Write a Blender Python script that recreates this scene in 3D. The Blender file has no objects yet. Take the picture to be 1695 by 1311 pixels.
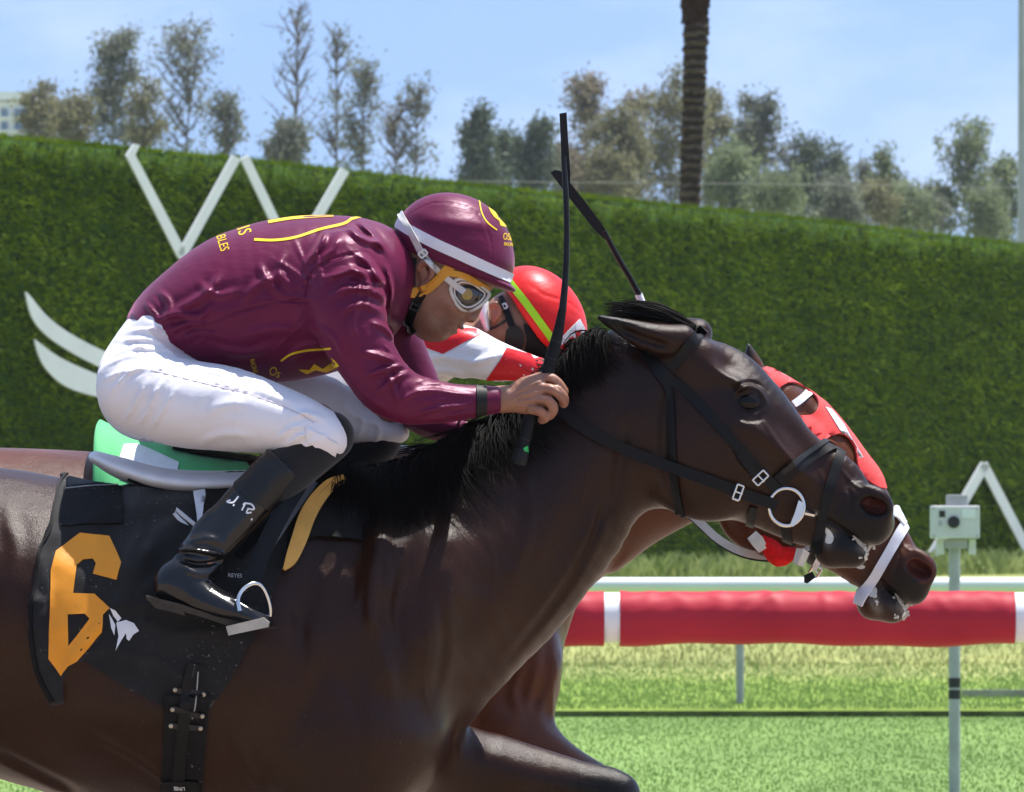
import bpy, bmesh, math, random
import numpy as np
from mathutils import Vector, Matrix, noise as mnoise
from mathutils.bvhtree import BVHTree
from mathutils.geometry import delaunay_2d_cdt

random.seed(7)
RNG = np.random.default_rng(7)
scene = bpy.context.scene
COL = scene.collection
R = math.radians

# ------------------------------------------------------------------ camera
CAM_D, CAM_Z, F, HOR = 15.0, 1.53, 13500.0, 800.0     # metres, metres, focal length and horizon in photo pixels
cam_data = bpy.data.cameras.new('camera')
cam_data.sensor_width = 36.0
cam_data.lens = 36.0 * F / 1695.0
cam_data.shift_y = (HOR - 655.5) / 1695.0
cam_data.clip_start = 0.5
cam_data.clip_end = 9000.0
cam_data.dof.use_dof = True
cam_data.dof.focus_distance = CAM_D - 0.15
cam_data.dof.aperture_fstop = 34.0
cam = bpy.data.objects.new('camera', cam_data)
cam.location = (0, -CAM_D, CAM_Z)
cam.rotation_euler = (R(90), 0, 0)
COL.objects.link(cam)
scene.camera = cam

# ------------------------------------------------------------------ sky and sun
SUN_EL, SUN_AZ = 71.0, 54.0         # azimuth clockwise from +Y (away from the camera)
world = bpy.data.worlds.new('World')
scene.world = world
world.use_nodes = True
wn = world.node_tree
for n in list(wn.nodes):
    wn.nodes.remove(n)
w_out = wn.nodes.new('ShaderNodeOutputWorld')
w_bg = wn.nodes.new('ShaderNodeBackground')
w_sky = wn.nodes.new('ShaderNodeTexSky')
w_sky.sky_type = 'NISHITA'
w_sky.sun_disc = False
w_sky.sun_elevation = R(SUN_EL)
w_sky.sun_rotation = R(SUN_AZ)
w_sky.altitude = 0
w_sky.air_density = 1.0
w_sky.dust_density = 0.4
w_sky.ozone_density = 1.0
w_bg.inputs['Strength'].default_value = 0.135
# the sky's own colour a little above the horizon is what the long lens sees: lift the lookup evenly
w_tc = wn.nodes.new('ShaderNodeTexCoord'); w_map = wn.nodes.new('ShaderNodeMapping'); w_nrm = wn.nodes.new('ShaderNodeVectorMath')
w_map.inputs['Location'].default_value = (0, 0, 0.42)
w_map.inputs['Scale'].default_value = (1, 1, 0.8)
w_nrm.operation = 'NORMALIZE'
wn.links.new(w_tc.outputs['Generated'], w_map.inputs['Vector'])
wn.links.new(w_map.outputs[0], w_nrm.inputs[0])
wn.links.new(w_nrm.outputs[0], w_sky.inputs['Vector'])
# thin fair-weather cloud drifting all over the sky
w_cs = wn.nodes.new('ShaderNodeMapping'); w_cs.inputs['Scale'].default_value = (1, 1, 2.2)
wn.links.new(w_tc.outputs['Generated'], w_cs.inputs['Vector'])
w_cn = wn.nodes.new('ShaderNodeTexNoise'); w_cn.inputs['Scale'].default_value = 14.0; w_cn.inputs['Detail'].default_value = 7; w_cn.inputs['Roughness'].default_value = 0.55
wn.links.new(w_cs.outputs[0], w_cn.inputs['Vector'])
w_cr = wn.nodes.new('ShaderNodeMapRange'); w_cr.inputs['From Min'].default_value = 0.47; w_cr.inputs['From Max'].default_value = 0.80; w_cr.inputs['To Max'].default_value = 0.55
wn.links.new(w_cn.outputs['Fac'], w_cr.inputs['Value'])
w_mx = wn.nodes.new('ShaderNodeMix'); w_mx.data_type = 'RGBA'
wn.links.new(w_cr.outputs[0], w_mx.inputs[0]); wn.links.new(w_sky.outputs[0], w_mx.inputs[6]); w_mx.inputs[7].default_value = (5.6, 5.9, 6.4, 1)
wn.links.new(w_mx.outputs[2], w_bg.inputs['Color'])
wn.links.new(w_bg.outputs[0], w_out.inputs['Surface'])
sun_data = bpy.data.lights.new('sun', 'SUN')
sun_data.energy = 4.9
sun_data.angle = R(0.53)
sun_data.color = (1.0, 0.955, 0.89)
sun = bpy.data.objects.new('sun', sun_data)
_d = Vector((math.sin(R(SUN_AZ)) * math.cos(R(SUN_EL)), math.cos(R(SUN_AZ)) * math.cos(R(SUN_EL)), math.sin(R(SUN_EL))))
sun.rotation_euler = _d.to_track_quat('Z', 'Y').to_euler()
COL.objects.link(sun)
scene.view_settings.view_transform = 'Standard'
scene.view_settings.look = 'None'
scene.view_settings.gamma = 1.0
scene.view_settings.exposure = 0.74
scene.view_settings.use_curve_mapping = False
scene.cycles.max_bounces = 8
scene.cycles.transparent_max_bounces = 16

# ------------------------------------------------------------------ measuring helpers
def P(px, py, Y=0.0):
    """the point at depth Y that the photograph shows at pixel (px, py)"""
    s = (Y + CAM_D) / F
    return Vector(((px - 847.5) * s, Y, CAM_Z - (py - HOR) * s))
def PS(Y=0.0):
    return (Y + CAM_D) / F            # metres per pixel at depth Y

# ------------------------------------------------------------------ object helpers
def tag(o, label=None, cat=None, group=None, kind=None):
    if label: o['label'] = label
    if cat: o['category'] = cat
    if group: o['group'] = group
    if kind: o['kind'] = kind
    return o
def link(name, me, mat=None, parent=None, smooth=True):
    o = bpy.data.objects.new(name, me)
    COL.objects.link(o)
    if mat is not None and len(me.materials) == 0:
        for m in (mat if isinstance(mat, (list, tuple)) else [mat]):
            me.materials.append(m)
    if smooth and len(me.polygons):
        me.polygons.foreach_set('use_smooth', np.ones(len(me.polygons), dtype=bool))
    if parent is not None:
        o.parent = parent
        o.matrix_parent_inverse = parent.matrix_basis.inverted()
    return o
def empty(name, loc=(0, 0, 0)):
    o = bpy.data.objects.new(name, None)
    o.location = loc
    o.empty_display_size = 0.1
    COL.objects.link(o)
    return o
def np_mesh(name, V, Q):
    """mesh from vertex array and an (n,3) or (n,4) face array"""
    V = np.asarray(V, dtype=np.float32)
    Q = np.asarray(Q, dtype=np.int32)
    me = bpy.data.meshes.new(name)
    me.vertices.add(len(V))
    me.vertices.foreach_set('co', V.ravel())
    k = Q.shape[1]
    me.loops.add(Q.size)
    me.loops.foreach_set('vertex_index', Q.ravel())
    me.polygons.add(len(Q))
    me.polygons.foreach_set('loop_start', np.arange(0, Q.size, k, dtype=np.int32))
    me.update(calc_edges=True)
    return me
class MB:
    """collects shapes into one mesh"""
    def __init__(s): s.v, s.f = [], []
    def add(s, V, Fs):
        o = len(s.v)
        s.v.extend([tuple(v) for v in V])
        s.f.extend([tuple(i + o for i in f) for f in Fs])
        return s
    def box(s, lo, hi, M=None):
        V = [Vector((x, y, z)) for x in (lo[0], hi[0]) for y in (lo[1], hi[1]) for z in (lo[2], hi[2])]
        if M is not None: V = [M @ v for v in V]
        return s.add(V, [(0, 1, 3, 2), (4, 6, 7, 5), (0, 4, 5, 1), (2, 3, 7, 6), (0, 2, 6, 4), (1, 5, 7, 3)])
    def tube(s, pts, rad, n=10, closed=False, cap=True, squash=1.0):
        pts = [Vector(p) for p in pts]
        m = len(pts)
        if not hasattr(rad, '__len__'): rad = [rad] * m
        V, Fs = [], []
        up = None
        for i in range(m):
            if closed: t = (pts[(i + 1) % m] - pts[i - 1])
            else: t = pts[min(i + 1, m - 1)] - pts[max(i - 1, 0)]
            t.normalize()
            if up is None:
                up = t.cross(Vector((0, 1, 0)))
                if up.length < 1e-3: up = t.cross(Vector((1, 0, 0)))
            up = (up - t * up.dot(t)).normalized()
            sd = t.cross(up)
            for k in range(n):
                a = 2 * math.pi * k / n
                V.append(pts[i] + (up * math.cos(a) + sd * math.sin(a) * squash) * rad[i])
        for i in range(m if closed else m - 1):
            j = (i + 1) % m
            for k in range(n):
                l = (k + 1) % n
                Fs.append((i * n + k, i * n + l, j * n + l, j * n + k))
        if cap and not closed:
            Fs.append(tuple(range(n - 1, -1, -1)))
            Fs.append(tuple((m - 1) * n + k for k in range(n)))
        return s.add(V, Fs)
    def prism(s, poly, d):
        """closed 3-D outline pushed along vector d"""
        n = len(poly); d = Vector(d)
        V = [Vector(p) for p in poly] + [Vector(p) + d for p in poly]
        Fs = [tuple(range(n)), tuple(range(2 * n - 1, n - 1, -1))]
        for i in range(n):
            j = (i + 1) % n
            Fs.append((i, i + n, j + n, j))
        return s.add(V, Fs)
    def sphere(s, c, r, nu=14, nv=9):
        c = Vector(c); r = Vector(r) if hasattr(r, '__len__') else Vector((r, r, r))
        V = [c + Vector((0, 0, r.z))]
        for j in range(1, nv):
            t = math.pi * j / nv
            for i in range(nu):
                a = 2 * math.pi * i / nu
                V.append(c + Vector((r.x * math.sin(t) * math.cos(a), r.y * math.sin(t) * math.sin(a), r.z * math.cos(t))))
        V.append(c - Vector((0, 0, r.z)))
        Fs = [(0, 1 + i, 1 + (i + 1) % nu) for i in range(nu)]
        for j in range(nv - 2):
            for i in range(nu):
                a = 1 + j * nu + i; b = 1 + j * nu + (i + 1) % nu
                Fs.append((a, a + nu, b + nu, b))
        L = len(V) - 1; o = 1 + (nv - 2) * nu
        Fs += [(L, o + (i + 1) % nu, o + i) for i in range(nu)]
        return s.add(V, Fs)
    def build(s, name, mat, parent=None, smooth=False, recalc=True):
        me = bpy.data.meshes.new(name)
        me.from_pydata([tuple(v) for v in s.v], [], s.f)
        if recalc:
            bm = bmesh.new(); bm.from_mesh(me)
            bmesh.ops.recalc_face_normals(bm, faces=bm.faces)
            bm.to_mesh(me); bm.free()
        me.update()
        o = link(name, me, mat, parent, smooth=False)
        if smooth:
            me.polygons.foreach_set('use_smooth', np.ones(len(me.polygons), dtype=bool))
            try: me.set_sharp_from_angle(angle=R(42))
            except Exception: pass
        return o

def catmull(pts, sub):
    """smooth resampling of a list of equal-length tuples"""
    A = np.array(pts, dtype=float)
    if len(A) < 3 or sub < 2:
        if sub < 2: return A
        out = [A[0] + (A[1] - A[0]) * t for t in np.linspace(0, 1, sub + 1)]
        return np.array(out)
    E = np.vstack([2 * A[0] - A[1], A, 2 * A[-1] - A[-2]])
    out = []
    for i in range(1, len(E) - 2):
        p0, p1, p2, p3 = E[i - 1], E[i], E[i + 1], E[i + 2]
        for t in np.arange(sub) / sub:
            out.append(0.5 * (2 * p1 + (p2 - p0) * t + (2 * p0 - 5 * p1 + 4 * p2 - p3) * t * t + (3 * p1 - p0 - 3 * p2 + p3) * t ** 3))
    out.append(A[-1])
    return np.array(out)

# ------------------------------------------------------------------ implicit-surface modeller (bodies and clothes)
class SDF:
    def __init__(s): s.ops = []
    # stations are (px, py, Y, ra_px, rb_m): centre pixel at depth Y, half thickness across the run in pixels, half width along Y in metres
    def chain(s, st, k=0.02, sub=3, op='u', pw=2.0):
        pts = []
        for (px, py, Y, ra, rb) in st:
            p = P(px, py, Y)
            pts.append((p.x, p.y, p.z, ra * PS(Y), rb))
        s.ops.append(('chain', catmull(pts, sub), k, op, pw)); return s
    def tb(s, st, k=0.02, sub=3, op='u', pw=2.0):
        """stations given by the two outline pixels: (x1, y1, x2, y2, rb, Y)"""
        ctr = [((a + c) / 2, (b + d) / 2) for (a, b, c, d, rb, Y) in st]
        out = []
        for i, (a, b, c, d, rb, Y) in enumerate(st):
            u, v = ctr[max(i - 1, 0)], ctr[min(i + 1, len(st) - 1)]
            tx, ty = v[0] - u[0], v[1] - u[1]; tl = math.hypot(tx, ty) + 1e-9
            L = math.hypot(a - c, b - d)
            sn = abs(tx * (d - b) - ty * (c - a)) / (tl * L + 1e-9)       # a slanting station is thinner across the run
            out.append((ctr[i][0], ctr[i][1], Y, L / 2 * max(sn, 0.6), rb))
        return s.chain(out, k, sub, op, pw)
    def ell(s, px, py, Y, rx, ry, rz, rot=0, k=0.02, op='u'):
        """ellipsoid: rx, rz in pixels, ry in metres, rot = clockwise degrees in the picture"""
        p = P(px, py, Y); q = PS(Y)
        s.ops.append(('ell', (p.x, p.y, p.z), (rx * q, ry, rz * q), R(rot), k, op)); return s
    def bump(s, px, py, Y, rx, ry, rz, amp, rot=0):
        p = P(px, py, Y); q = PS(Y)
        s.ops.append(('bump', (p.x, p.y, p.z), (rx * q, ry, rz * q), R(rot), amp)); return s
    def fold(s, line, w, amp, Y, side=-1, hat=True, yr=0.2):
        """a fold (amp > 0) or groove (amp < 0) along a pixel polyline on the side of the form that faces the camera"""
        q = PS(Y)
        pts = [P(a, b, Y) for a, b in line]
        pts = catmull([(p.x, p.z) for p in pts], 3)
        s.ops.append(('fold', pts, w * q, amp, Y, side, hat, yr)); return s
    def fan(s, cx, cy, n, r0, r1, a0, a1, w, amp, Y, yr, seed):
        """thin tension wrinkles spreading from a pulled point"""
        r = random.Random(seed)
        for i in range(n):
            a = R(a0 + (a1 - a0) * (i + r.uniform(-.3, .3)) / max(1, n - 1)); u = r0 * r.uniform(.7, 1.4); v = u + (r1 - u) * r.uniform(.45, 1.0); bend = r.uniform(-.25, .25)
            line = [(cx + math.cos(a + bend * t) * (u + (v - u) * t), cy + math.sin(a + bend * t) * (u + (v - u) * t)) for t in (0, .35, .7, 1)]
            s.fold(line, w * r.uniform(.7, 1.3), amp * r.uniform(.5, 1.2), Y, hat=True, yr=yr)
        return s
    def half(s, px, py, dx, dy, Y, k=0.004):
        """keep what lies on the side of the pixel line that (dx, dy) points away from"""
        p = P(px, py, Y); l = math.hypot(dx, dy)
        s.ops.append(('half', (p.x, p.z), (dx / l, -dy / l), k)); return s
    def ycut(s, y, sign, k=0.004):
        s.ops.append(('ycut', y, sign, k)); return s
    def ripple(s, amp, freq, seed=0, aniso=(1, 1, 1)):
        s.ops.append(('ripple', amp, freq, seed, aniso)); return s
    def evaluate(s, gx, gy, gz):
        nx, ny, nz = len(gx), len(gy), len(gz)
        h = gx[1] - gx[0]
        D = np.full((nx, ny, nz), 0.25, dtype=np.float32)
        def sl(lo, hi):
            out = []
            for g, a, b in ((gx, lo[0], hi[0]), (gy, lo[1], hi[1]), (gz, lo[2], hi[2])):
                i = int(np.searchsorted(g, a)); j = int(np.searchsorted(g, b))
                out.append((i, j))
            return out
        def comb(d0, d, k, op):
            if op == 'u':
                if k <= 0: return np.minimum(d0, d)
                hh = np.maximum(k - np.abs(d0 - d), 0) / k
                return np.minimum(d0, d) - hh * hh * k * 0.25
            d = -d
            if k <= 0: return np.maximum(d0, d)
            hh = np.maximum(k - np.abs(d0 - d), 0) / k
            return np.maximum(d0, d) + hh * hh * k * 0.25
        for op in s.ops:
            kind = op[0]
            if kind == 'chain':
                _, pts, k, mode, pw = op
                items = []
                for i in range(len(pts) - 1):
                    A, B = pts[i], pts[i + 1]
                    rm = max(A[3], A[4], B[3], B[4]) + k + 2 * h
                    lo = np.minimum(A[:3], B[:3]) - rm; hi = np.maximum(A[:3], B[:3]) + rm
                    (a, b), (c, d_), (e, f) = sl(lo, hi)
                    if a >= b or c >= d_ or e >= f: continue
                    ab = B[:3] - A[:3]; L2 = float(ab @ ab) + 1e-12; L = math.sqrt(L2)
                    w = ab / L
                    sv = np.array([0, 1.0, 0]) - w[1] * w
                    if np.linalg.norm(sv) < 0.2: sv = np.array([1.0, 0, 0]) - w[0] * w
                    sv /= np.linalg.norm(sv)
                    nv = np.cross(w, sv)
                    X = (gx[a:b] - A[0])[:, None, None]; Y = (gy[c:d_] - A[1])[None, :, None]; Z = (gz[e:f] - A[2])[None, None, :]
                    along = X * w[0] + Y * w[1] + Z * w[2]
                    t = np.clip(along / L, 0, 1)
                    qs = X * sv[0] + Y * sv[1] + Z * sv[2]
                    qn = X * nv[0] + Y * nv[1] + Z * nv[2]
                    qw = along - t * L
                    ra = A[3] + (B[3] - A[3]) * t; rb = A[4] + (B[4] - A[4]) * t
                    rw = np.minimum(ra, rb)
                    un, us, uw = qn / ra, qs / rb, qw / rw
                    if pw == 2.0:
                        k0 = np.sqrt(un * un + us * us + uw * uw)
                    else:
                        k0 = (np.abs(un) ** pw + np.abs(us) ** pw + np.abs(uw) ** pw) ** (1 / pw)
                    k1 = np.sqrt((un / ra) ** 2 + (us / rb) ** 2 + (uw / rw) ** 2) + 1e-6
                    dd = k0 * (k0 - 1) / k1
                    dd = np.where(k0 < 0.3, -0.75 * np.minimum(ra, rb), dd)
                    if mode == 'u':
                        items.append(((a, b, c, d_, e, f), dd.astype(np.float32)))
                    else:
                        D[a:b, c:d_, e:f] = comb(D[a:b, c:d_, e:f], dd, k, mode)
                if items:
                    a = min(i[0][0] for i in items); b = max(i[0][1] for i in items)
                    c = min(i[0][2] for i in items); d_ = max(i[0][3] for i in items)
                    e = min(i[0][4] for i in items); f = max(i[0][5] for i in items)
                    T = np.full((b - a, d_ - c, f - e), 0.25, dtype=np.float32)
                    for (a2, b2, c2, d2, e2, f2), dd in items:
                        V = T[a2 - a:b2 - a, c2 - c:d2 - c, e2 - e:f2 - e]
                        np.minimum(V, dd, out=V)
                    D[a:b, c:d_, e:f] = comb(D[a:b, c:d_, e:f], T, k, 'u')
            elif kind in ('ell', 'bump'):
                _, c0, r, rot = op[:4]
                m = max(r) * (1.0 if kind == 'ell' else 2.2) + (op[4] if kind == 'ell' else 0) + 2 * h
                mr = max(r[0], r[2]) * (1.0 if kind == 'ell' else 2.2) + (op[4] if kind == 'ell' else 0) + 2 * h
                my = r[1] * (1.0 if kind == 'ell' else 2.2) + (op[4] if kind == 'ell' else 0) + 2 * h
                (a, b), (c, d_), (e, f) = sl((c0[0] - mr, c0[1] - my, c0[2] - mr), (c0[0] + mr, c0[1] + my, c0[2] + mr))
                if a >= b or c >= d_ or e >= f: continue
                X = (gx[a:b] - c0[0])[:, None, None]; Y = (gy[c:d_] - c0[1])[None, :, None]; Z = (gz[e:f] - c0[2])[None, None, :]
                cr, sr = math.cos(rot), math.sin(rot)
                U = X * cr - Z * sr          # along the rotated first axis (clockwise in the picture)
                W = X * sr + Z * cr
                u, v, w = U / r[0], Y / r[1], W / r[2]
                q2 = u * u + v * v + w * w
                S = D[a:b, c:d_, e:f]
                if kind == 'ell':
                    k0 = np.sqrt(q2)
                    k1 = np.sqrt((u / r[0]) ** 2 + (v / r[1]) ** 2 + (w / r[2]) ** 2) + 1e-6
                    dd = k0 * (k0 - 1) / k1
                    dd = np.where(k0 < 0.3, -0.75 * min(r), dd)
                    D[a:b, c:d_, e:f] = comb(S, dd, op[4], op[5])
                else:
                    D[a:b, c:d_, e:f] = S - op[4] * np.exp(-q2)
            elif kind == 'fold':
                _, pts, w, amp, Yc, side, hat, yr = op
                lo = pts.min(0) - 2.6 * w; hi = pts.max(0) + 2.6 * w
                ya, yb = (Yc - yr, Yc + yr)
                (a, b), (c, d_), (e, f) = sl((lo[0], ya, lo[1]), (hi[0], yb, hi[1]))
                if a >= b or c >= d_ or e >= f: continue
                X = gx[a:b][:, None]; Z = gz[e:f][None, :]
                best = np.full((b - a, f - e), 9.0); tt = np.zeros((b - a, f - e))
                n = len(pts) - 1
                for i in range(n):
                    A, B = pts[i], pts[i + 1]
                    ab = B - A; L2 = ab @ ab + 1e-12
                    t = np.clip(((X - A[0]) * ab[0] + (Z - A[1]) * ab[1]) / L2, 0, 1)
                    dd = np.hypot(X - A[0] - t * ab[0], Z - A[1] - t * ab[1])
                    better = dd < best
                    best = np.where(better, dd, best); tt = np.where(better, (i + t) / n, tt)
                u = best / w
                prof = (1 - 1.3 * u * u) * np.exp(-u * u) if hat else np.exp(-u * u)
                fade = np.clip(np.minimum(tt, 1 - tt) * 4 + 0.15, 0, 1)
                g = (amp * prof * fade).astype(np.float32)
                ys = gy[c:d_]
                ym = np.clip((yr - np.abs(ys - Yc)) / (0.3 * yr), 0, 1).astype(np.float32)
                D[a:b, c:d_, e:f] -= g[:, None, :] * ym[None, :, None]
            elif kind == 'half':
                _, p, n, k = op
                dd = (gx - p[0])[:, None, None] * n[0] + (gz - p[1])[None, None, :] * n[1]
                D = comb(D, -dd.astype(np.float32) + np.zeros_like(D), k, 's')
            elif kind == 'ycut':
                _, y, sg, k = op
                dd = (gy - y)[None, :, None] * sg
                D = comb(D, -dd.astype(np.float32) + np.zeros_like(D), k, 's')
            elif kind == 'ripple':
                _, amp, fr, seed, an = op
                r = np.random.default_rng(seed)
                near = np.abs(D) < 4 * h
                I = np.nonzero(near)
                x, y, z = gx[I[0]] * an[0], gy[I[1]] * an[1], gz[I[2]] * an[2]
                acc = np.zeros(len(x))
                for o in range(7):
                    kx = r.normal(size=3); kx /= np.linalg.norm(kx); kx *= fr * (0.6 + 0.25 * o)
                    ph = r.uniform(0, 6.28); 
                    wx = x + 0.03 * np.sin(11 * z + o); wz = z + 0.03 * np.sin(13 * x + 2 * o)
                    acc += np.sin(wx * kx[0] + y * kx[1] + wz * kx[2] + ph)
                D[I] += (amp * acc / 2.6).astype(np.float32)
        return D
    def mesh(s, name, blocks, smooth=1):
        """blocks: list of (lo, hi, voxel). Surface-net mesh of each block, all in one mesh."""
        VV, QQ, n0 = [], [], 0
        for lo, hi, h in blocks:
            gx = np.arange(lo[0], hi[0] + h, h); gy = np.arange(lo[1], hi[1] + h, h); gz = np.arange(lo[2], hi[2] + h, h)
            D = s.evaluate(gx, gy, gz)
            V, Q = surface_nets(D, (gx[0], gy[0], gz[0]), h)
            for _ in range(smooth): V = relax(V, Q)
            VV.append(V); QQ.append(Q + n0); n0 += len(V)
        return np_mesh(name, np.vstack(VV), np.vstack(QQ))

def relax(V, Q):
    acc = np.zeros_like(V); cnt = np.zeros(len(V))
    for a, b in ((0, 1), (1, 2), (2, 3), (3, 0)):
        for i, j in ((a, b), (b, a)):
            for ax in range(3):
                acc[:, ax] += np.bincount(Q[:, i], weights=V[Q[:, j], ax], minlength=len(V))
            cnt += np.bincount(Q[:, i], minlength=len(V))
    m = cnt > 0
    V2 = V.copy()
    V2[m] = V[m] * 0.5 + 0.5 * acc[m] / cnt[m][:, None]
    return V2

def surface_nets(D, org, h):
    s = D < 0
    nx, ny, nz = D.shape
    cnt = np.zeros((nx - 1, ny - 1, nz - 1), dtype=np.int8)
    for dx in (0, 1):
        for dy in (0, 1):
            for dz in (0, 1):
                cnt += s[dx:nx - 1 + dx, dy:ny - 1 + dy, dz:nz - 1 + dz]
    I = np.nonzero((cnt > 0) & (cnt < 8))
    ix, iy, iz = I
    idx = np.full(cnt.shape, -1, dtype=np.int32)
    idx[I] = np.arange(len(ix))
    acc = np.zeros((len(ix), 3)); n = np.zeros(len(ix))
    C = {}
    for dx in (0, 1):
        for dy in (0, 1):
            for dz in (0, 1):
                C[(dx, dy, dz)] = D[ix + dx, iy + dy, iz + dz].astype(np.float64)
    for axis in range(3):
        for u in (0, 1):
            for v in (0, 1):
                a = [0, 0, 0]; b = [0, 0, 0]
                oth = [i for i in range(3) if i != axis]
                a[oth[0]] = b[oth[0]] = u; a[oth[1]] = b[oth[1]] = v; b[axis] = 1
                da, db = C[tuple(a)], C[tuple(b)]
                m = (da < 0) != (db < 0)
                t = np.where(m, da / (da - db + 1e-20), 0)
                p = np.array(a, dtype=float)[None, :].repeat(len(ix), 0)
                p[:, axis] = t
                acc += p * m[:, None]; n += m
    V = (acc / np.maximum(n, 1)[:, None] + np.stack(I, 1)) * h + np.array(org)
    quads = []
    for axis in range(3):
        sl0 = [slice(None)] * 3; sl1 = [slice(None)] * 3
        sl0[axis] = slice(0, -1); sl1[axis] = slice(1, None)
        a = s[tuple(sl0)]; b = s[tuple(sl1)]
        E = np.nonzero(a != b)
        e = [E[0], E[1], E[2]]
        o1, o2 = [i for i in range(3) if i != axis]
        ok = (e[o1] > 0) & (e[o2] > 0) & (e[o1] < cnt.shape[o1]) & (e[o2] < cnt.shape[o2])
        e = [q[ok] for q in e]
        flip = a[E][ok]
        def cell(d1, d2):
            q = [e[0].copy(), e[1].copy(), e[2].copy()]
            q[o1] = q[o1] - d1; q[o2] = q[o2] - d2
            return idx[q[0], q[1], q[2]]
        q = np.stack([cell(1, 1), cell(0, 1), cell(0, 0), cell(1, 0)], 1)
        if axis == 1: flip = ~flip
        q[~flip] = q[~flip][:, ::-1]
        quads.append(q)
    Q = np.vstack(quads)
    return V, Q[(Q >= 0).all(1)]

def sdf_box(px0, py0, px1, py1, y0, y1):
    Y = (y0 + y1) / 2
    a, b = P(min(px0, px1), max(py0, py1), Y), P(max(px0, px1), min(py0, py1), Y)
    return (a.x, y0, a.z), (b.x, y1, b.z)

# ------------------------------------------------------------------ putting straps, cloth and print onto a body
def bvh_of(*objs):
    V, Fc, o = [], [], 0
    for ob in objs:
        me = ob.data
        co = np.empty(len(me.vertices) * 3, dtype=np.float32); me.vertices.foreach_get('co', co)
        co = co.reshape(-1, 3) + np.array(ob.matrix_basis.translation, dtype=np.float32)
        V.extend(map(tuple, co))
        Fc.extend([tuple(i + o for i in p.vertices) for p in me.polygons])
        o = len(V)
    return BVHTree.FromPolygons(V, Fc)
CAM = Vector((0, -CAM_D, CAM_Z))
def hit(px, py, bvh, Y=0.0):
    tgt = P(px, py, Y)
    d = (tgt - CAM).normalized()
    loc, nor, i, dist = bvh.ray_cast(CAM, d)
    if loc is None:
        loc, nor, i, dist = bvh.find_nearest(tgt)
        nor = (tgt - loc).normalized() if (tgt - loc).length > 1e-5 else Vector((0, -1, 0))
        return loc, nor, False
    if nor.y > 0: nor = -nor
    return loc, nor, True
def shell(V, N, faces, off, th):
    """front sheet off+th above the surface, back sheet off above it, closed round its border"""
    n = len(V)
    A = [v + m * (off + th) for v, m in zip(V, N)] + [v + m * off for v, m in zip(V, N)]
    cnt = {}
    for f in faces:
        for i in range(len(f)):
            e = (f[i], f[(i + 1) % len(f)])
            cnt[e] = cnt.get(e, 0) + 1
    Fs = list(faces) + [tuple(i + n for i in reversed(f)) for f in faces]
    for (a, b) in cnt:
        if (b, a) not in cnt:
            Fs.append((b, a, a + n, b + n))
    return A, Fs
def inside(poly, pts):
    x, y = pts[:, 0], pts[:, 1]
    c = np.zeros(len(pts), dtype=bool)
    n = len(poly)
    for i in range(n):
        x1, y1 = poly[i]; x2, y2 = poly[(i + 1) % n]
        m = ((y1 > y) != (y2 > y)) & (x < (x2 - x1) * (y - y1) / (y2 - y1 + 1e-12) + x1)
        c ^= m
    return c
def smooth_poly(poly, sub=3):
    A = list(poly)
    E = catmull([A[-1]] + A + [A[0], A[1]], sub)
    return [tuple(p) for p in E[sub:sub * (len(A) + 1)]]
def decal(name, poly, bvh, mat, parent=None, off=0.001, th=0.0015, step=8, holes=(), Y=0.0, mirror=None, warp=None, nsm=True, mb=None):
    """a thin piece of stuff with the pixel outline `poly`, laid on the body behind it"""
    loops = [list(poly)] + [list(h) for h in holes]
    pts, edges = [], []
    for L in loops:
        dense = []
        for i in range(len(L)):
            a, b = L[i], L[(i + 1) % len(L)]
            m = max(1, int(math.hypot(a[0] - b[0], a[1] - b[1]) / step))
            for k in range(m): dense.append((a[0] + (b[0] - a[0]) * k / m, a[1] + (b[1] - a[1]) * k / m))
        o = len(pts); pts += dense
        edges += [(o + i, o + (i + 1) % len(dense)) for i in range(len(dense))]
    A = np.array(poly)
    x0, y0 = A.min(0); x1, y1 = A.max(0)
    gx, gy = np.meshgrid(np.arange(x0 + step / 2, x1, step), np.arange(y0 + step / 2, y1, step))
    g = np.stack([gx.ravel(), gy.ravel()], 1)
    g = g + RNG.uniform(-0.12, 0.12, g.shape) * step
    ok = inside(poly, g)
    for h in holes: ok &= ~inside(h, g)
    B = np.array(pts)
    g = g[ok]
    if len(g):
        dmin = np.min(np.hypot(g[:, None, 0] - B[None, :, 0], g[:, None, 1] - B[None, :, 1]), axis=1)
        g = g[dmin > step * 0.4]
    allp = [Vector(p) for p in pts] + [Vector((a, b)) for a, b in g]
    v2, e2, f2, _, _, _ = delaunay_2d_cdt(allp, edges, [], 0, 1e-4)
    cen = np.array([[(sum(v2[i].x for i in f) / len(f)), (sum(v2[i].y for i in f) / len(f))] for f in f2])
    keep = inside(poly, cen)
    for h in holes: keep &= ~inside(h, cen)
    faces = [tuple(f) for f, kp in zip(f2, keep) if kp]
    V, N = [], []
    for p in v2:
        l, n, ok_ = hit(p.x, p.y, bvh, Y)
        if warp: l = l + n * warp(p.x, p.y)
        V.append(l); N.append(n)
    # picture y runs down: turn faces toward the camera
    fixed = []
    for f in faces:
        a, b, c = V[f[0]], V[f[1]], V[f[2]]
        fixed.append(f if (b - a).cross(c - a).y < 0 else tuple(reversed(f)))
    A2, Fs = shell(V, N, fixed, off, th)
    out = mb or MB()
    out.add(A2, Fs)
    if mb is not None: return mb
    o = out.build(name, mat, parent, smooth=True, recalc=False)
    if mirror is not None:       # the same piece on the other side of the body
        MB().add([Vector((v.x, 2 * mirror - v.y, v.z)) for v in A2], [tuple(reversed(f)) for f in Fs]).build(name, mat, parent, smooth=True, recalc=False)
    return o
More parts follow.
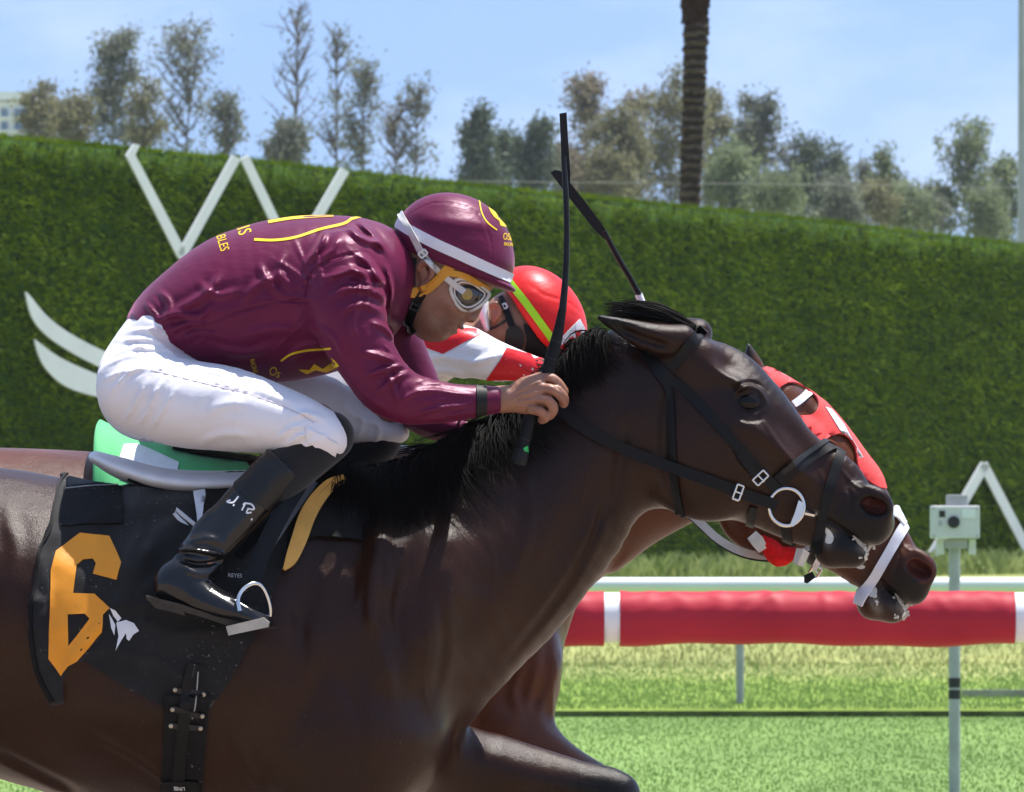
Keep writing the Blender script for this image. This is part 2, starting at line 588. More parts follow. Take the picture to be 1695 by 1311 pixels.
def strap(name, line, width, bvh, mat, parent=None, off=0.0015, th=0.003, sub=5, Y=0.0, mirror=None, nw=3, taper=None, mb=None, flat=0.0):
    """a strap along a pixel polyline, laid on the body behind it"""
    L = catmull(line, sub)
    n = len(L)
    V, N, faces = [], [], []
    for i in range(n):
        t = L[min(i + 1, n - 1)] - L[max(i - 1, 0)]
        t = t / (np.hypot(*t) + 1e-9)
        nr = np.array([-t[1], t[0]])
        w = width * (1 if taper is None else taper(i / (n - 1)))
        row, nrm = [], []
        for k in range(nw + 1):
            q = L[i] + nr * w * (k / nw - 0.5)
            l, m, _ = hit(q[0], q[1], bvh, Y)
            row.append(l); nrm.append(m)
        if flat:      # a strap is stiff across its width
            c = sum(row, Vector()) / len(row); mn = sum(nrm, Vector()).normalized()
            nrm = [(m * (1 - flat) + mn * flat).normalized() for m in nrm]
        V += row; N += nrm
    for _ in range(2):   # and along it
        N2 = [v.copy() for v in N]
        for i in range(1, n - 1):
            for k in range(nw + 1):
                j = i * (nw + 1) + k
                N2[j] = (N[j] + N[j - nw - 1] + N[j + nw + 1]).normalized()
        N = N2
    for i in range(n - 1):
        for k in range(nw):
            a = i * (nw + 1) + k
            f = (a, a + 1, a + nw + 2, a + nw + 1)
            q = [V[j] for j in f]
            faces.append(f if (q[1] - q[0]).cross(q[2] - q[0]).y < 0 else tuple(reversed(f)))
    A2, Fs = shell(V, N, faces, off, th)
    out = mb or MB()
    out.add(A2, Fs)
    if mb is not None: return mb
    o = out.build(name, mat, parent, smooth=True, recalc=False)
    if mirror is not None:       # the same piece on the other side of the body
        MB().add([Vector((v.x, 2 * mirror - v.y, v.z)) for v in A2], [tuple(reversed(f)) for f in Fs]).build(name, mat, parent, smooth=True, recalc=False)
    return o
def ribbon(pts, width, th, face=Vector((0, -1, 0)), mb=None):
    """a free-hanging strap through 3-D points, its flat side toward `face`"""
    pts = [Vector(p) for p in pts]
    n = len(pts)
    V = []
    for i in range(n):
        t = (pts[min(i + 1, n - 1)] - pts[max(i - 1, 0)]).normalized()
        sd = t.cross(face).normalized(); nn = sd.cross(t).normalized()
        w = width[i] if hasattr(width, '__len__') else width
        for a, b in ((-1, 1), (1, 1), (1, -1), (-1, -1)):
            V.append(pts[i] + sd * a * w / 2 + nn * b * th / 2)
    Fs = [(0, 1, 2, 3), tuple(4 * (n - 1) + k for k in (3, 2, 1, 0))]
    for i in range(n - 1):
        for k in range(4):
            l = (k + 1) % 4
            Fs.append((4 * i + k, 4 * i + l, 4 * i + 4 + l, 4 * i + 4 + k))
    mb = mb or MB()
    return mb.add(V, Fs)
def lettering(name, body, px, py, size, ang, bvh, mat, parent=None, off=0.0005, th=0.0004, Y=0.0, sx=1.0, font=None, align='CENTER', shear=0.0):
    """letters laid on a body: centre pixel, cap height in pixels, clockwise angle"""
    cu = bpy.data.curves.new(name, 'FONT')
    cu.body = body; cu.size = 1.0; cu.align_x = align; cu.align_y = 'CENTER'; cu.resolution_u = 3; cu.shear = shear
    o = bpy.data.objects.new(name, cu); COL.objects.link(o)
    me = bpy.data.meshes.new_from_object(o.evaluated_get(bpy.context.evaluated_depsgraph_get()))
    bpy.data.objects.remove(o)
    bm = bmesh.new(); bm.from_mesh(me)
    bmesh.ops.triangulate(bm, faces=bm.faces)
    bmesh.ops.subdivide_edges(bm, edges=[e for e in bm.edges if e.calc_length() > 0.18], cuts=1)
    bmesh.ops.triangulate(bm, faces=bm.faces)
    V, N, faces = [], [], []
    ca, sa = math.cos(R(ang)), math.sin(R(ang))
    bm.verts.index_update()
    for v in bm.verts:
        u, w = v.co.x * size * 1.38 * sx, -v.co.y * size * 1.38
        l, n, _ = hit(px + u * ca - w * sa, py + u * sa + w * ca, bvh, Y)
        V.append(l); N.append(n)
    for f in bm.faces:
        q = [v.index for v in f.verts]
        a, b, c = V[q[0]], V[q[1]], V[q[2]]
        faces.append(tuple(q) if (b - a).cross(c - a).y < 0 else tuple(reversed(q)))
    bm.free(); bpy.data.meshes.remove(me)
    A2, Fs = shell(V, N, faces, off, th)
    return MB().add(A2, Fs).build(name, mat, parent, smooth=False, recalc=False)

# ------------------------------------------------------------------ materials
def new_mat(name):
    m = bpy.data.materials.new(name); m.use_nodes = True
    nt = m.node_tree
    return m, nt, nt.nodes['Principled BSDF']
def N_(nt, kind, **kw):
    n = nt.nodes.new(kind)
    for k, v in kw.items():
        if k in n.inputs: n.inputs[k].default_value = v
        else: setattr(n, k, v)
    return n
def coords(nt, scale=(1, 1, 1), kind='Object'):
    tc = nt.nodes.new('ShaderNodeTexCoord'); mp = nt.nodes.new('ShaderNodeMapping')
    mp.inputs['Scale'].default_value = scale
    nt.links.new(tc.outputs[kind], mp.inputs['Vector'])
    return mp.outputs['Vector']
def mix_col(nt, fac, a, b, mode='MIX'):
    m = nt.nodes.new('ShaderNodeMix'); m.data_type = 'RGBA'; m.blend_type = mode
    for sock, val in ((m.inputs[0], fac), (m.inputs[6], a), (m.inputs[7], b)):
        if hasattr(val, 'links'): nt.links.new(val, sock)
        elif isinstance(val, (int, float)): sock.default_value = val
        else: sock.default_value = tuple(val) + ((1,) if len(val) == 3 else ())
    return m.outputs[2]
def ramp(nt, src, p0, p1):
    r = nt.nodes.new('ShaderNodeMapRange')
    r.inputs['From Min'].default_value = p0; r.inputs['From Max'].default_value = p1
    nt.links.new(src, r.inputs['Value'])
    return r.outputs[0]
def noise(nt, vec, scale, detail=4, rough=0.55):
    n = nt.nodes.new('ShaderNodeTexNoise')
    n.inputs['Scale'].default_value = scale; n.inputs['Detail'].default_value = detail; n.inputs['Roughness'].default_value = rough
    if vec is not None: nt.links.new(vec, n.inputs['Vector'])
    return n.outputs['Fac']
def bump(nt, bsdf, h, strength=0.3, dist=0.002):
    b = nt.nodes.new('ShaderNodeBump')
    b.inputs['Strength'].default_value = strength; b.inputs['Distance'].default_value = dist
    nt.links.new(h, b.inputs['Height']); nt.links.new(b.outputs[0], bsdf.inputs['Normal'])
def mat_plain(name, col, rough=0.6, spec=0.5, metal=0.0, var=0.12, vs=30.0, bs=0.15, bd=0.001, bscale=180.0, stretch=(1, 1, 1), sheen=0.0, coat=0.0):
    m, nt, b = new_mat(name)
    v = coords(nt, stretch)
    n1 = noise(nt, v, vs, 5)
    dark = [c * (1 - var * 1.6) for c in col]; lite = [min(1, c * (1 + var)) for c in col]
    nt.links.new(mix_col(nt, ramp(nt, n1, 0.3, 0.7), dark, lite), b.inputs['Base Color'])
    b.inputs['Roughness'].default_value = rough
    b.inputs['Specular IOR Level'].default_value = spec
    b.inputs['Metallic'].default_value = metal
    if sheen:
        b.inputs['Sheen Weight'].default_value = sheen; b.inputs['Sheen Roughness'].default_value = 0.4
    if coat:
        b.inputs['Coat Weight'].default_value = coat; b.inputs['Coat Roughness'].default_value = 0.12
    if bs: bump(nt, b, noise(nt, v, bscale, 3), bs, bd)
    return m
def mat_weave(name, col, rough=0.8, sheen=0.3, var=0.1, scale=900.0, bs=0.25):
    """woven cloth with a fine thread relief"""
    m, nt, b = new_mat(name)
    v = coords(nt)
    w1 = nt.nodes.new('ShaderNodeTexWave'); w1.inputs['Scale'].default_value = scale / 6.28; w1.inputs['Distortion'].default_value = 1.0
    w1.bands_direction = 'X'
    w2 = nt.nodes.new('ShaderNodeTexWave'); w2.inputs['Scale'].default_value = scale / 6.28; w2.inputs['Distortion'].default_value = 1.0
    w2.bands_direction = 'Z'
    for w in (w1, w2): nt.links.new(v, w.inputs['Vector'])
    add = nt.nodes.new('ShaderNodeMath'); add.operation = 'ADD'
    nt.links.new(w1.outputs['Fac'], add.inputs[0]); nt.links.new(w2.outputs['Fac'], add.inputs[1])
    n1 = noise(nt, v, 14, 5)
    nt.links.new(mix_col(nt, ramp(nt, n1, 0.3, 0.7), [c * (1 - var * 1.5) for c in col], [min(1, c * (1 + var)) for c in col]), b.inputs['Base Color'])
    b.inputs['Roughness'].default_value = rough
    b.inputs['Specular IOR Level'].default_value = 0.3
    b.inputs['Sheen Weight'].default_value = sheen
    b.inputs['Sheen Roughness'].default_value = 0.5
    bump(nt, b, add.outputs[0], bs, 0.0006)
    return m
# ================================================================== MATERIALS OF THE SETTING
def mat_ground():
    m, nt, b = new_mat('turf')
    tc = nt.nodes.new('ShaderNodeTexCoord')
    sep = nt.nodes.new('ShaderNodeSeparateXYZ'); nt.links.new(tc.outputs['Object'], sep.inputs[0])
    v = coords(nt, (1, 0.35, 1)); v2 = coords(nt, (1, 0.5, 1))
    n_big = noise(nt, v, 0.7, 4); n_f = noise(nt, v2, 9, 6, 0.7); n_w = noise(nt, v, 2.2, 4)
    # edges of the bands wander a little
    ad = nt.nodes.new('ShaderNodeMath'); ad.operation = 'MULTIPLY_ADD'
    nt.links.new(n_w, ad.inputs[0]); ad.inputs[1].default_value = 5.0; nt.links.new(sep.outputs['Y'], ad.inputs[2])
    course = mix_col(nt, ramp(nt, n_f, 0.3, 0.7), (0.175, 0.275, 0.075), (0.225, 0.335, 0.105))
    rough_g = mix_col(nt, ramp(nt, n_f, 0.3, 0.7), (0.18, 0.27, 0.045), (0.28, 0.37, 0.075))
    dry = mix_col(nt, ramp(nt, n_f, 0.3, 0.75), (0.26, 0.29, 0.09), (0.36, 0.37, 0.14))
    c = mix_col(nt, ramp(nt, sep.outputs['Y'], 38.36, 38.42), course, rough_g)
    c = mix_col(nt, ramp(nt, ad.outputs[0], 48.0, 50.5), c, dry)
    c = mix_col(nt, ramp(nt, n_big, 0.62, 0.35), c, mix_col(nt, 0.35, c, (0.03, 0.07, 0.012)))
    # the sand main track the horses run on, this side of the padded rail
    sand = mix_col(nt, ramp(nt, noise(nt, v, 4, 6, 0.7), 0.3, 0.7), (0.24, 0.185, 0.14), (0.36, 0.29, 0.225))
    c = mix_col(nt, ramp(nt, sep.outputs['Y'], 15.6, 15.3), c, sand)
    nt.links.new(c, b.inputs['Base Color'])
    b.inputs['Roughness'].default_value = 0.9
    b.inputs['Specular IOR Level'].default_value = 0.15
    bump(nt, b, n_f, 0.8, 0.03)
    return m
def mat_leaf(name, dark, lite, rough=0.6, scale=3.0, trans=0.25, spec=0.25):
    m, nt, b = new_mat(name)
    g = nt.nodes.new('ShaderNodeNewGeometry')
    v = coords(nt)
    n1 = noise(nt, v, scale, 3)
    mixv = nt.nodes.new('ShaderNodeMath'); mixv.operation = 'MULTIPLY_ADD'
    nt.links.new(g.outputs['Random Per Island'], mixv.inputs[0]); mixv.inputs[1].default_value = 0.55
    nt.links.new(ramp(nt, n1, 0.25, 0.75), mixv.inputs[2])
    c = mix_col(nt, ramp(nt, mixv.outputs[0], 0.1, 1.3), dark, lite)
    nt.links.new(c, b.inputs['Base Color'])
    b.inputs['Roughness'].default_value = rough
    b.inputs['Specular IOR Level'].default_value = spec
    if trans:
        out = nt.nodes['Material Output']
        t = nt.nodes.new('ShaderNodeBsdfTranslucent'); mx = nt.nodes.new('ShaderNodeMixShader')
        nt.links.new(c, t.inputs['Color']); mx.inputs[0].default_value = trans
        nt.links.new(b.outputs[0], mx.inputs[1]); nt.links.new(t.outputs[0], mx.inputs[2])
        nt.links.new(mx.outputs[0], out.inputs['Surface'])
    return m
M = {}
M['ground'] = mat_ground()
M['hedge_leaf'] = mat_leaf('hedge_blades', (0.070, 0.125, 0.004), (0.180, 0.262, 0.010), 0.6, 0.7, 0.3, 0.08)
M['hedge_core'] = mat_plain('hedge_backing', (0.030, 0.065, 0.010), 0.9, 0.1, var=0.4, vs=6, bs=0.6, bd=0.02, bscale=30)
M['sign'] = mat_plain('painted_sign', (0.62, 0.65, 0.68), 0.45, 0.4, var=0.04, vs=4, bs=0.05)
M['white_paint'] = mat_plain('white_rail_paint', (0.80, 0.81, 0.82), 0.35, 0.5, var=0.04, vs=3, bs=0.03)
M['grey_post'] = mat_plain('galvanised_post', (0.38, 0.385, 0.40), 0.4, 0.5, metal=0.3, var=0.12, vs=9)
M['box_grey'] = mat_plain('camera_housing', (0.66, 0.645, 0.65), 0.45, 0.5, var=0.06, vs=12)
M['black_plastic'] = mat_plain('black_plastic', (0.012, 0.012, 0.013), 0.35, 0.5)
M['board'] = mat_plain('weathered_board', (0.27, 0.27, 0.25), 0.8, 0.2, var=0.2, vs=8)
M['blade'] = mat_leaf('grass_blades', (0.185, 0.285, 0.065), (0.26, 0.37, 0.105), 0.6, 0.8, 0.3)
M['dry_blade'] = mat_leaf('dry_grass_blades', (0.27, 0.29, 0.09), (0.38, 0.38, 0.15), 0.7, 0.8, 0.3)
M['weed'] = mat_leaf('pale_weeds', (0.16, 0.24, 0.06), (0.42, 0.47, 0.20), 0.6, 2.0, 0.35)
def mat_pad():
    m, nt, b = new_mat('red_rail_vinyl')
    v = coords(nt, (1, 1, 1))
    n1 = noise(nt, v, 3, 4)
    nt.links.new(mix_col(nt, ramp(nt, n1, 0.3, 0.7), (0.36, 0.014, 0.030), (0.45, 0.022, 0.042)), b.inputs['Base Color'])
    b.inputs['Roughness'].default_value = 0.55
    b.inputs['Specular IOR Level'].default_value = 0.22
    bump(nt, b, noise(nt, coords(nt, (1, 1, 2.5)), 4.0, 2), 0.25, 0.02)
    return m
M['pad'] = mat_pad()

# ================================================================== GROUND
HEDGE_L, HEDGE_R = 82.0, 98.0           # distance of the hedge at photo x = 0 and x = 1695
def gz(Y):
    d = Y + CAM_D
    t = min(max((d - 60.0) / 24.0, 0), 1)
    return 0.42 * t * t * (3 - 2 * t) + (0.045 if d > 53.42 else 0.0)
ys = [-60, -20, 0, 20, 30, 38.40, 38.43] + list(np.arange(40, 76, 2.0)) + [90, 130, 200, 400, 900, 2500]
V, Q = [], []
xs = [-1500, -600, -80, -20, -8, 0, 8, 20, 80, 600, 1500]
for y in ys:
    for x in xs: V.append((x, y, gz(y)))
nx = len(xs)
for j in range(len(ys) - 1):
    for i in range(nx - 1): Q.append((j * nx + i, j * nx + i + 1, (j + 1) * nx + i + 1, (j + 1) * nx + i))
tag(link('ground', np_mesh('ground', V, Q), M['ground']), kind='structure')

def blades(n, place, h0, h1, wd, lean=0.5):
    """triangular grass blades: place(i) -> base point"""
    B = place(n)
    hgt = RNG.uniform(h0, h1, n); ang = RNG.uniform(0, 6.283, n); ln = RNG.uniform(0, lean, n) * hgt
    la = RNG.uniform(0, 6.283, n)
    w = wd * RNG.uniform(0.6, 1.4, n)
    V = np.zeros((n, 4, 3)); 
    V[:, 0] = B + np.stack([np.cos(ang) * w, np.sin(ang) * w, np.zeros(n)], 1) * 0.5
    V[:, 1] = B - np.stack([np.cos(ang) * w, np.sin(ang) * w, np.zeros(n)], 1) * 0.5
    mid = B + np.stack([np.cos(la) * ln * 0.3, np.sin(la) * ln * 0.3, hgt * 0.6], 1)
    V[:, 2] = mid + np.stack([np.cos(ang) * w, np.sin(ang) * w, np.zeros(n)], 1) * 0.3
    V[:, 3] = B + np.stack([np.cos(la) * ln, np.sin(la) * ln, hgt], 1)
    o = np.arange(n)[:, None] * 4
    T = np.vstack([np.hstack([o, o + 1, o + 2]), np.hstack([o + 1, o + 3, o + 2])])
    return V.reshape(-1, 3), T
tag(MB().box((-14, 38.37, -0.05), (14, 38.395, 0.040)).build('turf_edge_shade', mat_plain('edge_shade_colour', (0.11, 0.135, 0.05), 0.95, 0.05, var=0.5, vs=3, bs=0.8, bd=0.02, bscale=20)), kind='structure')  # dark strip painting the shadow line along the turf step
def gzv(Y): return np.array([gz(y) for y in Y])
def field(y0, y1, half):
    def f(n):
        Y = RNG.uniform(y0, y1, n)
        s = (Y + CAM_D) / F
        X = RNG.uniform(-half, half, n) * s * 1000
        return np.stack([X, Y, gzv(Y) - 0.005], 1)
    return f
V, T = blades(60000, field(24.0, 38.34, 1.05), 0.008, 0.026, 0.011)
tag(link('turf_grass', np_mesh('turf_grass', V, T), M['blade'], smooth=False), 'mown green grass of the racing turf in front of the rails', 'grass', kind='stuff')
V, T = blades(42000, field(38.6, 50.0, 1.05), 0.015, 0.04, 0.012)
tag(link('rough_grass', np_mesh('rough_grass', V, T), M['blade'], smooth=False), 'longer bright green grass behind the turf edge under the white rail', 'grass', kind='stuff')
V, T = blades(26000, field(49.0, 66.0, 1.1), 0.03, 0.07, 0.013)
tag(link('dry_grass', np_mesh('dry_grass', V, T), M['dry_blade'], smooth=False), 'yellowed dry grass seen below the red padded rail', 'grass', kind='stuff')

# ================================================================== HEDGE WALL WITH ITS SIGNS
def on_line(x):                        # ground point of the hedge face at photo column x
    # 1/d runs evenly across the picture
    iv = 1 / HEDGE_L + (1 / HEDGE_R - 1 / HEDGE_L) * x / 1695.0
    d = 1 / iv
    return Vector(((x - 847.5) / F * d, d - CAM_D, 0)), d
hl, dl = on_line(-700); hr, dr = on_line(2400)
def hedge_top(x):
    ytop = float(np.interp(x, [-700, 0, 400, 850, 1300, 1695, 2400], [130, 224, 262, 312, 357, 404, 482]))
    p, d = on_line(x)
    return CAM_Z + (HOR - ytop) * d / F
along = (hr - hl).normalized(); hn = Vector((along.y, -along.x, 0))       # toward the camera
if hn.y > 0: hn = -hn
hedge = empty('hedge_wall', (hl + hr) / 2 + Vector((0, 0, 0.6)))
tag(hedge, 'tall wall of clipped green turf hedge behind the track', 'hedge')
cols = np.linspace(-700, 2400, 60)
V, Q = [], []
nr = 12
for x in cols:
    p, d = on_line(x); zt = hedge_top(x) - 0.03
    ring = [(p.x, p.y, 0.3)] + [(p.x, p.y, 0.3 + (zt - 0.3) * k / nr) for k in range(1, nr + 1)]
    b = p - hn * 0.75
    ring += [(b.x, b.y, zt), (b.x, b.y, 0.3)]
    V += ring
m = nr + 3
for i in range(len(cols) - 1):
    for k in range(m - 1): Q.append((i * m + k, (i + 1) * m + k, (i + 1) * m + k + 1, i * m + k + 1))
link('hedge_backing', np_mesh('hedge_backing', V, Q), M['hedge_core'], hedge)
def hedge_blades(n):
    x = RNG.uniform(-500, 2200, n)
    iv = 1 / HEDGE_L + (1 / HEDGE_R - 1 / HEDGE_L) * x / 1695.0
    d = 1 / iv
    PX = np.stack([(x - 847.5) / F * d, d - CAM_D, np.zeros(n)], 1)
    zt = CAM_Z + (HOR - np.interp(x, [-700, 0, 400, 850, 1300, 1695, 2400], [130, 224, 262, 312, 357, 404, 482])) * d / F
    top = RNG.uniform(0, 1, n) < 0.2
    H3, A3 = np.array(hn), np.array(along)
    z = 0.3 + (zt - 0.36) * RNG.uniform(0, 1, n)
    clump = np.sin(x * 0.043 + np.sin(z * 5.1) * 2) * np.sin(z * 7.3 + np.sin(x * 0.021) * 2) + 0.7 * np.sin(x * 0.11 + z * 3) * np.sin(z * 16 - x * 0.05)
    B = PX + H3 * (0.010 + 0.009 * clump)[:, None]; B[:, 2] = z
    u = RNG.uniform(0, 0.75, n)
    Bt = PX - H3 * u[:, None]; Bt[:, 2] = zt - 0.035
    B[top] = Bt[top]
    D_ = H3 * RNG.uniform(0.5, 1.0, n)[:, None] + A3 * (RNG.normal(size=n) * 0.55)[:, None]; D_[:, 2] += RNG.normal(size=n) * 0.45 - 0.2
    Dt = RNG.normal(size=(n, 3)) * 0.5; Dt[:, 2] = 1.0; Dt += H3 * 0.3
    D_[top] = Dt[top]
    D_ /= np.linalg.norm(D_, axis=1)[:, None]
    ln = RNG.uniform(0.035, 0.085, n) * np.where(top, 1.25, 1)
    sd = np.cross(D_, RNG.normal(size=(n, 3))); sd /= np.linalg.norm(sd, axis=1)[:, None]; sd *= RNG.uniform(0.007, 0.013, n)[:, None]
    V = np.stack([B + sd, B - sd, B + D_ * ln[:, None]], 1)
    return V.reshape(-1, 3), np.arange(3 * n).reshape(-1, 3)
V, T = hedge_blades(190000)
hb = link('hedge_foliage', np_mesh('hedge_foliage', V, T), M['hedge_leaf'], hedge, smooth=False)
hb['kind'] = 'stuff'
def on_hedge(px, py, off=0.10):
    # ray through the pixel to the face of the hedge pushed toward the camera by off
    o = hl + hn * off
    d = (P(px, py, 60) - CAM)
    t = (o - CAM).dot(hn) / d.dot(hn)
    return CAM + d * t
def sign_piece(poly, name, parent):
    return MB().prism([on_hedge(x, y, 0.13) for x, y in poly], hn * -0.02).build(name, M['sign'], parent)
def stroke(a, b, w):
    ax, ay = a; bx, by = b; l = math.hypot(bx - ax, by - ay)
    nx_, ny_ = -(by - ay) / l * w / 2, (bx - ax) / l * w / 2
    return [(ax + nx_, ay + ny_), (bx + nx_, by + ny_), (bx - nx_, by - ny_), (ax - nx_, ay - ny_)]
sg = empty('wall_letter', on_hedge(390, 420, 0.1)); tag(sg, 'large pale letter W of thin strokes on the hedge, above the maroon jockey', 'sign')
for poly in ([(209, 258), (222, 238), (232, 240), (224, 256), (307, 414), (302, 432), (294, 425)], stroke((301, 424), (392, 260), 15), stroke((405, 260), (487, 432), 15), stroke((484, 432), (572, 281), 15)):
    sign_piece(poly, 'stroke', sg)
sg = empty('wall_letter', on_hedge(1640, 850, 0.1)); tag(sg, 'pale pointed letter stroke on the hedge behind the pole camera', 'sign')
for poly in (stroke((1545, 918), (1632, 768), 15), stroke((1628, 768), (1712, 930), 15), stroke((1712, 932), (1800, 780), 15)):
    sign_piece(poly, 'stroke', sg)
sg = empty('wall_emblem', on_hedge(130, 600, 0.1)); tag(sg, 'white feathered wing emblem on the hedge left of the maroon jockey', 'sign')
sign_piece(smooth_poly([(43, 486), (52, 492), (75, 520), (110, 548), (170, 580), (240, 606), (235, 636), (158, 604), (110, 578), (75, 553), (53, 525)], 3), 'feather', sg)
sign_piece(smooth_poly([(58, 563), (66, 568), (100, 592), (155, 617), (220, 640), (225, 668), (158, 656), (110, 640), (80, 615), (65, 590)], 3), 'feather', sg)
sign_piece(smooth_poly([(92, 655), (110, 668), (150, 682), (215, 692), (215, 712), (160, 706), (118, 690)], 3), 'feather', sg) if False else None
# pale weeds along the foot of the hedge
def weed_place(n):
    x = RNG.uniform(-300, 2000, n)
    out = np.zeros((n, 3))
    for i in range(n):
        p, d = on_line(x[i]); q = p + hn * RNG.uniform(0.15, 1.4)
        out[i] = (q.x, q.y, gz(q.y) - 0.01)
    return out
V, T = blades(9000, weed_place, 0.06, 0.34, 0.02, 0.8)
keep = RNG.uniform(0, 1, 1)
tag(link('weeds', np_mesh('weeds', V, T), M['weed'], smooth=False), 'pale tufts of weeds along the foot of the hedge', 'weeds', kind='stuff')

# ================================================================== RAILS
def rail_pt(px, py, d): return P(px, py, d - CAM_D)
D_WHITE, D_PAD = 55.0, 30.0
wr = empty('white_rail', Vector((0, D_WHITE - CAM_D, 0.05))); tag(wr, 'white tubular running rail on slim grey posts behind the red padded rail', 'rail')
c = rail_pt(847, 968.5, D_WHITE)
MB().tube([Vector((x, c.y, c.z)) for x in np.linspace(-12, 12, 9)], 12.5 * D_WHITE / F, 16).build('rail_tube', M['white_paint'], wr, smooth=True)
for px in (245, 735, 1225, 1715):
    b = rail_pt(px, 1178, D_WHITE); t = rail_pt(px, 976, D_WHITE)
    MB().tube([Vector((b.x, b.y, 0.0)), Vector((t.x, t.y, t.z))], 6.5 * D_WHITE / F, 12).build('post', M['grey_post'], wr, smooth=True)
pr = empty('padded_rail', Vector((0, D_PAD - CAM_D, 0))); tag(pr, 'near running rail wrapped in creased red padding with white bands', 'rail')
c = rail_pt(847, 1022, D_PAD); rp = 43 * D_PAD / F
def pad_section(x0, x1, seed):
    a = rail_pt(x0, 0, D_PAD).x; b = rail_pt(x1, 0, D_PAD).x
    n = max(8, int((b - a) / 0.012)); k = 36
    V, Q = [], []
    r = np.random.default_rng(seed)
    fx = [(r.uniform(a, b), r.uniform(0.02, 0.05), r.uniform(0.4, 1.0), r.uniform(-0.9, 0.9)) for _ in range(int((b - a) * 15))]
    for i in range(n + 1):
        x = a + (b - a) * i / n
        for j in range(k):
            t = 2 * math.pi * j / k
            # slanting creases in the vinyl, strongest over the top and loose along the hem
            w = 0
            up = max(0, math.cos(t - 0.6)) 
            for (x0_, wd, am, sl) in fx:
                u = (x - x0_ - sl * 0.12 * t) / wd
                if abs(u) < 3: w += am * (1 - 1.2 * u * u) * math.exp(-u * u)
            rr = rp * (1 + 0.034 * w * up + 0.012 * math.sin(x * 9 + 2 * t))
            sag = -0.006 * (1 + math.sin(x * 5.5)) - 0.003 * math.sin(x * 17) if math.cos(t) < -0.4 else 0
            V.append((x, c.y - rr * math.sin(t), c.z + rr * math.cos(t) + sag))
    for i in range(n):
        for j in range(k):
            l = (j + 1) % k
            Q.append((i * k + j, i * k + l, (i + 1) * k + l, (i + 1) * k + j))
    Q.append
    return np_mesh('rail_padding', V, Q)
for i, (x0, x1) in enumerate(((-340, 330), (340, 1000), (1026, 1679), (1706, 2360))):
    link('rail_padding', pad_section(x0, x1, 11 + i), M['pad'], pr)
for px in (335, 1013, 1692):
    a = rail_pt(px - 13.5, 0, D_PAD).x; b = rail_pt(px + 13.5, 0, D_PAD).x
    MB().tube([Vector((a, c.y, c.z)), Vector((b, c.y, c.z))], rp * 0.965, 32).build('white_band', M['white_paint'], pr, smooth=True)
MB().tube([Vector((-6, c.y, c.z)), Vector((6, c.y, c.z))], rp * 0.55, 16).build('rail_tube', M['white_paint'], pr, smooth=True)
for px in (335, 1013 + 1360, -1000):
    q = rail_pt(px, 1022, D_PAD)
    MB().tube([Vector((q.x, q.y + 0.04, -0.05)), Vector((q.x, q.y + 0.04, q.z))], 0.03, 12).build('post', M['white_paint'], pr, smooth=True)
# the low board lying at the turf edge
b0 = rail_pt(1592, 1161, 56.5); b1 = rail_pt(1900, 1163, 56.5)
bd = MB().box((b0.x, b0.y - 0.03, gz(b0.y) - 0.02), (b1.x, b0.y + 0.03, gz(b0.y) + 0.055)).build('kerb_board', M['board'])
tag(bd, 'low grey board lying in the grass beside the camera pole', 'board')

# ================================================================== POLE CAMERA
D_POLE = 40.0
cp = empty('pole_camera', rail_pt(1580, 1306, D_POLE)); tag(cp, 'grey boxed camera on a slim pole by the rails', 'camera')
def bx(name, x0, y0, x1, y1, dep, mat, fwd=0.0, bev=0.004):
    a = rail_pt(x0, y1, D_POLE); b = rail_pt(x1, y0, D_POLE)
    o = MB().box((a.x, a.y - fwd - dep, a.z), (b.x, a.y - fwd, b.z)).build(name, mat, cp)
    md = o.modifiers.new('bevel', 'BEVEL'); md.width = bev; md.segments = 2
    return o
q = rail_pt(1580, 0, D_POLE); zt = rail_pt(0, 905, D_POLE).z
MB().tube([Vector((q.x, q.y, -0.3)), Vector((q.x, q.y, zt))], 9.5 * D_POLE / F, 16).build('pole', M['grey_post'], cp, smooth=True)
for y0, y1 in ((1122, 1138), (1142, 1157)):
    MB().tube([Vector((q.x, q.y, rail_pt(0, y1, D_POLE).z)), Vector((q.x, q.y, rail_pt(0, y0, D_POLE).z))], 10.3 * D_POLE / F, 16).build('tape_band', M['black_plastic'], cp, smooth=True)
bx('housing', 1539, 837, 1619, 891, 0.14, M['box_grey'], 0.0, 0.006)
bx('housing_cap', 1565, 819, 1600, 837, 0.07, M['grey_post'], 0.03)
bx('bracket', 1563, 892, 1600, 908, 0.06, M['grey_post'], 0.02)
bx('bracket', 1549, 892, 1562, 918, 0.04, M['box_grey'], 0.03)
bx('bracket', 1602, 892, 1614, 918, 0.04, M['box_grey'], 0.03)
lc = rail_pt(1576, 864, D_POLE)
MB().tube([Vector((lc.x, q.y - 0.139, lc.z)), Vector((lc.x, q.y - 0.152, lc.z))], 10 * D_POLE / F, 20).build('lens', M['black_plastic'], cp, smooth=True)
bx('switch', 1552, 845, 1562, 856, 0.004, M['black_plastic'], 0.14, 0.001)
bx('switch', 1551, 862, 1557, 870, 0.004, M['grey_post'], 0.14, 0.001)
bx('label_plate', 1590, 843, 1612, 857, 0.003, M['white_paint'], 0.14, 0.001)
for px, py in ((1543, 841), (1615, 841), (1543, 887), (1615, 887)):
    bx('screw', px - 2, py - 2, px + 2, py + 2, 0.003, M['grey_post'], 0.14, 0.001)
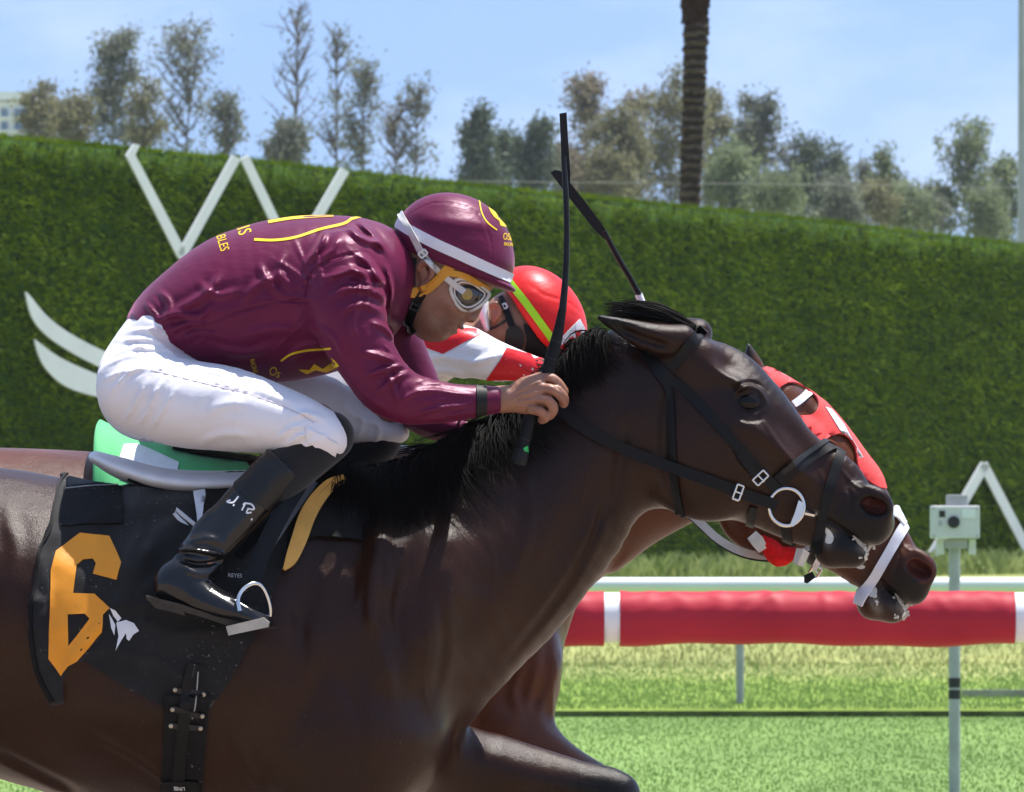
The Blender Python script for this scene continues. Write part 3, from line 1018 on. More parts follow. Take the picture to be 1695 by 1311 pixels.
# ================================================================== HORSES
def mat_coat(name, brown, black, spec_rough=0.24):
    m, nt, b = new_mat(name)
    at = nt.nodes.new('ShaderNodeAttribute'); at.attribute_name = 'tint'
    sep = nt.nodes.new('ShaderNodeSeparateColor'); nt.links.new(at.outputs['Color'], sep.inputs[0])
    v = coords(nt)
    n1 = noise(nt, v, 5, 4); n2 = noise(nt, coords(nt, (1, 1, 0.4)), 420, 3, 0.75); n3 = noise(nt, v, 38, 4, 0.6)
    base = mix_col(nt, ramp(nt, n1, 0.3, 0.7), [c * 0.72 for c in brown], [c * 1.25 for c in brown])
    base = mix_col(nt, ramp(nt, n3, 0.35, 0.75), base, mix_col(nt, 0.5, base, [c * 0.7 for c in brown]))
    blk = mix_col(nt, ramp(nt, n3, 0.3, 0.7), [c * 0.7 for c in black], [c * 1.4 for c in black])
    c = mix_col(nt, sep.outputs[0], base, blk)
    c = mix_col(nt, sep.outputs[1], c, mix_col(nt, n3, (0.055, 0.014, 0.011), (0.10, 0.030, 0.022)))
    pale = nt.nodes.new('ShaderNodeMath'); pale.operation = 'MULTIPLY'
    nt.links.new(sep.outputs[2], pale.inputs[0]); nt.links.new(ramp(nt, n3, 0.3, 0.62), pale.inputs[1])
    c = mix_col(nt, pale.outputs[0], c, (0.36, 0.33, 0.28))
    nt.links.new(c, b.inputs['Base Color'])
    rr = nt.nodes.new('ShaderNodeMapRange'); nt.links.new(n2, rr.inputs['Value'])
    rr.inputs['To Min'].default_value = spec_rough - 0.05; rr.inputs['To Max'].default_value = spec_rough + 0.17
    nt.links.new(rr.outputs[0], b.inputs['Roughness'])
    b.inputs['Specular IOR Level'].default_value = 0.22
    b.inputs['Sheen Weight'].default_value = 0.0
    b.inputs['Sheen Roughness'].default_value = 0.35
    ad = nt.nodes.new('ShaderNodeMath'); ad.operation = 'MULTIPLY_ADD'
    nt.links.new(n3, ad.inputs[0]); ad.inputs[1].default_value = 1.2; nt.links.new(n2, ad.inputs[2])
    bump(nt, b, ad.outputs[0], 0.5, 0.002)
    return m
M['coat_dark'] = mat_coat('dark_bay_coat', (0.0285, 0.0088, 0.0031), (0.0038, 0.0028, 0.0024))
M['coat_bay'] = mat_coat('bay_coat', (0.095, 0.027, 0.009), (0.009, 0.0065, 0.0055))
def mat_hair(name, col):
    m, nt, b = new_mat(name)
    g = nt.nodes.new('ShaderNodeNewGeometry')
    nt.links.new(mix_col(nt, g.outputs['Random Per Island'], [c * 0.6 for c in col], [c * 1.7 for c in col]), b.inputs['Base Color'])
    b.inputs['Roughness'].default_value = 0.6
    b.inputs['Specular IOR Level'].default_value = 0.05
    return m
M['mane'] = mat_hair('black_mane', (0.0032, 0.0027, 0.0024))
M['eye'] = mat_plain('dark_eye', (0.004, 0.0025, 0.002), 0.03, 0.25, bs=0, var=0.1)
M['hoof'] = mat_plain('hoof_horn', (0.05, 0.045, 0.04), 0.5)
M['foam'] = mat_plain('mouth_foam', (0.62, 0.60, 0.54), 0.35, 0.5, var=0.15, vs=60, bs=0.5, bd=0.002, bscale=200)

def set_tint(me, fn):
    n = len(me.vertices)
    co = np.empty(n * 3, dtype=np.float32); me.vertices.foreach_get('co', co); co = co.reshape(-1, 3)
    s = (co[:, 1] + CAM_D) / F
    px = co[:, 0] / s + 847.5; py = HOR - (co[:, 2] - CAM_Z) / s
    C = np.zeros((n, 4), dtype=np.float32); C[:, 3] = 1
    C[:, :3] = np.clip(fn(px, py, co), 0, 1)
    a = me.color_attributes.new('tint', 'FLOAT_COLOR', 'POINT')
    a.data.foreach_set('color', C.ravel())
def g2(px, py, cx, cy, rx, ry, rot=0):
    c, s = math.cos(R(rot)), math.sin(R(rot))
    u = ((px - cx) * c + (py - cy) * s) / rx; v = (-(px - cx) * s + (py - cy) * c) / ry
    return np.exp(-(u * u + v * v))
def soft(px, py, x0, y0, dx, dy, w):
    """0..1 ramp across a pixel line, 1 on the side (dx, dy) points to"""
    l = math.hypot(dx, dy)
    return np.clip(((px - x0) * dx + (py - y0) * dy) / l / w + 0.5, 0, 1)

def head_features(s, T, Y0, sc):
    """features of a horse's head placed by the near horse's pixels, moved by T for the other horse"""
    def e(px, py, Y, rx, ry, rz, rot=0, k=0.02, op='u'):
        x, y = T(px, py); s.ell(x, y, Y0 + Y, rx * sc, ry, rz * sc, rot + T.rot, k, op)
    def b(px, py, Y, rx, ry, rz, amp, rot=0):
        x, y = T(px, py); s.bump(x, y, Y0 + Y, rx * sc, ry, rz * sc, amp, rot + T.rot)
    def f(line, w, amp, Y=0.0, hat=True, yr=0.14):
        s.fold([T(*p) for p in line], w * sc, amp, Y0 + Y, hat=hat, yr=yr)
    for sd in (-1, 1):
        e(1168, 770, sd * 0.045, 96, 0.042, 92, 0, 0.03)                 # flat round cheek
        e(1150, 600, sd * 0.05, 60, 0.035, 42, 45, 0.03)                  # base of the ear and temple
        b(1222, 632, sd * 0.095, 40, 0.03, 13, 0.017, 35)                 # bony arch over the eye
        b(1262, 655, sd * 0.095, 18, 0.025, 22, 0.007, 40)
        b(1238, 708, sd * 0.09, 38, 0.03, 14, 0.006, 25)                  # rim under the eye
        b(1203, 602, sd * 0.085, 22, 0.03, 13, -0.017, 45)                # hollow above the eye
        b(1239, 667, sd * 0.105, 22, 0.022, 17, -0.014, 14)               # eye socket
        b(1290, 745, sd * 0.075, 62, 0.025, 9, 0.0125, 42)                  # facial crest
        b(1330, 738, sd * 0.06, 55, 0.03, 18, -0.009, 43)
        b(1300, 796, sd * 0.06, 50, 0.03, 20, -0.009, 40)
        e(1441, 836, sd * 0.040, 38, 0.020, 32, 20, 0.02)                 # flared nostril
        e(1450, 841, sd * 0.070, 22, 0.050, 17, 10, 0.006, 's')
        e(1436, 831, sd * 0.066, 14, 0.030, 10, -25, 0.006, 's')
        b(1440, 806, sd * 0.05, 34, 0.02, 8, 0.004, 30)
        e(1441, 872, sd * 0.024, 27, 0.028, 28, 20, 0.02)                  # upper lip
        e(1415, 868, sd * 0.026, 40, 0.022, 22, 32, 0.02)
        e(1399, 911, sd * 0.016, 38, 0.030, 27, 22, 0.012)                # lower lip and chin
        e(1376, 910, sd * 0.016, 28, 0.030, 30, 10, 0.015)
    yr = 0.16
    f([(1330, 846), (1372, 862), (1405, 885), (1432, 902), (1456, 906)], 3.0, -0.007, 0, False, yr)       # mouth
    f([(1110, 620), (1098, 700), (1106, 790), (1140, 850)], 12, -0.010, -0.03, False, 0.1)                  # groove behind the cheek
    for lid, w_, a_ in (([(1210, 662), (1221, 646), (1240, 640), (1257, 648), (1269, 669)], 5, 0.0050), ([(1212, 668), (1224, 682), (1242, 687), (1258, 682), (1268, 672)], 4.5, 0.0026), ([(1206, 650), (1222, 638), (1242, 634), (1262, 642)], 4, -0.003), ([(1216, 690), (1236, 698), (1262, 694)], 4, -0.003)):
        f(lid, w_, a_, 0, True, 0.16)
    f([(1258, 690), (1290, 740), (1335, 790)], 5, 0.0032, -0.03, True, 0.1)
    f([(1200, 720), (1215, 760), (1250, 800)], 5, 0.0028, -0.03, True, 0.1)                                   # veins
    f([(1350, 770), (1365, 800), (1360, 830)], 5, 0.0022, -0.03, True, 0.1)
    f([(1390, 775), (1412, 800), (1428, 812)], 4, 0.002, -0.03, True, 0.1)
    f([(1400, 800), (1408, 830), (1400, 855)], 5, -0.0022, -0.03, True, 0.1)

class Place:
    """pixel mapping from the near horse's head to another head"""
    def __init__(s, src=(0, 0), dst=(0, 0), sc=1.0, rot=0.0): s.src, s.dst, s.sc, s.rot = src, dst, sc, rot
    def __call__(s, x, y):
        c, n = math.cos(R(s.rot)), math.sin(R(s.rot))
        dx, dy = (x - s.src[0]) * s.sc, (y - s.src[1]) * s.sc
        return (s.dst[0] + dx * c - dy * n, s.dst[1] + dx * n + dy * c)

def horse_legs(s, Y0, dx, dy, legs):
    for st in legs:
        s.chain([(x + dx, y + dy, Y0 + Y, ra, rb) for (x, y, Y, ra, rb) in st], 0.05, 3)

# ---- the near, dark bay horse --------------------------------------------------------------------------------------
s = SDF()
s.tb([(-655, 900, -640, 1120, .13, 0), (-590, 820, -560, 1210, .20, 0), (-480, 768, -450, 1270, .255, 0), (-330, 750, -320, 1285, .28, 0), (-150, 757, -150, 1285, .285, 0), (0, 774, 0, 1287, .29, 0),
      (150, 800, 150, 1325, .305, 0), (300, 792, 300, 1362, .305, 0), (430, 784, 440, 1385, .29, 0), (545, 774, 555, 1390, .255, 0)], 0.03, 3)
s.tb([(570, 790, 640, 1300, .22, 0), (670, 762, 742, 1200, .185, 0), (770, 708, 848, 1098, .145, 0), (850, 672, 938, 1003, .112, 0), (925, 620, 1004, 908, .092, 0), (985, 560, 1068, 858, .082, 0), (1045, 528, 1105, 838, .078, 0)], 0.04, 4)
s.tb([(1085, 532, 1098, 810, .075, 0), (1150, 541, 1118, 842, .088, 0), (1200, 570, 1150, 864, .098, 0), (1248, 616, 1197, 870, .100, 0), (1290, 672, 1247, 880, .083, 0), (1344, 722, 1292, 892, .062, 0), (1396, 752, 1330, 903, .050, 0), (1430, 792, 1368, 902, .048, 0), (1462, 826, 1412, 896, .047, 0), (1466, 848, 1432, 892, .044, 0)], 0.03, 4)
# shoulder, breast, forearm and croup masses
for sd in (-1, 1):
    s.ell(635, 1060, sd * 0.15, 105, 0.085, 200, 24, 0.05)
    s.ell(682, 1225, sd * 0.11, 62, 0.10, 95, 14, 0.04)
    s.ell(560, 1235, sd * 0.20, 120, 0.065, 110, 30, 0.06)
    s.ell(-430, 1030, sd * 0.14, 200, 0.14, 230, 0, 0.06)
    s.bump(560, 960, sd * 0.24, 45, 0.12, 130, -0.010, 12)
    s.bump(624, 950, sd * 0.24, 17, 0.12, 90, 0.022, 4)
    s.bump(636, 1100, sd * 0.24, 26, 0.12, 50, 0.016, 10)
    s.bump(672, 1010, sd * 0.22, 26, 0.12, 140, -0.008, 14)
    s.bump(850, 990, sd * 0.14, 60, 0.1, 150, 0.006, 38)
    s.bump(930, 900, sd * 0.10, 26, 0.1, 150, -0.008, 35)
    s.bump(790, 1120, sd * 0.16, 30, 0.1, 100, -0.010, 38)
    s.bump(30, 1150, sd * 0.26, 60, 0.15, 120, -0.012, -25)
    s.bump(110, 1020, sd * 0.28, 30, 0.15, 120, 0.005, 10)
s.bump(750, 1245, -0.10, 22, 0.1, 50, -0.02, 15)
for sd in (-1, 1):
    for (x, y, rx, rz, am, ro) in ((560, 1060, 55, 120, .012, 20), (505, 1010, 18, 130, -.010, 14), (720, 1030, 30, 150, .010, 30), (760, 900, 60, 40, .008, 30), (690, 930, 20, 110, -.009, 24), (830, 850, 70, 26, -.006, -40), (620, 1210, 60, 50, .012, 0), (500, 1180, 20, 90, -.009, 25), (430, 1060, 50, 110, .006, 12), (240, 1180, 150, 30, .008, 14), (60, 960, 70, 110, .010, 0), (130, 1120, 22, 120, -.006, 20)):
        s.bump(x, y, sd * .24, rx, .16, rz, am, ro)
for line, w, a in (([(618, 880), (612, 980), (640, 1080), (655, 1160)], 16, 0.006), ([(690, 905), (660, 1000), (670, 1090)], 14, -0.005), ([(725, 960), (735, 1060), (720, 1150)], 12, -0.004), ([(870, 780), (880, 860), (850, 960)], 14, 0.004),
                   ([(1005, 800), (985, 880), (930, 980), (840, 1090)], 10, -0.006), ([(1035, 700), (1020, 800), (1010, 860)], 14, -0.006), ([(560, 1100), (600, 1190), (590, 1290)], 15, -0.006), ([(380, 1110), (400, 1220), (440, 1311)], 14, 0.004),
                   ([(0, 1238), (70, 1275), (140, 1311)], 12, -0.008), ([(150, 1200), (250, 1260), (330, 1330)], 10, 0.004), ([(20, 830), (40, 920), (20, 1000)], 16, 0.004), ([(480, 980), (510, 1060), (500, 1150)], 12, -0.004), ([(770, 1190), (757, 1225), (758, 1262)], 7, 0.006),
                   ([(640, 880), (655, 940), (648, 1010), (668, 1090)], 5, 0.003), ([(590, 900), (600, 960), (588, 1030)], 6, 0.003), ([(700, 1000), (712, 1060), (702, 1120), (716, 1180)], 4, 0.0022), ([(800, 880), (820, 930), (812, 990)], 5, 0.002), ([(900, 770), (890, 840), (905, 900)], 5, 0.002), ([(200, 1220), (280, 1240), (350, 1300)], 5, 0.002), ([(430, 1120), (470, 1180), (480, 1260)], 6, 0.003), ([(960, 720), (970, 790), (950, 860)], 5, 0.002), ([(40, 1060), (60, 1120), (110, 1180)], 6, 0.003)):
    s.fold(line, w, a, 0.0, hat=True, yr=0.36)
for c in ([(560, 1230, -.16, 100, .10), (575, 1400, -.16, 78, .085), (600, 1560, -.15, 50, .05), (610, 1640, -.15, 48, .045), (600, 1780, -.15, 30, .03), (590, 1880, -.15, 32, .032), (640, 1960, -.15, 30, .034), (665, 2010, -.15, 42, .05)],
          [(680, 1290, .12, 80, .10), (780, 1272, .14, 66, .085), (870, 1288, .15, 56, .07), (955, 1305, .15, 46, .052), (1012, 1322, .15, 44, .046), (1000, 1400, .15, 36, .036), (960, 1520, .15, 30, .03), (930, 1560, .15, 32, .032), (870, 1600, .15, 34, .036), (845, 1650, .15, 42, .05)],
          [(-420, 1100, -.15, 170, .12), (-330, 1280, -.17, 120, .11), (-400, 1450, -.16, 72, .07), (-480, 1560, -.15, 55, .048), (-450, 1720, -.15, 34, .034), (-420, 1850, -.15, 34, .034), (-370, 1910, -.15, 30, .035), (-340, 1960, -.15, 42, .05)],
          [(-470, 1100, .15, 170, .12), (-520, 1290, .17, 115, .11), (-660, 1420, .16, 68, .066), (-760, 1500, .15, 52, .046), (-820, 1650, .15, 34, .034), (-860, 1770, .15, 34, .034), (-910, 1800, .15, 30, .035), (-950, 1850, .15, 42, .05)]):
    s.chain(c, 0.06, 3)
s.ell(1022, 1318, .15, 34, .045, 36, 20, .02)
ID = Place()
head_features(s, ID, 0.0, 1.0)
# ears laid back
for sd, (dx, dy) in ((-1, (0, 0)), (1, (26, -10))):
    s.chain([(1128 + dx, 562 + dy, sd * .062, 26, .030), (1090 + dx, 562 + dy, sd * .075, 27, .028), (1050 + dx, 550 + dy, sd * .082, 20, .022), (1015 + dx, 536 + dy, sd * .085, 11, .014), (993 + dx, 526 + dy, sd * .085, 3.5, .006)], 0.012, 4)
    s.fold([(1112 + dx, 574 + dy), (1070 + dx, 562 + dy), (1010 + dx, 536 + dy)], 7, -0.012, sd * .09, hat=False, yr=0.04)
s.ripple(0.0009, 55, 3)
HB = [(sdf_box(-900, 2060, 480, 700, -.42, .42)[0], sdf_box(-900, 2060, 480, 700, -.42, .42)[1], 0.0095)]
a, b = sdf_box(-60, 1420, 1060, 690, -.40, .40)
lo, hi = P(-700, 2060), P(1100, 690)
near_blocks = [((lo.x - .35, -.40, lo.z), (P(-40, 0).x, .40, P(0, 720).z), 0.012),
               ((P(-42, 0).x, -.40, P(0, 1400).z), (P(960, 0).x, .34, P(0, 560).z), 0.0055),
               ((P(956, 0).x, -.17, P(0, 1180).z), (P(1500, 0).x, .17, P(0, 490).z), 0.0033),
               ((P(956, 0).x, -.02, P(0, 1700).z), (P(1080, 0).x, .24, P(0, 1178).z), 0.0055),
               ((P(-42, 0).x, -.36, P(0, 2060).z), (P(960, 0).x, .30, P(0, 1398).z), 0.010)]
near_horse = empty('racehorse', P(400, 2177, 0))
tag(near_horse, 'dark bay racehorse nearest the camera, ears pinned, black bridle, galloping right', 'horse')
me = s.mesh('body', near_blocks, 1)
def tint_near(px, py, co):
    blk = g2(px, py, 1430, 880, 85, 75, 0) * 1.1 + g2(px, py, 1238, 665, 55, 34, 25) * 0.75 + 0.95 * soft(px, py, 950, 1283, 0.7, 0.7, 70) * (py > 1150)
    blk = blk + g2(px, py, 1010, 540, 45, 24) + g2(px, py, 1290, 640, 110, 20, 46) * 0.7 + g2(px, py, 1040, 620, 90, 90) * .55 + 0.95 * soft(px, py, 700, 850, -0.30, -1, 130) * np.clip((1010 - px) / 120, 0, 1) * np.clip((px - 430) / 60, 0, 1)
    blk = blk + np.clip((py - 1430) / 150, 0, 1)
    dn = np.hypot((px - 1447) / 30, (py - 838) / 27)
    fl = (dn < 0.9) * (np.abs(co[:, 1]) < .046)
    pl = g2(px, py, 1372, 890, 9, 12) * 0.8 + g2(px, py, 1440, 912, 16, 9, 20) * 0.9 + g2(px, py, 1350, 850, 14, 4, 0) * 0.6
    return np.stack([blk, fl, pl], 1)
set_tint(me, tint_near)
near_body = link('body', me, M['coat_dark'], near_horse)
NB = bvh_of(near_body)
NDEC = NB

def horse_eye(parent, T, Y0, sc, bvh):
    x, y = T(1239, 666)
    l, n, ok = hit(x, y, bvh, Y0)
    for sd in (0, 1):
        yy = l.y if sd == 0 else 2 * Y0 - l.y
        o = MB().sphere(Vector((l.x, yy + (0.0085 if sd == 0 else -0.0085), l.z)), (0.0225, 0.0170, 0.0180), 24, 16).build('eye', M['eye'], parent, smooth=True)
M['lid'] = mat_plain('eyelid_skin', (0.014, 0.010, 0.009), 0.35, 0.5, bs=0.3)
horse_eye(near_horse, ID, 0.0, 1.0, NB)

def strands(n, root, path, w0, w1, seg=6):
    """hair: root(i) -> (px,py,Y), path gives list of following points; each lock a thin tapering ribbon with a fold"""
    V, T = [], []
    for i in range(n):
        pts = path(i)
        if pts is None: continue
        m = len(pts)
        w = random.uniform(w0, w1)
        base = len(V)
        for j, p in enumerate(pts):
            t = (pts[min(j + 1, m - 1)] - pts[max(j - 1, 0)]).normalized()
            sd = t.cross(Vector((0.15, -1, 0.3))).normalized()
            ww = w * (1 - (j / (m - 1)) ** 1.6 * 0.93)
            V += [p - sd * ww, p + Vector((0, -ww * 0.7, ww * 0.3)), p + sd * ww]
        for j in range(m - 1):
            a = base + 3 * j
            T += [(a, a + 1, a + 4, a + 3), (a + 1, a + 2, a + 5, a + 4)]
    return np_mesh('hair', V, T)

crest = catmull([(548, 762), (600, 772), (680, 754), (760, 714), (850, 672), (915, 628), (955, 590), (984, 566), (1008, 556)], 10)
def mane_path(i):
    u = random.random() ** 0.85
    f = u * (len(crest) - 1); k = min(int(f), len(crest) - 2)
    r = crest[k] + (crest[k + 1] - crest[k]) * (f - k)
    x, y = r[0] + random.uniform(-4, 4), r[1] + random.uniform(-2, 6)
    L = random.uniform(0.45, 1.0) * float(np.interp(x, [548, 620, 760, 880, 940, 1000, 1040], [70, 130, 165, 115, 80, 72, 50]))
    ang = math.radians(float(np.interp(x, [548, 700, 860, 940, 1040], [128, 132, 136, 116, 108])) + random.gauss(0, 11))
    m = 7
    pts = []
    curl = random.gauss(0, 0.35); lift = random.uniform(0.002, 0.022) if random.random() > 0.08 else random.uniform(0.02, 0.045)
    loft = random.gauss(0, 5)
    for j in range(m):
        t = j / (m - 1)
        a = ang + curl * t - 0.45 * t * (x < 900)
        qx = x + math.cos(a) * L * t; qy = y + math.sin(a) * L * t - 5 * math.sin(math.pi * min(1, t * 1.3)) * (x > 900) + loft * t
        l, n, ok = hit(qx, qy, NB, 0.0)
        h_ = lift * math.sin(math.pi * (0.15 + 0.7 * t)) + 0.002
        if ok: p = l + n * h_
        else:
            p = P(qx, qy, random.uniform(-0.05, -0.01))
        pts.append(p)
    # smooth the run so that locks do not jump
    for _ in range(2):
        pts = [pts[0]] + [(pts[j - 1] + pts[j] * 2 + pts[j + 1]) / 4 for j in range(1, m - 1)] + [pts[-1]]
    return pts
link('mane', strands(4200, None, mane_path, 0.0008, 0.0022), M['mane'], near_horse)
def fly_path(i):
    # loose wisps along the crest behind the ears, blown back
    u = random.random()
    x = 905 + 85 * u; y = float(np.interp(x, [905, 960, 1000, 1040], [634, 590, 556, 532])) + random.uniform(-2, 14)
    L = random.uniform(18, 52)
    a0 = math.radians(random.uniform(150, 250)); cu = random.gauss(0.0, 0.9)
    z0 = random.uniform(-0.06, 0.02)
    pts = []
    for j in range(6):
        t = j / 5; a = a0 - cu * t
        pts.append(P(x + math.cos(a) * L * t, y + math.sin(a) * L * t, z0 - 0.02 * t))
    return pts
link('mane_wisps', strands(110, None, fly_path, 0.0006, 0.0014), M['mane'], near_horse)
def fore_path(i):
    # the forelock, swept back over the poll between the ears
    z0 = random.uniform(-0.05, 0.05)
    x0 = 1146 + random.uniform(-10, 6); y0 = 541 + random.uniform(-2, 5)
    x1 = random.uniform(1000, 1045); y1 = random.uniform(500, 528)
    rise = random.uniform(8, 26)
    flick = random.gauss(0, 5)
    pts = []
    for j in range(8):
        t = j / 7
        pts.append(P(x0 + (x1 - x0) * t, y0 + (y1 - y0) * t * 0.9 - rise * math.sin(math.pi * t) * 0.75 - abs(flick) * t * t, z0 - 0.01 * math.sin(3 * t)))
    return pts
link('forelock', strands(420, None, fore_path, 0.0014, 0.0030), M['mane'], near_horse)
def tail_path(i):
    r = (-650 + random.uniform(-8, 8), 905 + random.uniform(-15, 15)); z0 = random.uniform(-.03, .03)
    L = random.uniform(380, 700); dy = random.gauss(0, 40); sp = random.gauss(0, .06)
    return [P(r[0] - L * t, r[1] + 230 * t * t - 40 * math.sin(3 * t) + dy * t, z0 + sp * t) for t in np.linspace(0, 1, 8)]
link('tail', strands(320, None, tail_path, 0.002, 0.004), M['mane'], near_horse)
# foam on the lips
SMEARS = [[(1428, 906), (1440, 903), (1445, 912), (1443, 924), (1434, 932), (1430, 922), (1433, 914)], [(1364, 872), (1374, 878), (1380, 890), (1376, 900), (1366, 898), (1368, 886)], [(1412, 886), (1426, 897), (1436, 903), (1432, 908), (1420, 900)], [(1338, 846), (1352, 849), (1346, 855), (1336, 853)]]
def foam(T, Y0, spots, bvh, parent, smears=SMEARS):
    mb = MB()
    for (x, y, r) in spots:
        l, n, ok = hit(*T(x, y), bvh, Y0)
        for _ in range(7):
            q = l + Vector((random.gauss(0, r * .5), random.uniform(-0.002, 0.003), random.gauss(0, r * .5)))
            rr = r * random.uniform(0.25, 0.6)
            mb.sphere(q, (rr, rr * 0.6, rr), 8, 6)
    o = mb.build('foam', M['foam'], parent, smooth=True); o['kind'] = 'stuff'
    for poly in smears: decal('foam_smear', smooth_poly([T(*p) for p in poly], 2), bvh, M['foam'], parent, off=-.0005, th=.002, step=4, Y=Y0)
foam(ID, 0.0, [(1438, 918, .006), (1432, 910, .005), (1441, 926, .005), (1425, 922, .004), (1371, 885, .004), (1369, 893, .004), (1445, 906, .005), (1412, 893, .003)], NB, near_horse)
# ================================================================== TACK OF THE NEAR HORSE
M['leather'] = mat_plain('black_leather', (0.0060, 0.0060, 0.0065), 0.5, 0.20, var=0.2, vs=60, bs=0.35, bd=0.0006, bscale=900)
M['leather_edge'] = mat_plain('black_leather_edge', (0.014, 0.014, 0.015), 0.5, 0.35, var=0.2, vs=60)
M['steel'] = mat_plain('polished_steel', (0.72, 0.71, 0.68), 0.16, 0.5, metal=1.0, var=0.05, bs=0)
M['brass'] = mat_plain('dull_brass', (0.50, 0.42, 0.30), 0.35, 0.5, metal=0.7, var=0.1, bs=0)
M['cloth_black'] = mat_weave('black_saddle_cloth', (0.011, 0.011, 0.012), 0.85, 0.15, 0.3, 700)
M['cloth_pad'] = mat_plain('black_pad', (0.007, 0.007, 0.0075), 0.75, 0.2, var=0.3, vs=25, bs=0.4, bd=0.001, bscale=400)
M['orange'] = mat_plain('orange_applique', (0.80, 0.30, 0.012), 0.5, 0.4, var=0.06, vs=18, bs=0.35, bd=0.002, bscale=45)
M['white_print'] = mat_plain('white_print', (0.74, 0.75, 0.78), 0.55, 0.3, var=0.04, vs=40, bs=0.1)
M['saddle_white'] = mat_plain('pale_saddle_leather', (0.72, 0.74, 0.78), 0.38, 0.5, var=0.08, vs=14, bs=0.15, bd=0.001, bscale=120)
M['grey_panel'] = mat_plain('grey_panel', (0.24, 0.26, 0.28), 0.5, 0.4, var=0.08, vs=20)
M['yellow_foam'] = mat_plain('yellow_foam_pad', (0.74, 0.40, 0.09), 0.6, 0.3, var=0.1, vs=30, bs=0.3, bd=0.001, bscale=120)
M['stitch'] = mat_plain('pale_stitching', (0.33, 0.33, 0.32), 0.7, 0.2, bs=0)

bridle = empty('bridle', P(1180, 700, -0.1)); tag(bridle, 'black leather bridle with steel ring bit on the dark bay horse', 'bridle')
strap('browband', [(1163, 546), (1145, 566), (1128, 588), (1112, 610)], 17, NB, M['leather'], bridle, mirror=0.0, flat=0.6)
strap('cheekpiece', [(1066, 582), (1082, 603), (1104, 622), (1148, 660), (1210, 728), (1262, 784), (1284, 809)], 17, NB, M['leather'], bridle, off=0.002, mirror=0.0, flat=0.6)
strap('strap_end', [(1224, 752), (1246, 780), (1262, 790)], 15, NB, M['leather'], bridle, off=0.005, th=0.0025, mirror=0.0, flat=0.6)
strap('throatlatch', [(1084, 612), (1104, 640), (1111, 670), (1113, 728), (1118, 800), (1126, 848), (1133, 868)], 13, NB, M['leather'], bridle, off=0.002, mirror=0.0, flat=0.5)
strap('noseband', [(1286, 797), (1310, 776), (1345, 752), (1376, 736), (1392, 738)], 22, NB, M['leather'], bridle, off=0.003, mirror=0.0, flat=0.5)
strap('noseband_edge', [(1292, 781), (1318, 762), (1350, 741), (1376, 728), (1388, 728)], 8, NB, M['leather_edge'], bridle, off=0.007, th=0.002, mirror=0.0, flat=0.5)
strap('flash_strap', [(1393, 742), (1386, 765), (1371, 812), (1362, 855), (1356, 890), (1352, 916)], 16, NB, M['leather'], bridle, off=0.003, mirror=0.0, flat=0.6)
strap('jaw_strap', [(1247, 838), (1243, 862), (1238, 880)], 14, NB, M['leather'], bridle, mirror=0.0, flat=0.5)
strap('curb_strap', [(1300, 866), (1304, 890), (1306, 912)], 15, NB, M['leather'], bridle, off=0.003, mirror=0.0, flat=0.5)
l0, n0, _ = hit(1302, 838, NB, 0); yb = l0.y - 0.012
ring = [P(1302 + 29 * math.cos(t), 839 + 31 * math.sin(t), yb + 0.004 * math.cos(t)) for t in np.linspace(0, 2 * math.pi, 36, endpoint=False)]
MB().tube(ring, 0.0036, 10, closed=True).build('bit_ring', M['steel'], bridle, smooth=True)
MB().tube([Vector((p.x, -p.y, p.z)) for p in ring], 0.0036, 10, closed=True).build('bit_ring', M['steel'], bridle, smooth=True)
MB().prism([P(x, y, yb - 0.004) for x, y in ((1322, 828), (1329, 832), (1330, 852), (1313, 872), (1308, 868), (1316, 848))], (0, 0.007, 0)).build('bit_cheek', M['steel'], bridle)
MB().tube([P(1318, 845, yb), P(1345, 851, yb + 0.02), P(1352, 852, 0)], 0.006, 8).build('bit_mouthpiece', M['steel'], bridle, smooth=True)
def buckle(px, py, w, h_, ang, bvh, parent, Y=0.0, lift=0.008, mat=None, tongue=True):
    l, n, _ = hit(px, py, bvh, Y)
    ca, sa = math.cos(R(ang)), math.sin(R(ang))
    yy = l.y - lift
    def q(u, v): return P(px + u * ca - v * sa, py + u * sa + v * ca, yy)
    mb = MB()
    corner = [q(-w / 2, -h_ / 2), q(w / 2, -h_ / 2), q(w / 2, h_ / 2), q(-w / 2, h_ / 2)]
    mb.tube(catmull([tuple(c) for c in corner[:2]], 3), 0.0021, 8)
    mb.tube([corner[1], corner[2]], 0.0021, 8); mb.tube([corner[2], corner[3]], 0.0021, 8); mb.tube([corner[3], corner[0]], 0.0021, 8)
    if tongue: mb.tube([q(-w / 2, 0), q(w * 0.7, 0)], 0.0017, 8)
    return mb.build('buckle', mat or M['steel'], parent, smooth=True)
buckle(1259, 791, 13, 24, 47, NB, bridle, lift=0.011)
buckle(1222, 815, 11, 25, 20, NB, bridle, lift=0.026)
# keepers
strap('keeper', [(1198, 725), (1212, 714)], 6, NB, M['leather'], bridle, off=0.006, th=0.002)
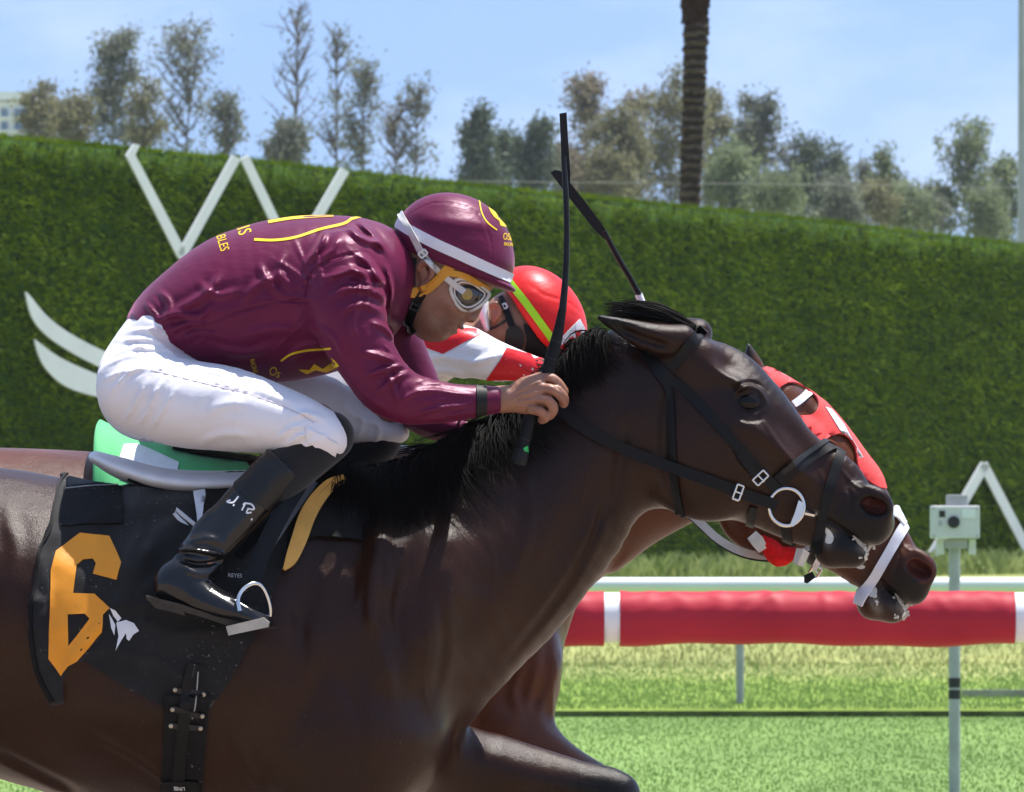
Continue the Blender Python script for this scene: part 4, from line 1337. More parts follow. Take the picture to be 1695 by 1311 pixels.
# the rein from the hand to the ring: free of the neck, then lying against it
rl = [(925, 672), (944, 693), (988, 721), (1046, 749), (1121, 777), (1183, 799), (1240, 821), (1286, 836)]
pts = []
for i, (x, y) in enumerate(catmull(rl, 4)):
    l, n, ok = hit(x, y, NB, 0)
    pts.append((x, y, l.y - 0.012))
ysm = [p[2] for p in pts]
for _ in range(6): ysm = [ysm[0]] + [(ysm[i - 1] + ysm[i] + ysm[i + 1]) / 3 for i in range(1, len(ysm) - 1)] + [ysm[-1]]
ysm = [min(a, p[2] + 0.006) for a, p in zip(ysm, pts)]
rein3 = [P(x, y, yy) for (x, y, _), yy in zip(pts, ysm)]
ribbon(rein3, 0.0205, 0.0045).build('rein', M['leather'], bridle, smooth=True)
ribbon([Vector((p.x, -p.y, p.z)) for p in rein3], 0.0205, 0.0045, Vector((0, 1, 0))).build('rein', M['leather'], bridle, smooth=True)
ribbon([P(x, y, rein3[-5].y - 0.004) for x, y in ((1168, 791), (1190, 800), (1216, 812), (1224, 816))], 0.017, 0.004).build('rein_end', M['leather'], bridle, smooth=True)

# ---- saddle cloth
def ridge_fn(lines):
    L = [(np.array(catmull(a, 4)), w, h_) for a, w, h_ in lines]
    def f(x, y):
        t = 0
        for A, w, h_ in L:
            d = np.min(np.hypot(A[:, 0] - x, A[:, 1] - y)) / (w * 1.45)
            if d < 3: t += 1.05 * h_ * (1 - 0.6 * d * d) * math.exp(-d * d)
        return max(t, -0.003)
    return f
def specks(m, scale=90, lo=.70, hi=.76, col=(.30, .29, .27)):
    # flecks of kicked-up sand
    nt = m.node_tree; b = nt.nodes['Principled BSDF']; sock = b.inputs['Base Color']; src = sock.links[0].from_socket
    v = coords(nt)
    f = nt.nodes.new('ShaderNodeMath'); f.operation = 'MULTIPLY'
    nt.links.new(ramp(nt, noise(nt, v, scale, 3, .7), lo, hi), f.inputs[0]); nt.links.new(ramp(nt, noise(nt, v, 7, 2), .42, .62), f.inputs[1])
    nt.links.new(mix_col(nt, f.outputs[0], src, col), sock)
for m_ in ('cloth_black', 'cloth_pad'): specks(M[m_], 130, .64, .72)
specks(M['coat_dark'], 240, .67, .74, (.20, .17, .14)); specks(M['coat_bay'], 240, .68, .75, (.22, .18, .15))
cloth_folds = ridge_fn([([(95, 890), (150, 872), (215, 840), (260, 805)], 13, .006), ([(205, 950), (250, 905), (300, 868)], 13, .008), ([(196, 1000), (225, 955), (250, 920)], 10, .007),
                        ([(62, 1000), (70, 1080), (98, 1150)], 12, .012), ([(180, 1010), (240, 1002), (330, 1012)], 7, .006), ([(165, 1035), (130, 1075), (108, 1110)], 9, .011), ([(270, 1060), (330, 1040), (390, 1060)], 14, .004),
                        ([(210, 860), (260, 840), (330, 835)], 10, .005), ([(100, 940), (150, 960), (200, 955)], 14, .003), ([(150, 890), (172, 920), (165, 950)], 10, .004), ([(95, 1040), (135, 1030), (160, 1015)], 9, .003), ([(374, 1125), (410, 1070), (450, 1010)], 10, .005),
                        ([(215, 990), (270, 960), (300, 930)], 6, .006), ([(225, 850), (235, 880), (215, 920)], 6, .005), ([(245, 925), (275, 900), (310, 895)], 5, .005), ([(240, 1030), (300, 1050), (360, 1045)], 7, .005), ([(200, 1085), (260, 1090), (300, 1120)], 7, .005), ([(110, 880), (150, 872), (190, 876)], 5, .004), ([(68, 930), (80, 990), (70, 1040)], 6, .005), ([(130, 1090), (180, 1070), (210, 1075)], 6, .005)])
cloth = empty('saddle_cloth', P(250, 1000, -0.28)); tag(cloth, 'black saddle cloth with an orange number six on the dark bay horse', 'saddle cloth')
CL = [(110, 778), (96, 800), (86, 845), (80, 880), (65, 905), (58, 950), (50, 1008), (52, 1062), (63, 1117), (86, 1164), (106, 1160), (104, 1128), (112, 1100), (126, 1093), (145, 1096), (189, 1126), (235, 1152), (275, 1172), (345, 1174), (374, 1135), (406, 1081), (440, 1020), (456, 965), (470, 935), (500, 880), (540, 820), (570, 785), (520, 778), (440, 785), (330, 802), (220, 812), (160, 806)]
cl = decal('cloth', CL, NB, M['cloth_black'], cloth, off=0.003, th=0.004, step=7, warp=cloth_folds, mirror=0.0)
CB = bvh_of(cl)
strap('edge_binding', [(110, 780), (96, 800), (86, 845), (80, 880), (65, 905), (58, 950), (50, 1008), (52, 1062), (63, 1117), (86, 1162)], 9, CB, M['cloth_pad'], cloth, off=0.0005, th=0.004, sub=6)
decal('weight_pocket', [(106, 806), (200, 800), (205, 845), (203, 868), (150, 868), (100, 872)], CB, M['cloth_pad'], cloth, off=0.0005, th=0.004, step=9)
strap('stitch_line', [(108, 812), (150, 808), (196, 806)], 1.6, CB, M['stitch'], cloth, off=0.005, th=0.0006)
SIX = [(131.6, 882.5), (181, 888), (201, 931), (193, 960), (154, 950), (159, 933), (153.5, 925), (137.7, 926.4), (126.7, 935.7), (121, 982), (156, 983), (181.6, 1006.5), (170, 1018), (168, 1046), (146, 1072), (127, 1094), (113, 1103), (101, 1118), (79.8, 1090.8), (82.7, 982), (84, 945.5), (92.5, 912.5)]
o = decal('number_six', SIX, CB, M['orange'], cloth, off=0.0008, th=0.0015, step=6, holes=[[(112, 1017), (140, 1016), (148, 1024), (130, 1048), (113, 1070)]])
o['label'] = 'orange sewn numeral six'
for poly in ([(192.6, 1031), (208.5, 1026.5), (222, 1032), (230, 1044.4), (220.7, 1050.5), (213.9, 1060.7), (209.7, 1057.8), (208.5, 1048), (201, 1060), (191.4, 1076.8), (196.3, 1053)],
             [(181.6, 1006.5), (191, 1010), (201, 1023.6), (195, 1029.7), (187.7, 1018.7)], [(180.4, 1016), (186.5, 1026), (191, 1034.6), (189.5, 1051.7), (184, 1039.5)]):
    decal('crest_print', poly, CB, M['white_print'], cloth, off=0.0008, th=0.001, step=4)
lettering('name_print', 'REYES', 389, 953, 6.5, 3, CB, M['white_print'], cloth)

# ---- padding, saddle and girth
pad = empty('saddle_pad', P(500, 850, -0.25)); tag(pad, 'black saddle pad with yellow foam edge in front of the boot', 'saddle pad')
o = decal('pad', [(492, 800), (560, 770), (600, 775), (604, 840), (602, 897), (560, 893), (520, 890), (500, 900), (484, 930), (468, 940), (478, 860)], NB, M['cloth_pad'], pad, off=0.004, th=0.006, step=9, mirror=0.0)
PB = bvh_of(o, cl)
fe = catmull([(568, 792, 12), (546, 803, 20), (524, 828, 25), (508, 856, 27), (496, 890, 26), (482, 925, 20), (470, 943, 5)], 4)
fy_ = [hit(x, y, PB, -.25)[0].y - .012 for x, y, w in fe]
for _ in range(5): fy_ = [fy_[0]] + [(fy_[i - 1] + fy_[i] + fy_[i + 1]) / 3 for i in range(1, len(fy_) - 1)] + [fy_[-1]]
ribbon([P(x, y, yy) for (x, y, w), yy in zip(fe, fy_)], [w * PS(-.25) for x, y, w in fe], .012).build('foam_edge', M['yellow_foam'], pad, smooth=True)
decal('grey_panel', [(456, 903), (459, 855), (515, 795), (526, 803), (486, 858)], PB, M['grey_panel'], pad, off=0.001, th=0.004, step=7)

saddle = empty('saddle', P(300, 800, -0.1)); tag(saddle, 'small pale racing saddle under the maroon jockey', 'saddle')
s = SDF()
s.chain([(158, 757, 0, 11, .10), (200, 775, 0, 18, .135), (262, 794, 0, 21, .15), (330, 801, 0, 22, .155), (410, 798, 0, 20, .15), (480, 786, 0, 16, .13), (530, 770, 0, 10, .09)], 0.01, 4)
a, b = sdf_box(135, 840, 560, 725, -.18, .18)
st = link('seat', s.mesh('seat', [(a, b, 0.005)], 2), M['saddle_white'], saddle)
SB = bvh_of(st)
strap('piping', [(212, 792), (240, 803), (270, 810), (300, 815), (336, 818)], 3, SB, M['leather'], saddle, off=0.001, th=0.002)
decal('flap', [(338, 815), (345, 790), (400, 775), (470, 790), (510, 795), (455, 870), (400, 930), (345, 900), (333, 862)], CB, M['leather'], saddle, off=0.006, th=0.004, step=9)
decal('flap_edge', [(322, 822), (338, 818), (336, 862), (326, 872)], CB, M['saddle_white'], saddle, off=0.006, th=0.005, step=6)
mb = MB(); l, n, _ = hit(306, 856, CB, -0.3)
mb.tube([P(x, y, l.y - 0.008) for x, y in ((324, 870), (300, 850), (292, 843), (289, 850), (296, 858), (318, 878))], 0.004, 8)
mb.build('girth_loop', M['saddle_white'], saddle, smooth=True)
sl_pts = []
for x, y, yy in ((500, 800, -.235), (470, 850, -.285), (440, 910, -.318), (420, 968, -.345)): sl_pts.append(P(x, y, yy))
ribbon([Vector(p) for p in catmull([tuple(p) for p in sl_pts], 4)], 0.024, 0.004).build('stirrup_leather', M['leather'], saddle, smooth=True)
ribbon([Vector(p) + Vector((-0.013, 0.004, 0)) for p in catmull([tuple(p) for p in sl_pts], 4)], 0.016, 0.003).build('stirrup_leather', M['leather'], saddle, smooth=True)
ir = [P(x, y, yy) for x, y, yy in ((397, 1012, -.395), (394, 992, -.388), (402, 976, -.375), (418, 966, -.362), (432, 970, -.354), (442, 988, -.346), (447, 1010, -.342), (444, 1028, -.340), (436, 1036, -.338))]
MB().tube([Vector(p) for p in catmull([tuple(p) for p in ir], 3)], 0.0042, 10).build('stirrup_iron', M['steel'], saddle, smooth=True)
M['tread'] = mat_plain('pale_stirrup_tread', (0.45, 0.42, 0.36), 0.55, 0.4)
MB().prism([P(x, y, -.402) for x, y in ((374, 1037), (436, 1022), (446, 1030), (444, 1038), (378, 1052))], (0, 0.055, 0)).build('stirrup_tread', M['tread'], saddle)

girth = empty('girth', P(310, 1250, -0.3)); tag(girth, 'black girth strap with pale stitching and brass rivets under the horse', 'girth')
gd = decal('girth_band', [(272, 1150), (346, 1150), (345, 1180), (338, 1260), (335, 1311), (330, 1390), (262, 1390), (266, 1311), (270, 1230)], bvh_of(near_body, cl), M['cloth_pad'], girth, off=0.002, th=0.005, step=8)
GB = bvh_of(gd, cl)
strap('billet', [(320, 1098), (312, 1130), (306, 1180), (300, 1240), (294, 1311), (290, 1370)], 20, GB, M['leather'], girth, off=0.003, th=0.003, flat=0.7)
strap('billet', [(328, 1100), (324, 1130), (320, 1160), (318, 1190)], 15, GB, M['leather'], girth, off=0.002, th=0.003, flat=0.7)
BB = bvh_of(girth.children[1], girth.children[2], gd, cl)
for ln in ([(311, 1098), (304, 1130), (298, 1180), (293, 1240), (288, 1311)], [(322, 1100), (314, 1135), (308, 1185), (303, 1240), (299, 1311)], [(328, 1112), (326, 1140), (323, 1170), (318, 1190)]):
    strap('stitch_line', ln, 2.2, BB, M['stitch'], girth, off=0.001, th=0.0006, nw=1)
for (x0, y0, x1, y1) in ((290, 1141, 336, 1149), (286, 1171, 334, 1184), (283, 1199, 331, 1204)):
    strap('keeper_bar', [(x0, y0), ((x0 + x1) / 2, (y0 + y1) / 2 + 1), (x1, y1)], 9, BB, M['leather_edge'], girth, off=0.0035, th=0.002, flat=0.8)
    for x, y in ((x0, y0), (x1 + 1, y1)):
        l, n, _ = hit(x, y, BB, -0.3)
        MB().sphere(l + n * 0.006, (0.0044, 0.003, 0.0044), 12, 8).build('rivet', M['brass'], girth, smooth=True)
decal('buckle_guard', smooth_poly([(268, 1300), (275, 1291), (322, 1291), (330, 1300), (328, 1360), (266, 1360)], 3), GB, M['leather'], girth, off=0.004, th=0.003, step=8)
lettering('maker_print', 'LINES', 297, 1301, 6, 180, BB, M['white_print'], girth, off=0.007)
# ================================================================== NEAR JOCKEY
def mat_skin(name, col):
    m, nt, b = new_mat(name)
    at = nt.nodes.new('ShaderNodeAttribute'); at.attribute_name = 'tint'
    sep = nt.nodes.new('ShaderNodeSeparateColor'); nt.links.new(at.outputs['Color'], sep.inputs[0])
    v = coords(nt); n1 = noise(nt, v, 55, 4); n2 = noise(nt, v, 420, 3)
    c = mix_col(nt, ramp(nt, n1, 0.3, 0.7), [x * 0.86 for x in col], [min(1, x * 1.12) for x in col])
    c = mix_col(nt, sep.outputs[0], c, (0.30, 0.10, 0.075))           # lips, ears, knuckles
    c = mix_col(nt, sep.outputs[1], c, (0.085, 0.05, 0.038))          # stubble
    nt.links.new(c, b.inputs['Base Color'])
    b.inputs['Roughness'].default_value = 0.45
    b.inputs['Subsurface Weight'].default_value = 0.12
    b.inputs['Subsurface Radius'].default_value = (0.008, 0.003, 0.0015)
    b.inputs['Subsurface Scale'].default_value = 1.0
    bump(nt, b, n2, 0.45, 0.0009)
    return m
def mat_satin(name, col, rough=0.40, spec=0.38):
    m, nt, b = new_mat(name)
    v = coords(nt)
    n1 = noise(nt, v, 7, 4); n2 = noise(nt, coords(nt, (1.0, 1.0, 2.2)), 26, 4, 0.55); n3 = noise(nt, v, 1400, 2)
    nt.links.new(mix_col(nt, ramp(nt, n1, 0.3, 0.7), [c * 0.85 for c in col], [c * 1.12 for c in col]), b.inputs['Base Color'])
    b.inputs['Roughness'].default_value = rough
    b.inputs['Specular IOR Level'].default_value = spec
    b.inputs['Specular Tint'].default_value = (min(1, 0.45 + col[0] * 2.2), min(1, 0.35 + col[1] * 2.2), min(1, 0.45 + col[2] * 2.2), 1)
    b.inputs['Sheen Weight'].default_value = 0.25
    b.inputs['Sheen Roughness'].default_value = 0.3
    b.inputs['Sheen Tint'].default_value = (min(1, col[0] * 6 + .2), min(1, col[1] * 6 + .2), min(1, col[2] * 6 + .2), 1)
    ad = nt.nodes.new('ShaderNodeMath'); ad.operation = 'MULTIPLY_ADD'
    nt.links.new(n3, ad.inputs[0]); ad.inputs[1].default_value = 0.06; nt.links.new(n2, ad.inputs[2])
    bump(nt, b, ad.outputs[0], 0.20, 0.008)
    return m
M['skin'] = mat_skin('tanned_skin', (0.30, 0.142, 0.09))
M['maroon'] = mat_satin('maroon_satin', (0.112, 0.0105, 0.042))
M['maroon_cap'] = mat_satin('maroon_cap_cover', (0.115, 0.012, 0.044), 0.38)
M['white_cloth'] = mat_plain('white_breeches', (0.80, 0.785, 0.83), 0.55, 0.35, var=0.03, vs=12, bs=0.25, bd=0.004, bscale=26, stretch=(1, 1, 1.6), sheen=0.2)
M['boot'] = mat_plain('polished_black_boot', (0.006, 0.006, 0.007), 0.16, 0.5, var=0.2, vs=20, bs=0.25, bd=0.004, bscale=22)
M['boot_matt'] = mat_plain('black_boot_upper', (0.010, 0.0095, 0.009), 0.42, 0.35, var=0.2, vs=20, bs=0.2, bd=0.002, bscale=40)
M['sole'] = mat_plain('worn_sole', (0.045, 0.036, 0.028), 0.6, 0.3, var=0.2, vs=40)
M['sock'] = mat_weave('black_legging', (0.010, 0.010, 0.012), 0.85, 0.2, 0.2, 800)
M['black_knit'] = mat_weave('black_collar', (0.010, 0.009, 0.011), 0.85, 0.2, 0.2, 800)
M['yellow_harness'] = mat_plain('mustard_harness', (0.66, 0.32, 0.035), 0.6, 0.35, var=0.08, vs=30, bs=0.2, bd=0.001, bscale=160)
M['yellow_print'] = mat_plain('yellow_print', (0.80, 0.54, 0.02), 0.5, 0.3, var=0.05, bs=0.1)
M['clear_strap'] = mat_plain('milky_strap', (0.62, 0.60, 0.56), 0.25, 0.5, var=0.05, bs=0.1)
M['smoke_lens'] = mat_plain('smoked_lens', (0.030, 0.026, 0.022), 0.07, 0.6, var=0.2, vs=30, bs=0, coat=0.5)
M['goggle_frame'] = mat_plain('milky_goggle_frame', (0.68, 0.67, 0.62), 0.25, 0.5, var=0.05, bs=0)
M['rubber'] = mat_plain('grey_rubber', (0.009, 0.010, 0.010), 0.55, 0.25)
M['hair'] = mat_plain('short_dark_hair', (0.012, 0.009, 0.008), 0.55, 0.3, var=0.4, vs=200, bs=0.6, bd=0.002, bscale=500)

jockey = empty('person', P(420, 640, 0)); tag(jockey, 'crouching rider in maroon silks, maroon helmet and white breeches', 'person')
# ---- the body: one continuous surface under the clothes
s = SDF()
s.tb([(225, 590, 285, 690, .10, 0), (265, 515, 330, 615, .12, 0), (345, 430, 410, 600, .14, 0), (440, 395, 480, 600, .15, 0), (530, 385, 555, 580, .15, 0), (600, 385, 615, 540, .12, 0), (640, 410, 655, 515, .075, 0)], 0.03, 3)
s.chain([(625, 450, 0, 44, .06), (660, 470, 0, 46, .058), (700, 480, 0, 50, .06)], 0.03, 3)
for sd, arm in ((-1, [(580, 475, -.165, 44, .055), (585, 545, -.2, 36, .045), (610, 600, -.208, 33, .04), (645, 650, -.21, 30, .036), (720, 662, -.195, 26, .03), (790, 663, -.175, 19, .024), (830, 661, -.165, 19, .022)]),
                (1, [(600, 470, .165, 44, .055), (645, 560, .2, 36, .045), (690, 660, .2, 30, .036), (720, 690, .17, 25, .03), (765, 715, .13, 19, .022), (800, 718, .11, 24, .03)])):
    s.chain(arm, 0.02, 3)
for sd, leg in ((-1, [(268, 645, -.09, 66, .09), (370, 682, -.17, 54, .07), (470, 700, -.21, 46, .055), (530, 715, -.215, 40, .045), (470, 775, -.235, 34, .038), (390, 860, -.28, 31, .034), (328, 935, -.318, 27, .03), (300, 975, -.335, 22, .028), (400, 1010, -.352, 15, .028)]),
                (1, [(268, 645, .09, 66, .09), (380, 670, .16, 54, .07), (520, 690, .2, 46, .055), (620, 712, .21, 40, .045), (560, 775, .235, 34, .038), (470, 870, .29, 31, .034), (400, 945, .32, 27, .03), (370, 985, .335, 22, .028), (470, 1020, .352, 15, .028)])):
    s.chain(leg, 0.03, 3)
# head
s.ell(748, 425, 0, 88, .074, 74, 20, .02)
s.tb([(808, 466, 676, 428, .070, 0), (794, 490, 674, 456, .067, 0), (780, 514, 672, 484, .060, 0), (757, 535, 676, 510, .052, 0), (738, 548, 688, 530, .038, 0)], 0.015, 4)
s.ell(716, 539, 0, 28, .040, 18, 25, .015)                                   # jaw
s.ell(728, 551, 0, 13, .020, 10, 0, .010)                                   # chin
s.chain([(800, 484, 0, 7, .010), (793, 502, 0, 8, .011), (784, 519, 0, 9.5, .014), (780, 527, 0, 8, .015)], 0.008, 3)   # nose
for sd in (-1, 1):
    s.ell(776, 526, sd * .014, 8.5, .008, 7, 0, .006)
    s.ell(779, 531, sd * .009, 4, .005, 3, 0, .003, 's')
    s.bump(778, 490, sd * .055, 20, .02, 14, -.008, 0)
    s.bump(750, 508, sd * .06, 20, .02, 11, .005, 40)
    s.bump(728, 524, sd * .055, 16, .02, 12, -.004, 40)
    s.chain([(693, 444, sd * .076, 5, .007), (700, 434, sd * .086, 5.5, .007), (712, 438, sd * .090, 5.5, .007), (715, 452, sd * .088, 5, .007), (709, 465, sd * .083, 5, .007), (699, 473, sd * .078, 6, .007)], 0.004, 3)
    s.ell(703, 452, sd * .072, 9, .010, 17, 10, .006)
s.ell(760, 540, 0, 10, .022, 5.5, 40, .006)                                   # lips
s.ell(749, 546, 0, 9.5, .020, 5.5, 40, .006)
s.fold([(766, 547), (754, 543), (741, 537)], 2.4, -.005, -.02, hat=False, yr=.06)
s.fold([(772, 529), (760, 533), (752, 541)], 4, -.0022, -.03, hat=False, yr=.06)
s.fold([(740, 553), (730, 545), (727, 537)], 5, -.0015, -.03, hat=False, yr=.06)
# near hand: back of the hand up, four bent fingers round the whip, thumb on the far side
hy = -.165
s.chain([(828, 661, hy, 21, .021), (850, 660, hy, 23, .023), (872, 655, hy, 32, .024), (893, 652, hy, 33, .024)], 0.012, 3)
for f in ([(888, 628, hy + .006, 11, .011), (906, 626, hy - .002, 11, .0115), (922, 634, hy - .004, 9.5, .0105), (933, 648, hy + .004, 8.5, .0095)],
          [(893, 642, hy - .012, 11, .011), (915, 645, hy - .018, 11, .0115), (931, 657, hy - .012, 9.8, .0105), (933, 667, hy + .002, 8.5, .0095)],
          [(890, 660, hy - .016, 11, .011), (908, 662, hy - .022, 10.5, .0115), (915, 677, hy - .016, 9.5, .0105), (910, 687, hy - .002, 8.5, .0095)],
          [(880, 676, hy - .014, 10, .010), (895, 680, hy - .019, 9.5, .0105), (903, 690, hy - .012, 8.5, .0095), (897, 695, hy - .001, 7.5, .008)],
          [(866, 640, hy + .016, 11, .012), (886, 628, hy + .024, 10, .011), (906, 632, hy + .028, 9.5, .0105), (920, 644, hy + .026, 8, .009)]):
    s.chain(f, 0.0025, 3)
for ln in ([(897, 634), (914, 635), (930, 650)], [(893, 652), (912, 655), (922, 666)], [(885, 669), (900, 672), (908, 682)]): s.fold(ln, 2.4, -.0035, hy - .02, hat=False, yr=.04)
for ln in ([(842, 655), (872, 640), (900, 628)], [(844, 660), (875, 652), (908, 646)], [(846, 666), (875, 664), (903, 663)], [(848, 672), (870, 672), (890, 678)]):
    s.fold(ln, 3.6, .0021, hy - .02, yr=.035)
s.fold([(836, 652), (858, 668), (880, 660), (896, 655)], 2.2, .0014, hy - .02, yr=.035)
s.fold([(835, 668), (852, 662), (866, 650)], 2.2, .0013, hy - .02, yr=.035)
for ln in ([(916, 624), (924, 634)], [(924, 648), (922, 660)], [(918, 668), (906, 672)], [(905, 683), (896, 687)]): s.fold(ln, 1.8, -.0016, hy - .02, hat=False, yr=.04)
for x, y in ((906, 624), (914, 644), (906, 661), (893, 680)): s.bump(x, y, hy - .02, 6, .012, 6, .0025)
jb = [(P(630, 600, 0).x, -.10, P(0, 600).z, P(870, 0).x, .10, P(0, 330).z, 0.0030), (P(806, 0).x, -.225, P(0, 715, -.16).z, P(950, 0).x, -.105, P(0, 605, -.16).z, 0.0022)]
blocks = [((b0, b1, b2), (b3, b4, b5), h_) for b0, b1, b2, b3, b4, b5, h_ in jb]
blocks.append(((P(140, 0).x, -.40, P(0, 1050).z), (P(806, 0).x, .40, P(0, 375).z), 0.010))
me = s.mesh('body', blocks, 1)
def tint_j(px, py, co):
    lips = g2(px, py, 757, 542, 9, 5, 40) * .6 + g2(px, py, 707, 452, 9, 18) * .35 * (np.abs(co[:, 1]) > .06)
    for x, y in ((906, 624), (914, 644), (906, 661), (893, 680), (931, 665), (912, 688)): lips = lips + g2(px, py, x, y, 8, 8) * .25
    st = (g2(px, py, 728, 542, 36, 18, -10) * .5 + g2(px, py, 766, 532, 9, 4, 30) * .45) * (px < 800) * (px > 660) * (py < 600)
    return np.stack([lips, st, lips * 0], 1)
set_tint(me, tint_j)
jbody = link('body', me, M['skin'], jockey)
JB = bvh_of(jbody)

# ---- silks
s = SDF()
s.tb([(212, 524, 306, 594, .145, 0), (238, 480, 338, 606, .155, 0), (296, 433, 385, 616, .17, 0), (362, 389, 440, 626, .182, 0), (440, 366, 500, 628, .19, 0), (520, 357, 556, 612, .19, 0), (585, 358, 600, 570, .165, 0), (618, 384, 628, 525, .11, 0), (632, 410, 636, 500, .075, 0)], 0.02, 4)
s.tb([(512, 452, 626, 424, .066, -.15), (502, 500, 636, 486, .070, -.18), (522, 548, 644, 536, .064, -.20), (554, 604, 658, 580, .056, -.21), (592, 662, 680, 610, .050, -.212), (640, 693, 700, 622, .046, -.208), (700, 700, 728, 630, .042, -.20), (750, 698, 764, 636, .036, -.19), (795, 689, 798, 638, .031, -.18), (829, 683, 829, 640, .027, -.17)], 0.03, 4)
s.tb([(520, 452, 640, 420, .07, .15), (560, 510, 665, 470, .07, .19), (610, 590, 700, 560, .058, .205), (650, 680, 730, 640, .048, .20), (690, 715, 740, 672, .042, .17), (745, 733, 770, 695, .034, .13)], 0.03, 4)
for ln, w, a in (
    ([(503, 497), (512, 462), (536, 438), (572, 424), (600, 420)], 4, -.004), ([(535, 470), (570, 452), (612, 452), (640, 470)], 9, .006), ([(545, 495), (585, 478), (625, 486), (640, 500)], 9, .006),
    ([(560, 520), (600, 505), (635, 520)], 8, .005), ([(575, 440), (600, 455), (618, 480)], 8, .006), ([(592, 420), (615, 440), (632, 470)], 8, .006), ([(600, 500), (585, 530), (590, 560)], 8, .005),
    ([(520, 540), (552, 560), (570, 600)], 9, .004), ([(615, 535), (640, 545), (655, 565)], 7, .005), ([(600, 585), (630, 590), (662, 600)], 8, .006), ([(606, 622), (640, 612), (672, 606)], 7, .006), ([(625, 655), (652, 630), (680, 616)], 7, .006),
    ([(640, 615), (652, 640), (660, 670)], 6, .005), ([(660, 670), (690, 650), (730, 648)], 6, .004), ([(690, 688), (730, 676), (780, 672)], 6, .004), ([(700, 640), (740, 650), (785, 655)], 5, .003), ([(735, 690), (765, 684), (795, 680)], 5, .003), ([(575, 620), (600, 650), (640, 680)], 9, .004),
    ([(500, 497), (440, 505), (385, 520), (330, 545)], 3.5, -.003), ([(270, 520), (310, 505), (350, 478), (362, 455)], 11, .006), ([(252, 535), (290, 520), (330, 525), (352, 505)], 9, .007), ([(280, 548), (315, 535), (345, 540)], 8, .006), ([(300, 560), (335, 550), (372, 560)], 8, .005),
    ([(330, 470), (360, 490), (400, 480)], 10, .005), ([(400, 500), (430, 470), (470, 455)], 11, .006), ([(430, 440), (446, 468), (470, 492)], 9, .006), ([(470, 420), (462, 450), (480, 480)], 9, .004), ([(540, 378), (528, 410), (505, 440)], 10, .006), ([(560, 395), (552, 415), (530, 430)], 7, .005), ([(575, 375), (600, 395), (635, 405)], 9, .006),
    ([(590, 365), (615, 385), (645, 425)], 8, .005), ([(400, 560), (450, 545), (500, 550)], 13, .005), ([(350, 575), (400, 585), (450, 575)], 10, .004), ([(470, 600), (500, 575), (535, 572)], 10, .004), ([(260, 480), (280, 500), (275, 520)], 8, .004), ([(238, 500), (252, 515), (262, 530)], 6, .004), ([(640, 440), (648, 480), (645, 520)], 6, .005)):
    s.fold(ln, w * .9, a * (1.3 if a > 0 else 1.2), -.16, hat=True, yr=.17)
s.fan(548, 505, 9, 20, 150, 150, 250, 3.6, .0030, -.16, .17, 1)      # across the back from the armpit
s.fan(600, 440, 7, 15, 90, 60, 150, 3.4, .0030, -.18, .13, 2)       # down the upper arm
s.fan(672, 612, 8, 8, 75, 95, 230, 3.2, .0032, -.20, .13, 3)        # bend of the elbow
s.fan(672, 640, 6, 10, 110, -15, 35, 3.0, .0022, -.20, .12, 4)      # along the forearm
s.fan(300, 585, 9, 15, 120, 205, 335, 3.4, .0030, -.16, .17, 5)     # gathered at the waist
s.fan(650, 470, 6, 15, 100, 150, 215, 3.4, .0030, -.14, .15, 6)     # pulled at the neck
s.half(829, 660, 1, 0.0, -.17)
s.ripple(0.0007, 34, 5, (1, 1, 1.4))
a, b = sdf_box(200, 745, 840, 340, -.29, .29)
shirt = link('silk_shirt', s.mesh('silk_shirt', [(a, b, 0.0035)], 1), M['maroon'], jockey)
SH = bvh_of(shirt)
strap('shoulder_seam', [(503, 497), (510, 465), (533, 440), (568, 426)], 2.2, SH, M['maroon_cap'], shirt, off=0.0, th=0.0012, nw=1)
strap('side_seam', [(500, 497), (440, 505), (385, 520), (335, 542)], 2.0, SH, M['maroon_cap'], shirt, off=0.0, th=0.001, nw=1)
strap('print_arc', [(421, 397), (455, 398), (490, 393), (530, 380), (568, 371), (583, 362)], 4.2, SH, M['yellow_print'], shirt, off=.0006, th=.0006, nw=1, sub=6)
strap('print_arc', [(444, 368), (480, 362), (515, 359), (552, 357)], 4.5, SH, M['yellow_print'], shirt, off=.0006, th=.0006, nw=1, sub=6)
strap('print_arc', [(579, 364), (598, 358)], 4, SH, M['yellow_print'], shirt, off=.0006, th=.0006, nw=1)
lettering('print_word', 'OSIRIS', 397, 362, 23, 72, SH, M['yellow_print'], shirt, sx=.62)
lettering('print_word', 'STABLES', 365, 391, 16, 74, SH, M['yellow_print'], shirt, sx=.62)
strap('print_arc', [(465, 597), (482, 586), (505, 580), (530, 578), (548, 577)], 3.2, SH, M['yellow_print'], shirt, off=.0006, th=.0006, nw=1, sub=6)
decal('print_crest', [(494, 611), (512, 612), (520, 602), (534, 610), (552, 598), (549, 592), (556, 598), (562, 606), (540, 616), (522, 612), (508, 619)], SH, M['yellow_print'], shirt, off=.0006, th=.0006, step=5)
lettering('print_word', 'Os', 455, 616, 15, 22, SH, M['yellow_print'], shirt, sx=.8)
o = lettering('print_word', 'RACING', 420, 606, 8, 75, SH, M['yellow_print'], shirt, sx=.6)
band = strap('wrist_band', [(796, 634), (797, 650), (797, 675), (795, 694)], 17, SH, M['rubber'], jockey, off=0.0, th=.003, flat=.4)
s2 = SDF(); s2.chain([(628, 452, 0, 50, .068), (656, 468, 0, 50, .064), (674, 486, 0, 44, .06)], 0.01, 3)
s2.half(672, 486, 0.9, 0.35, 0.0)
a, b = sdf_box(560, 545, 730, 395, -.08, .08)
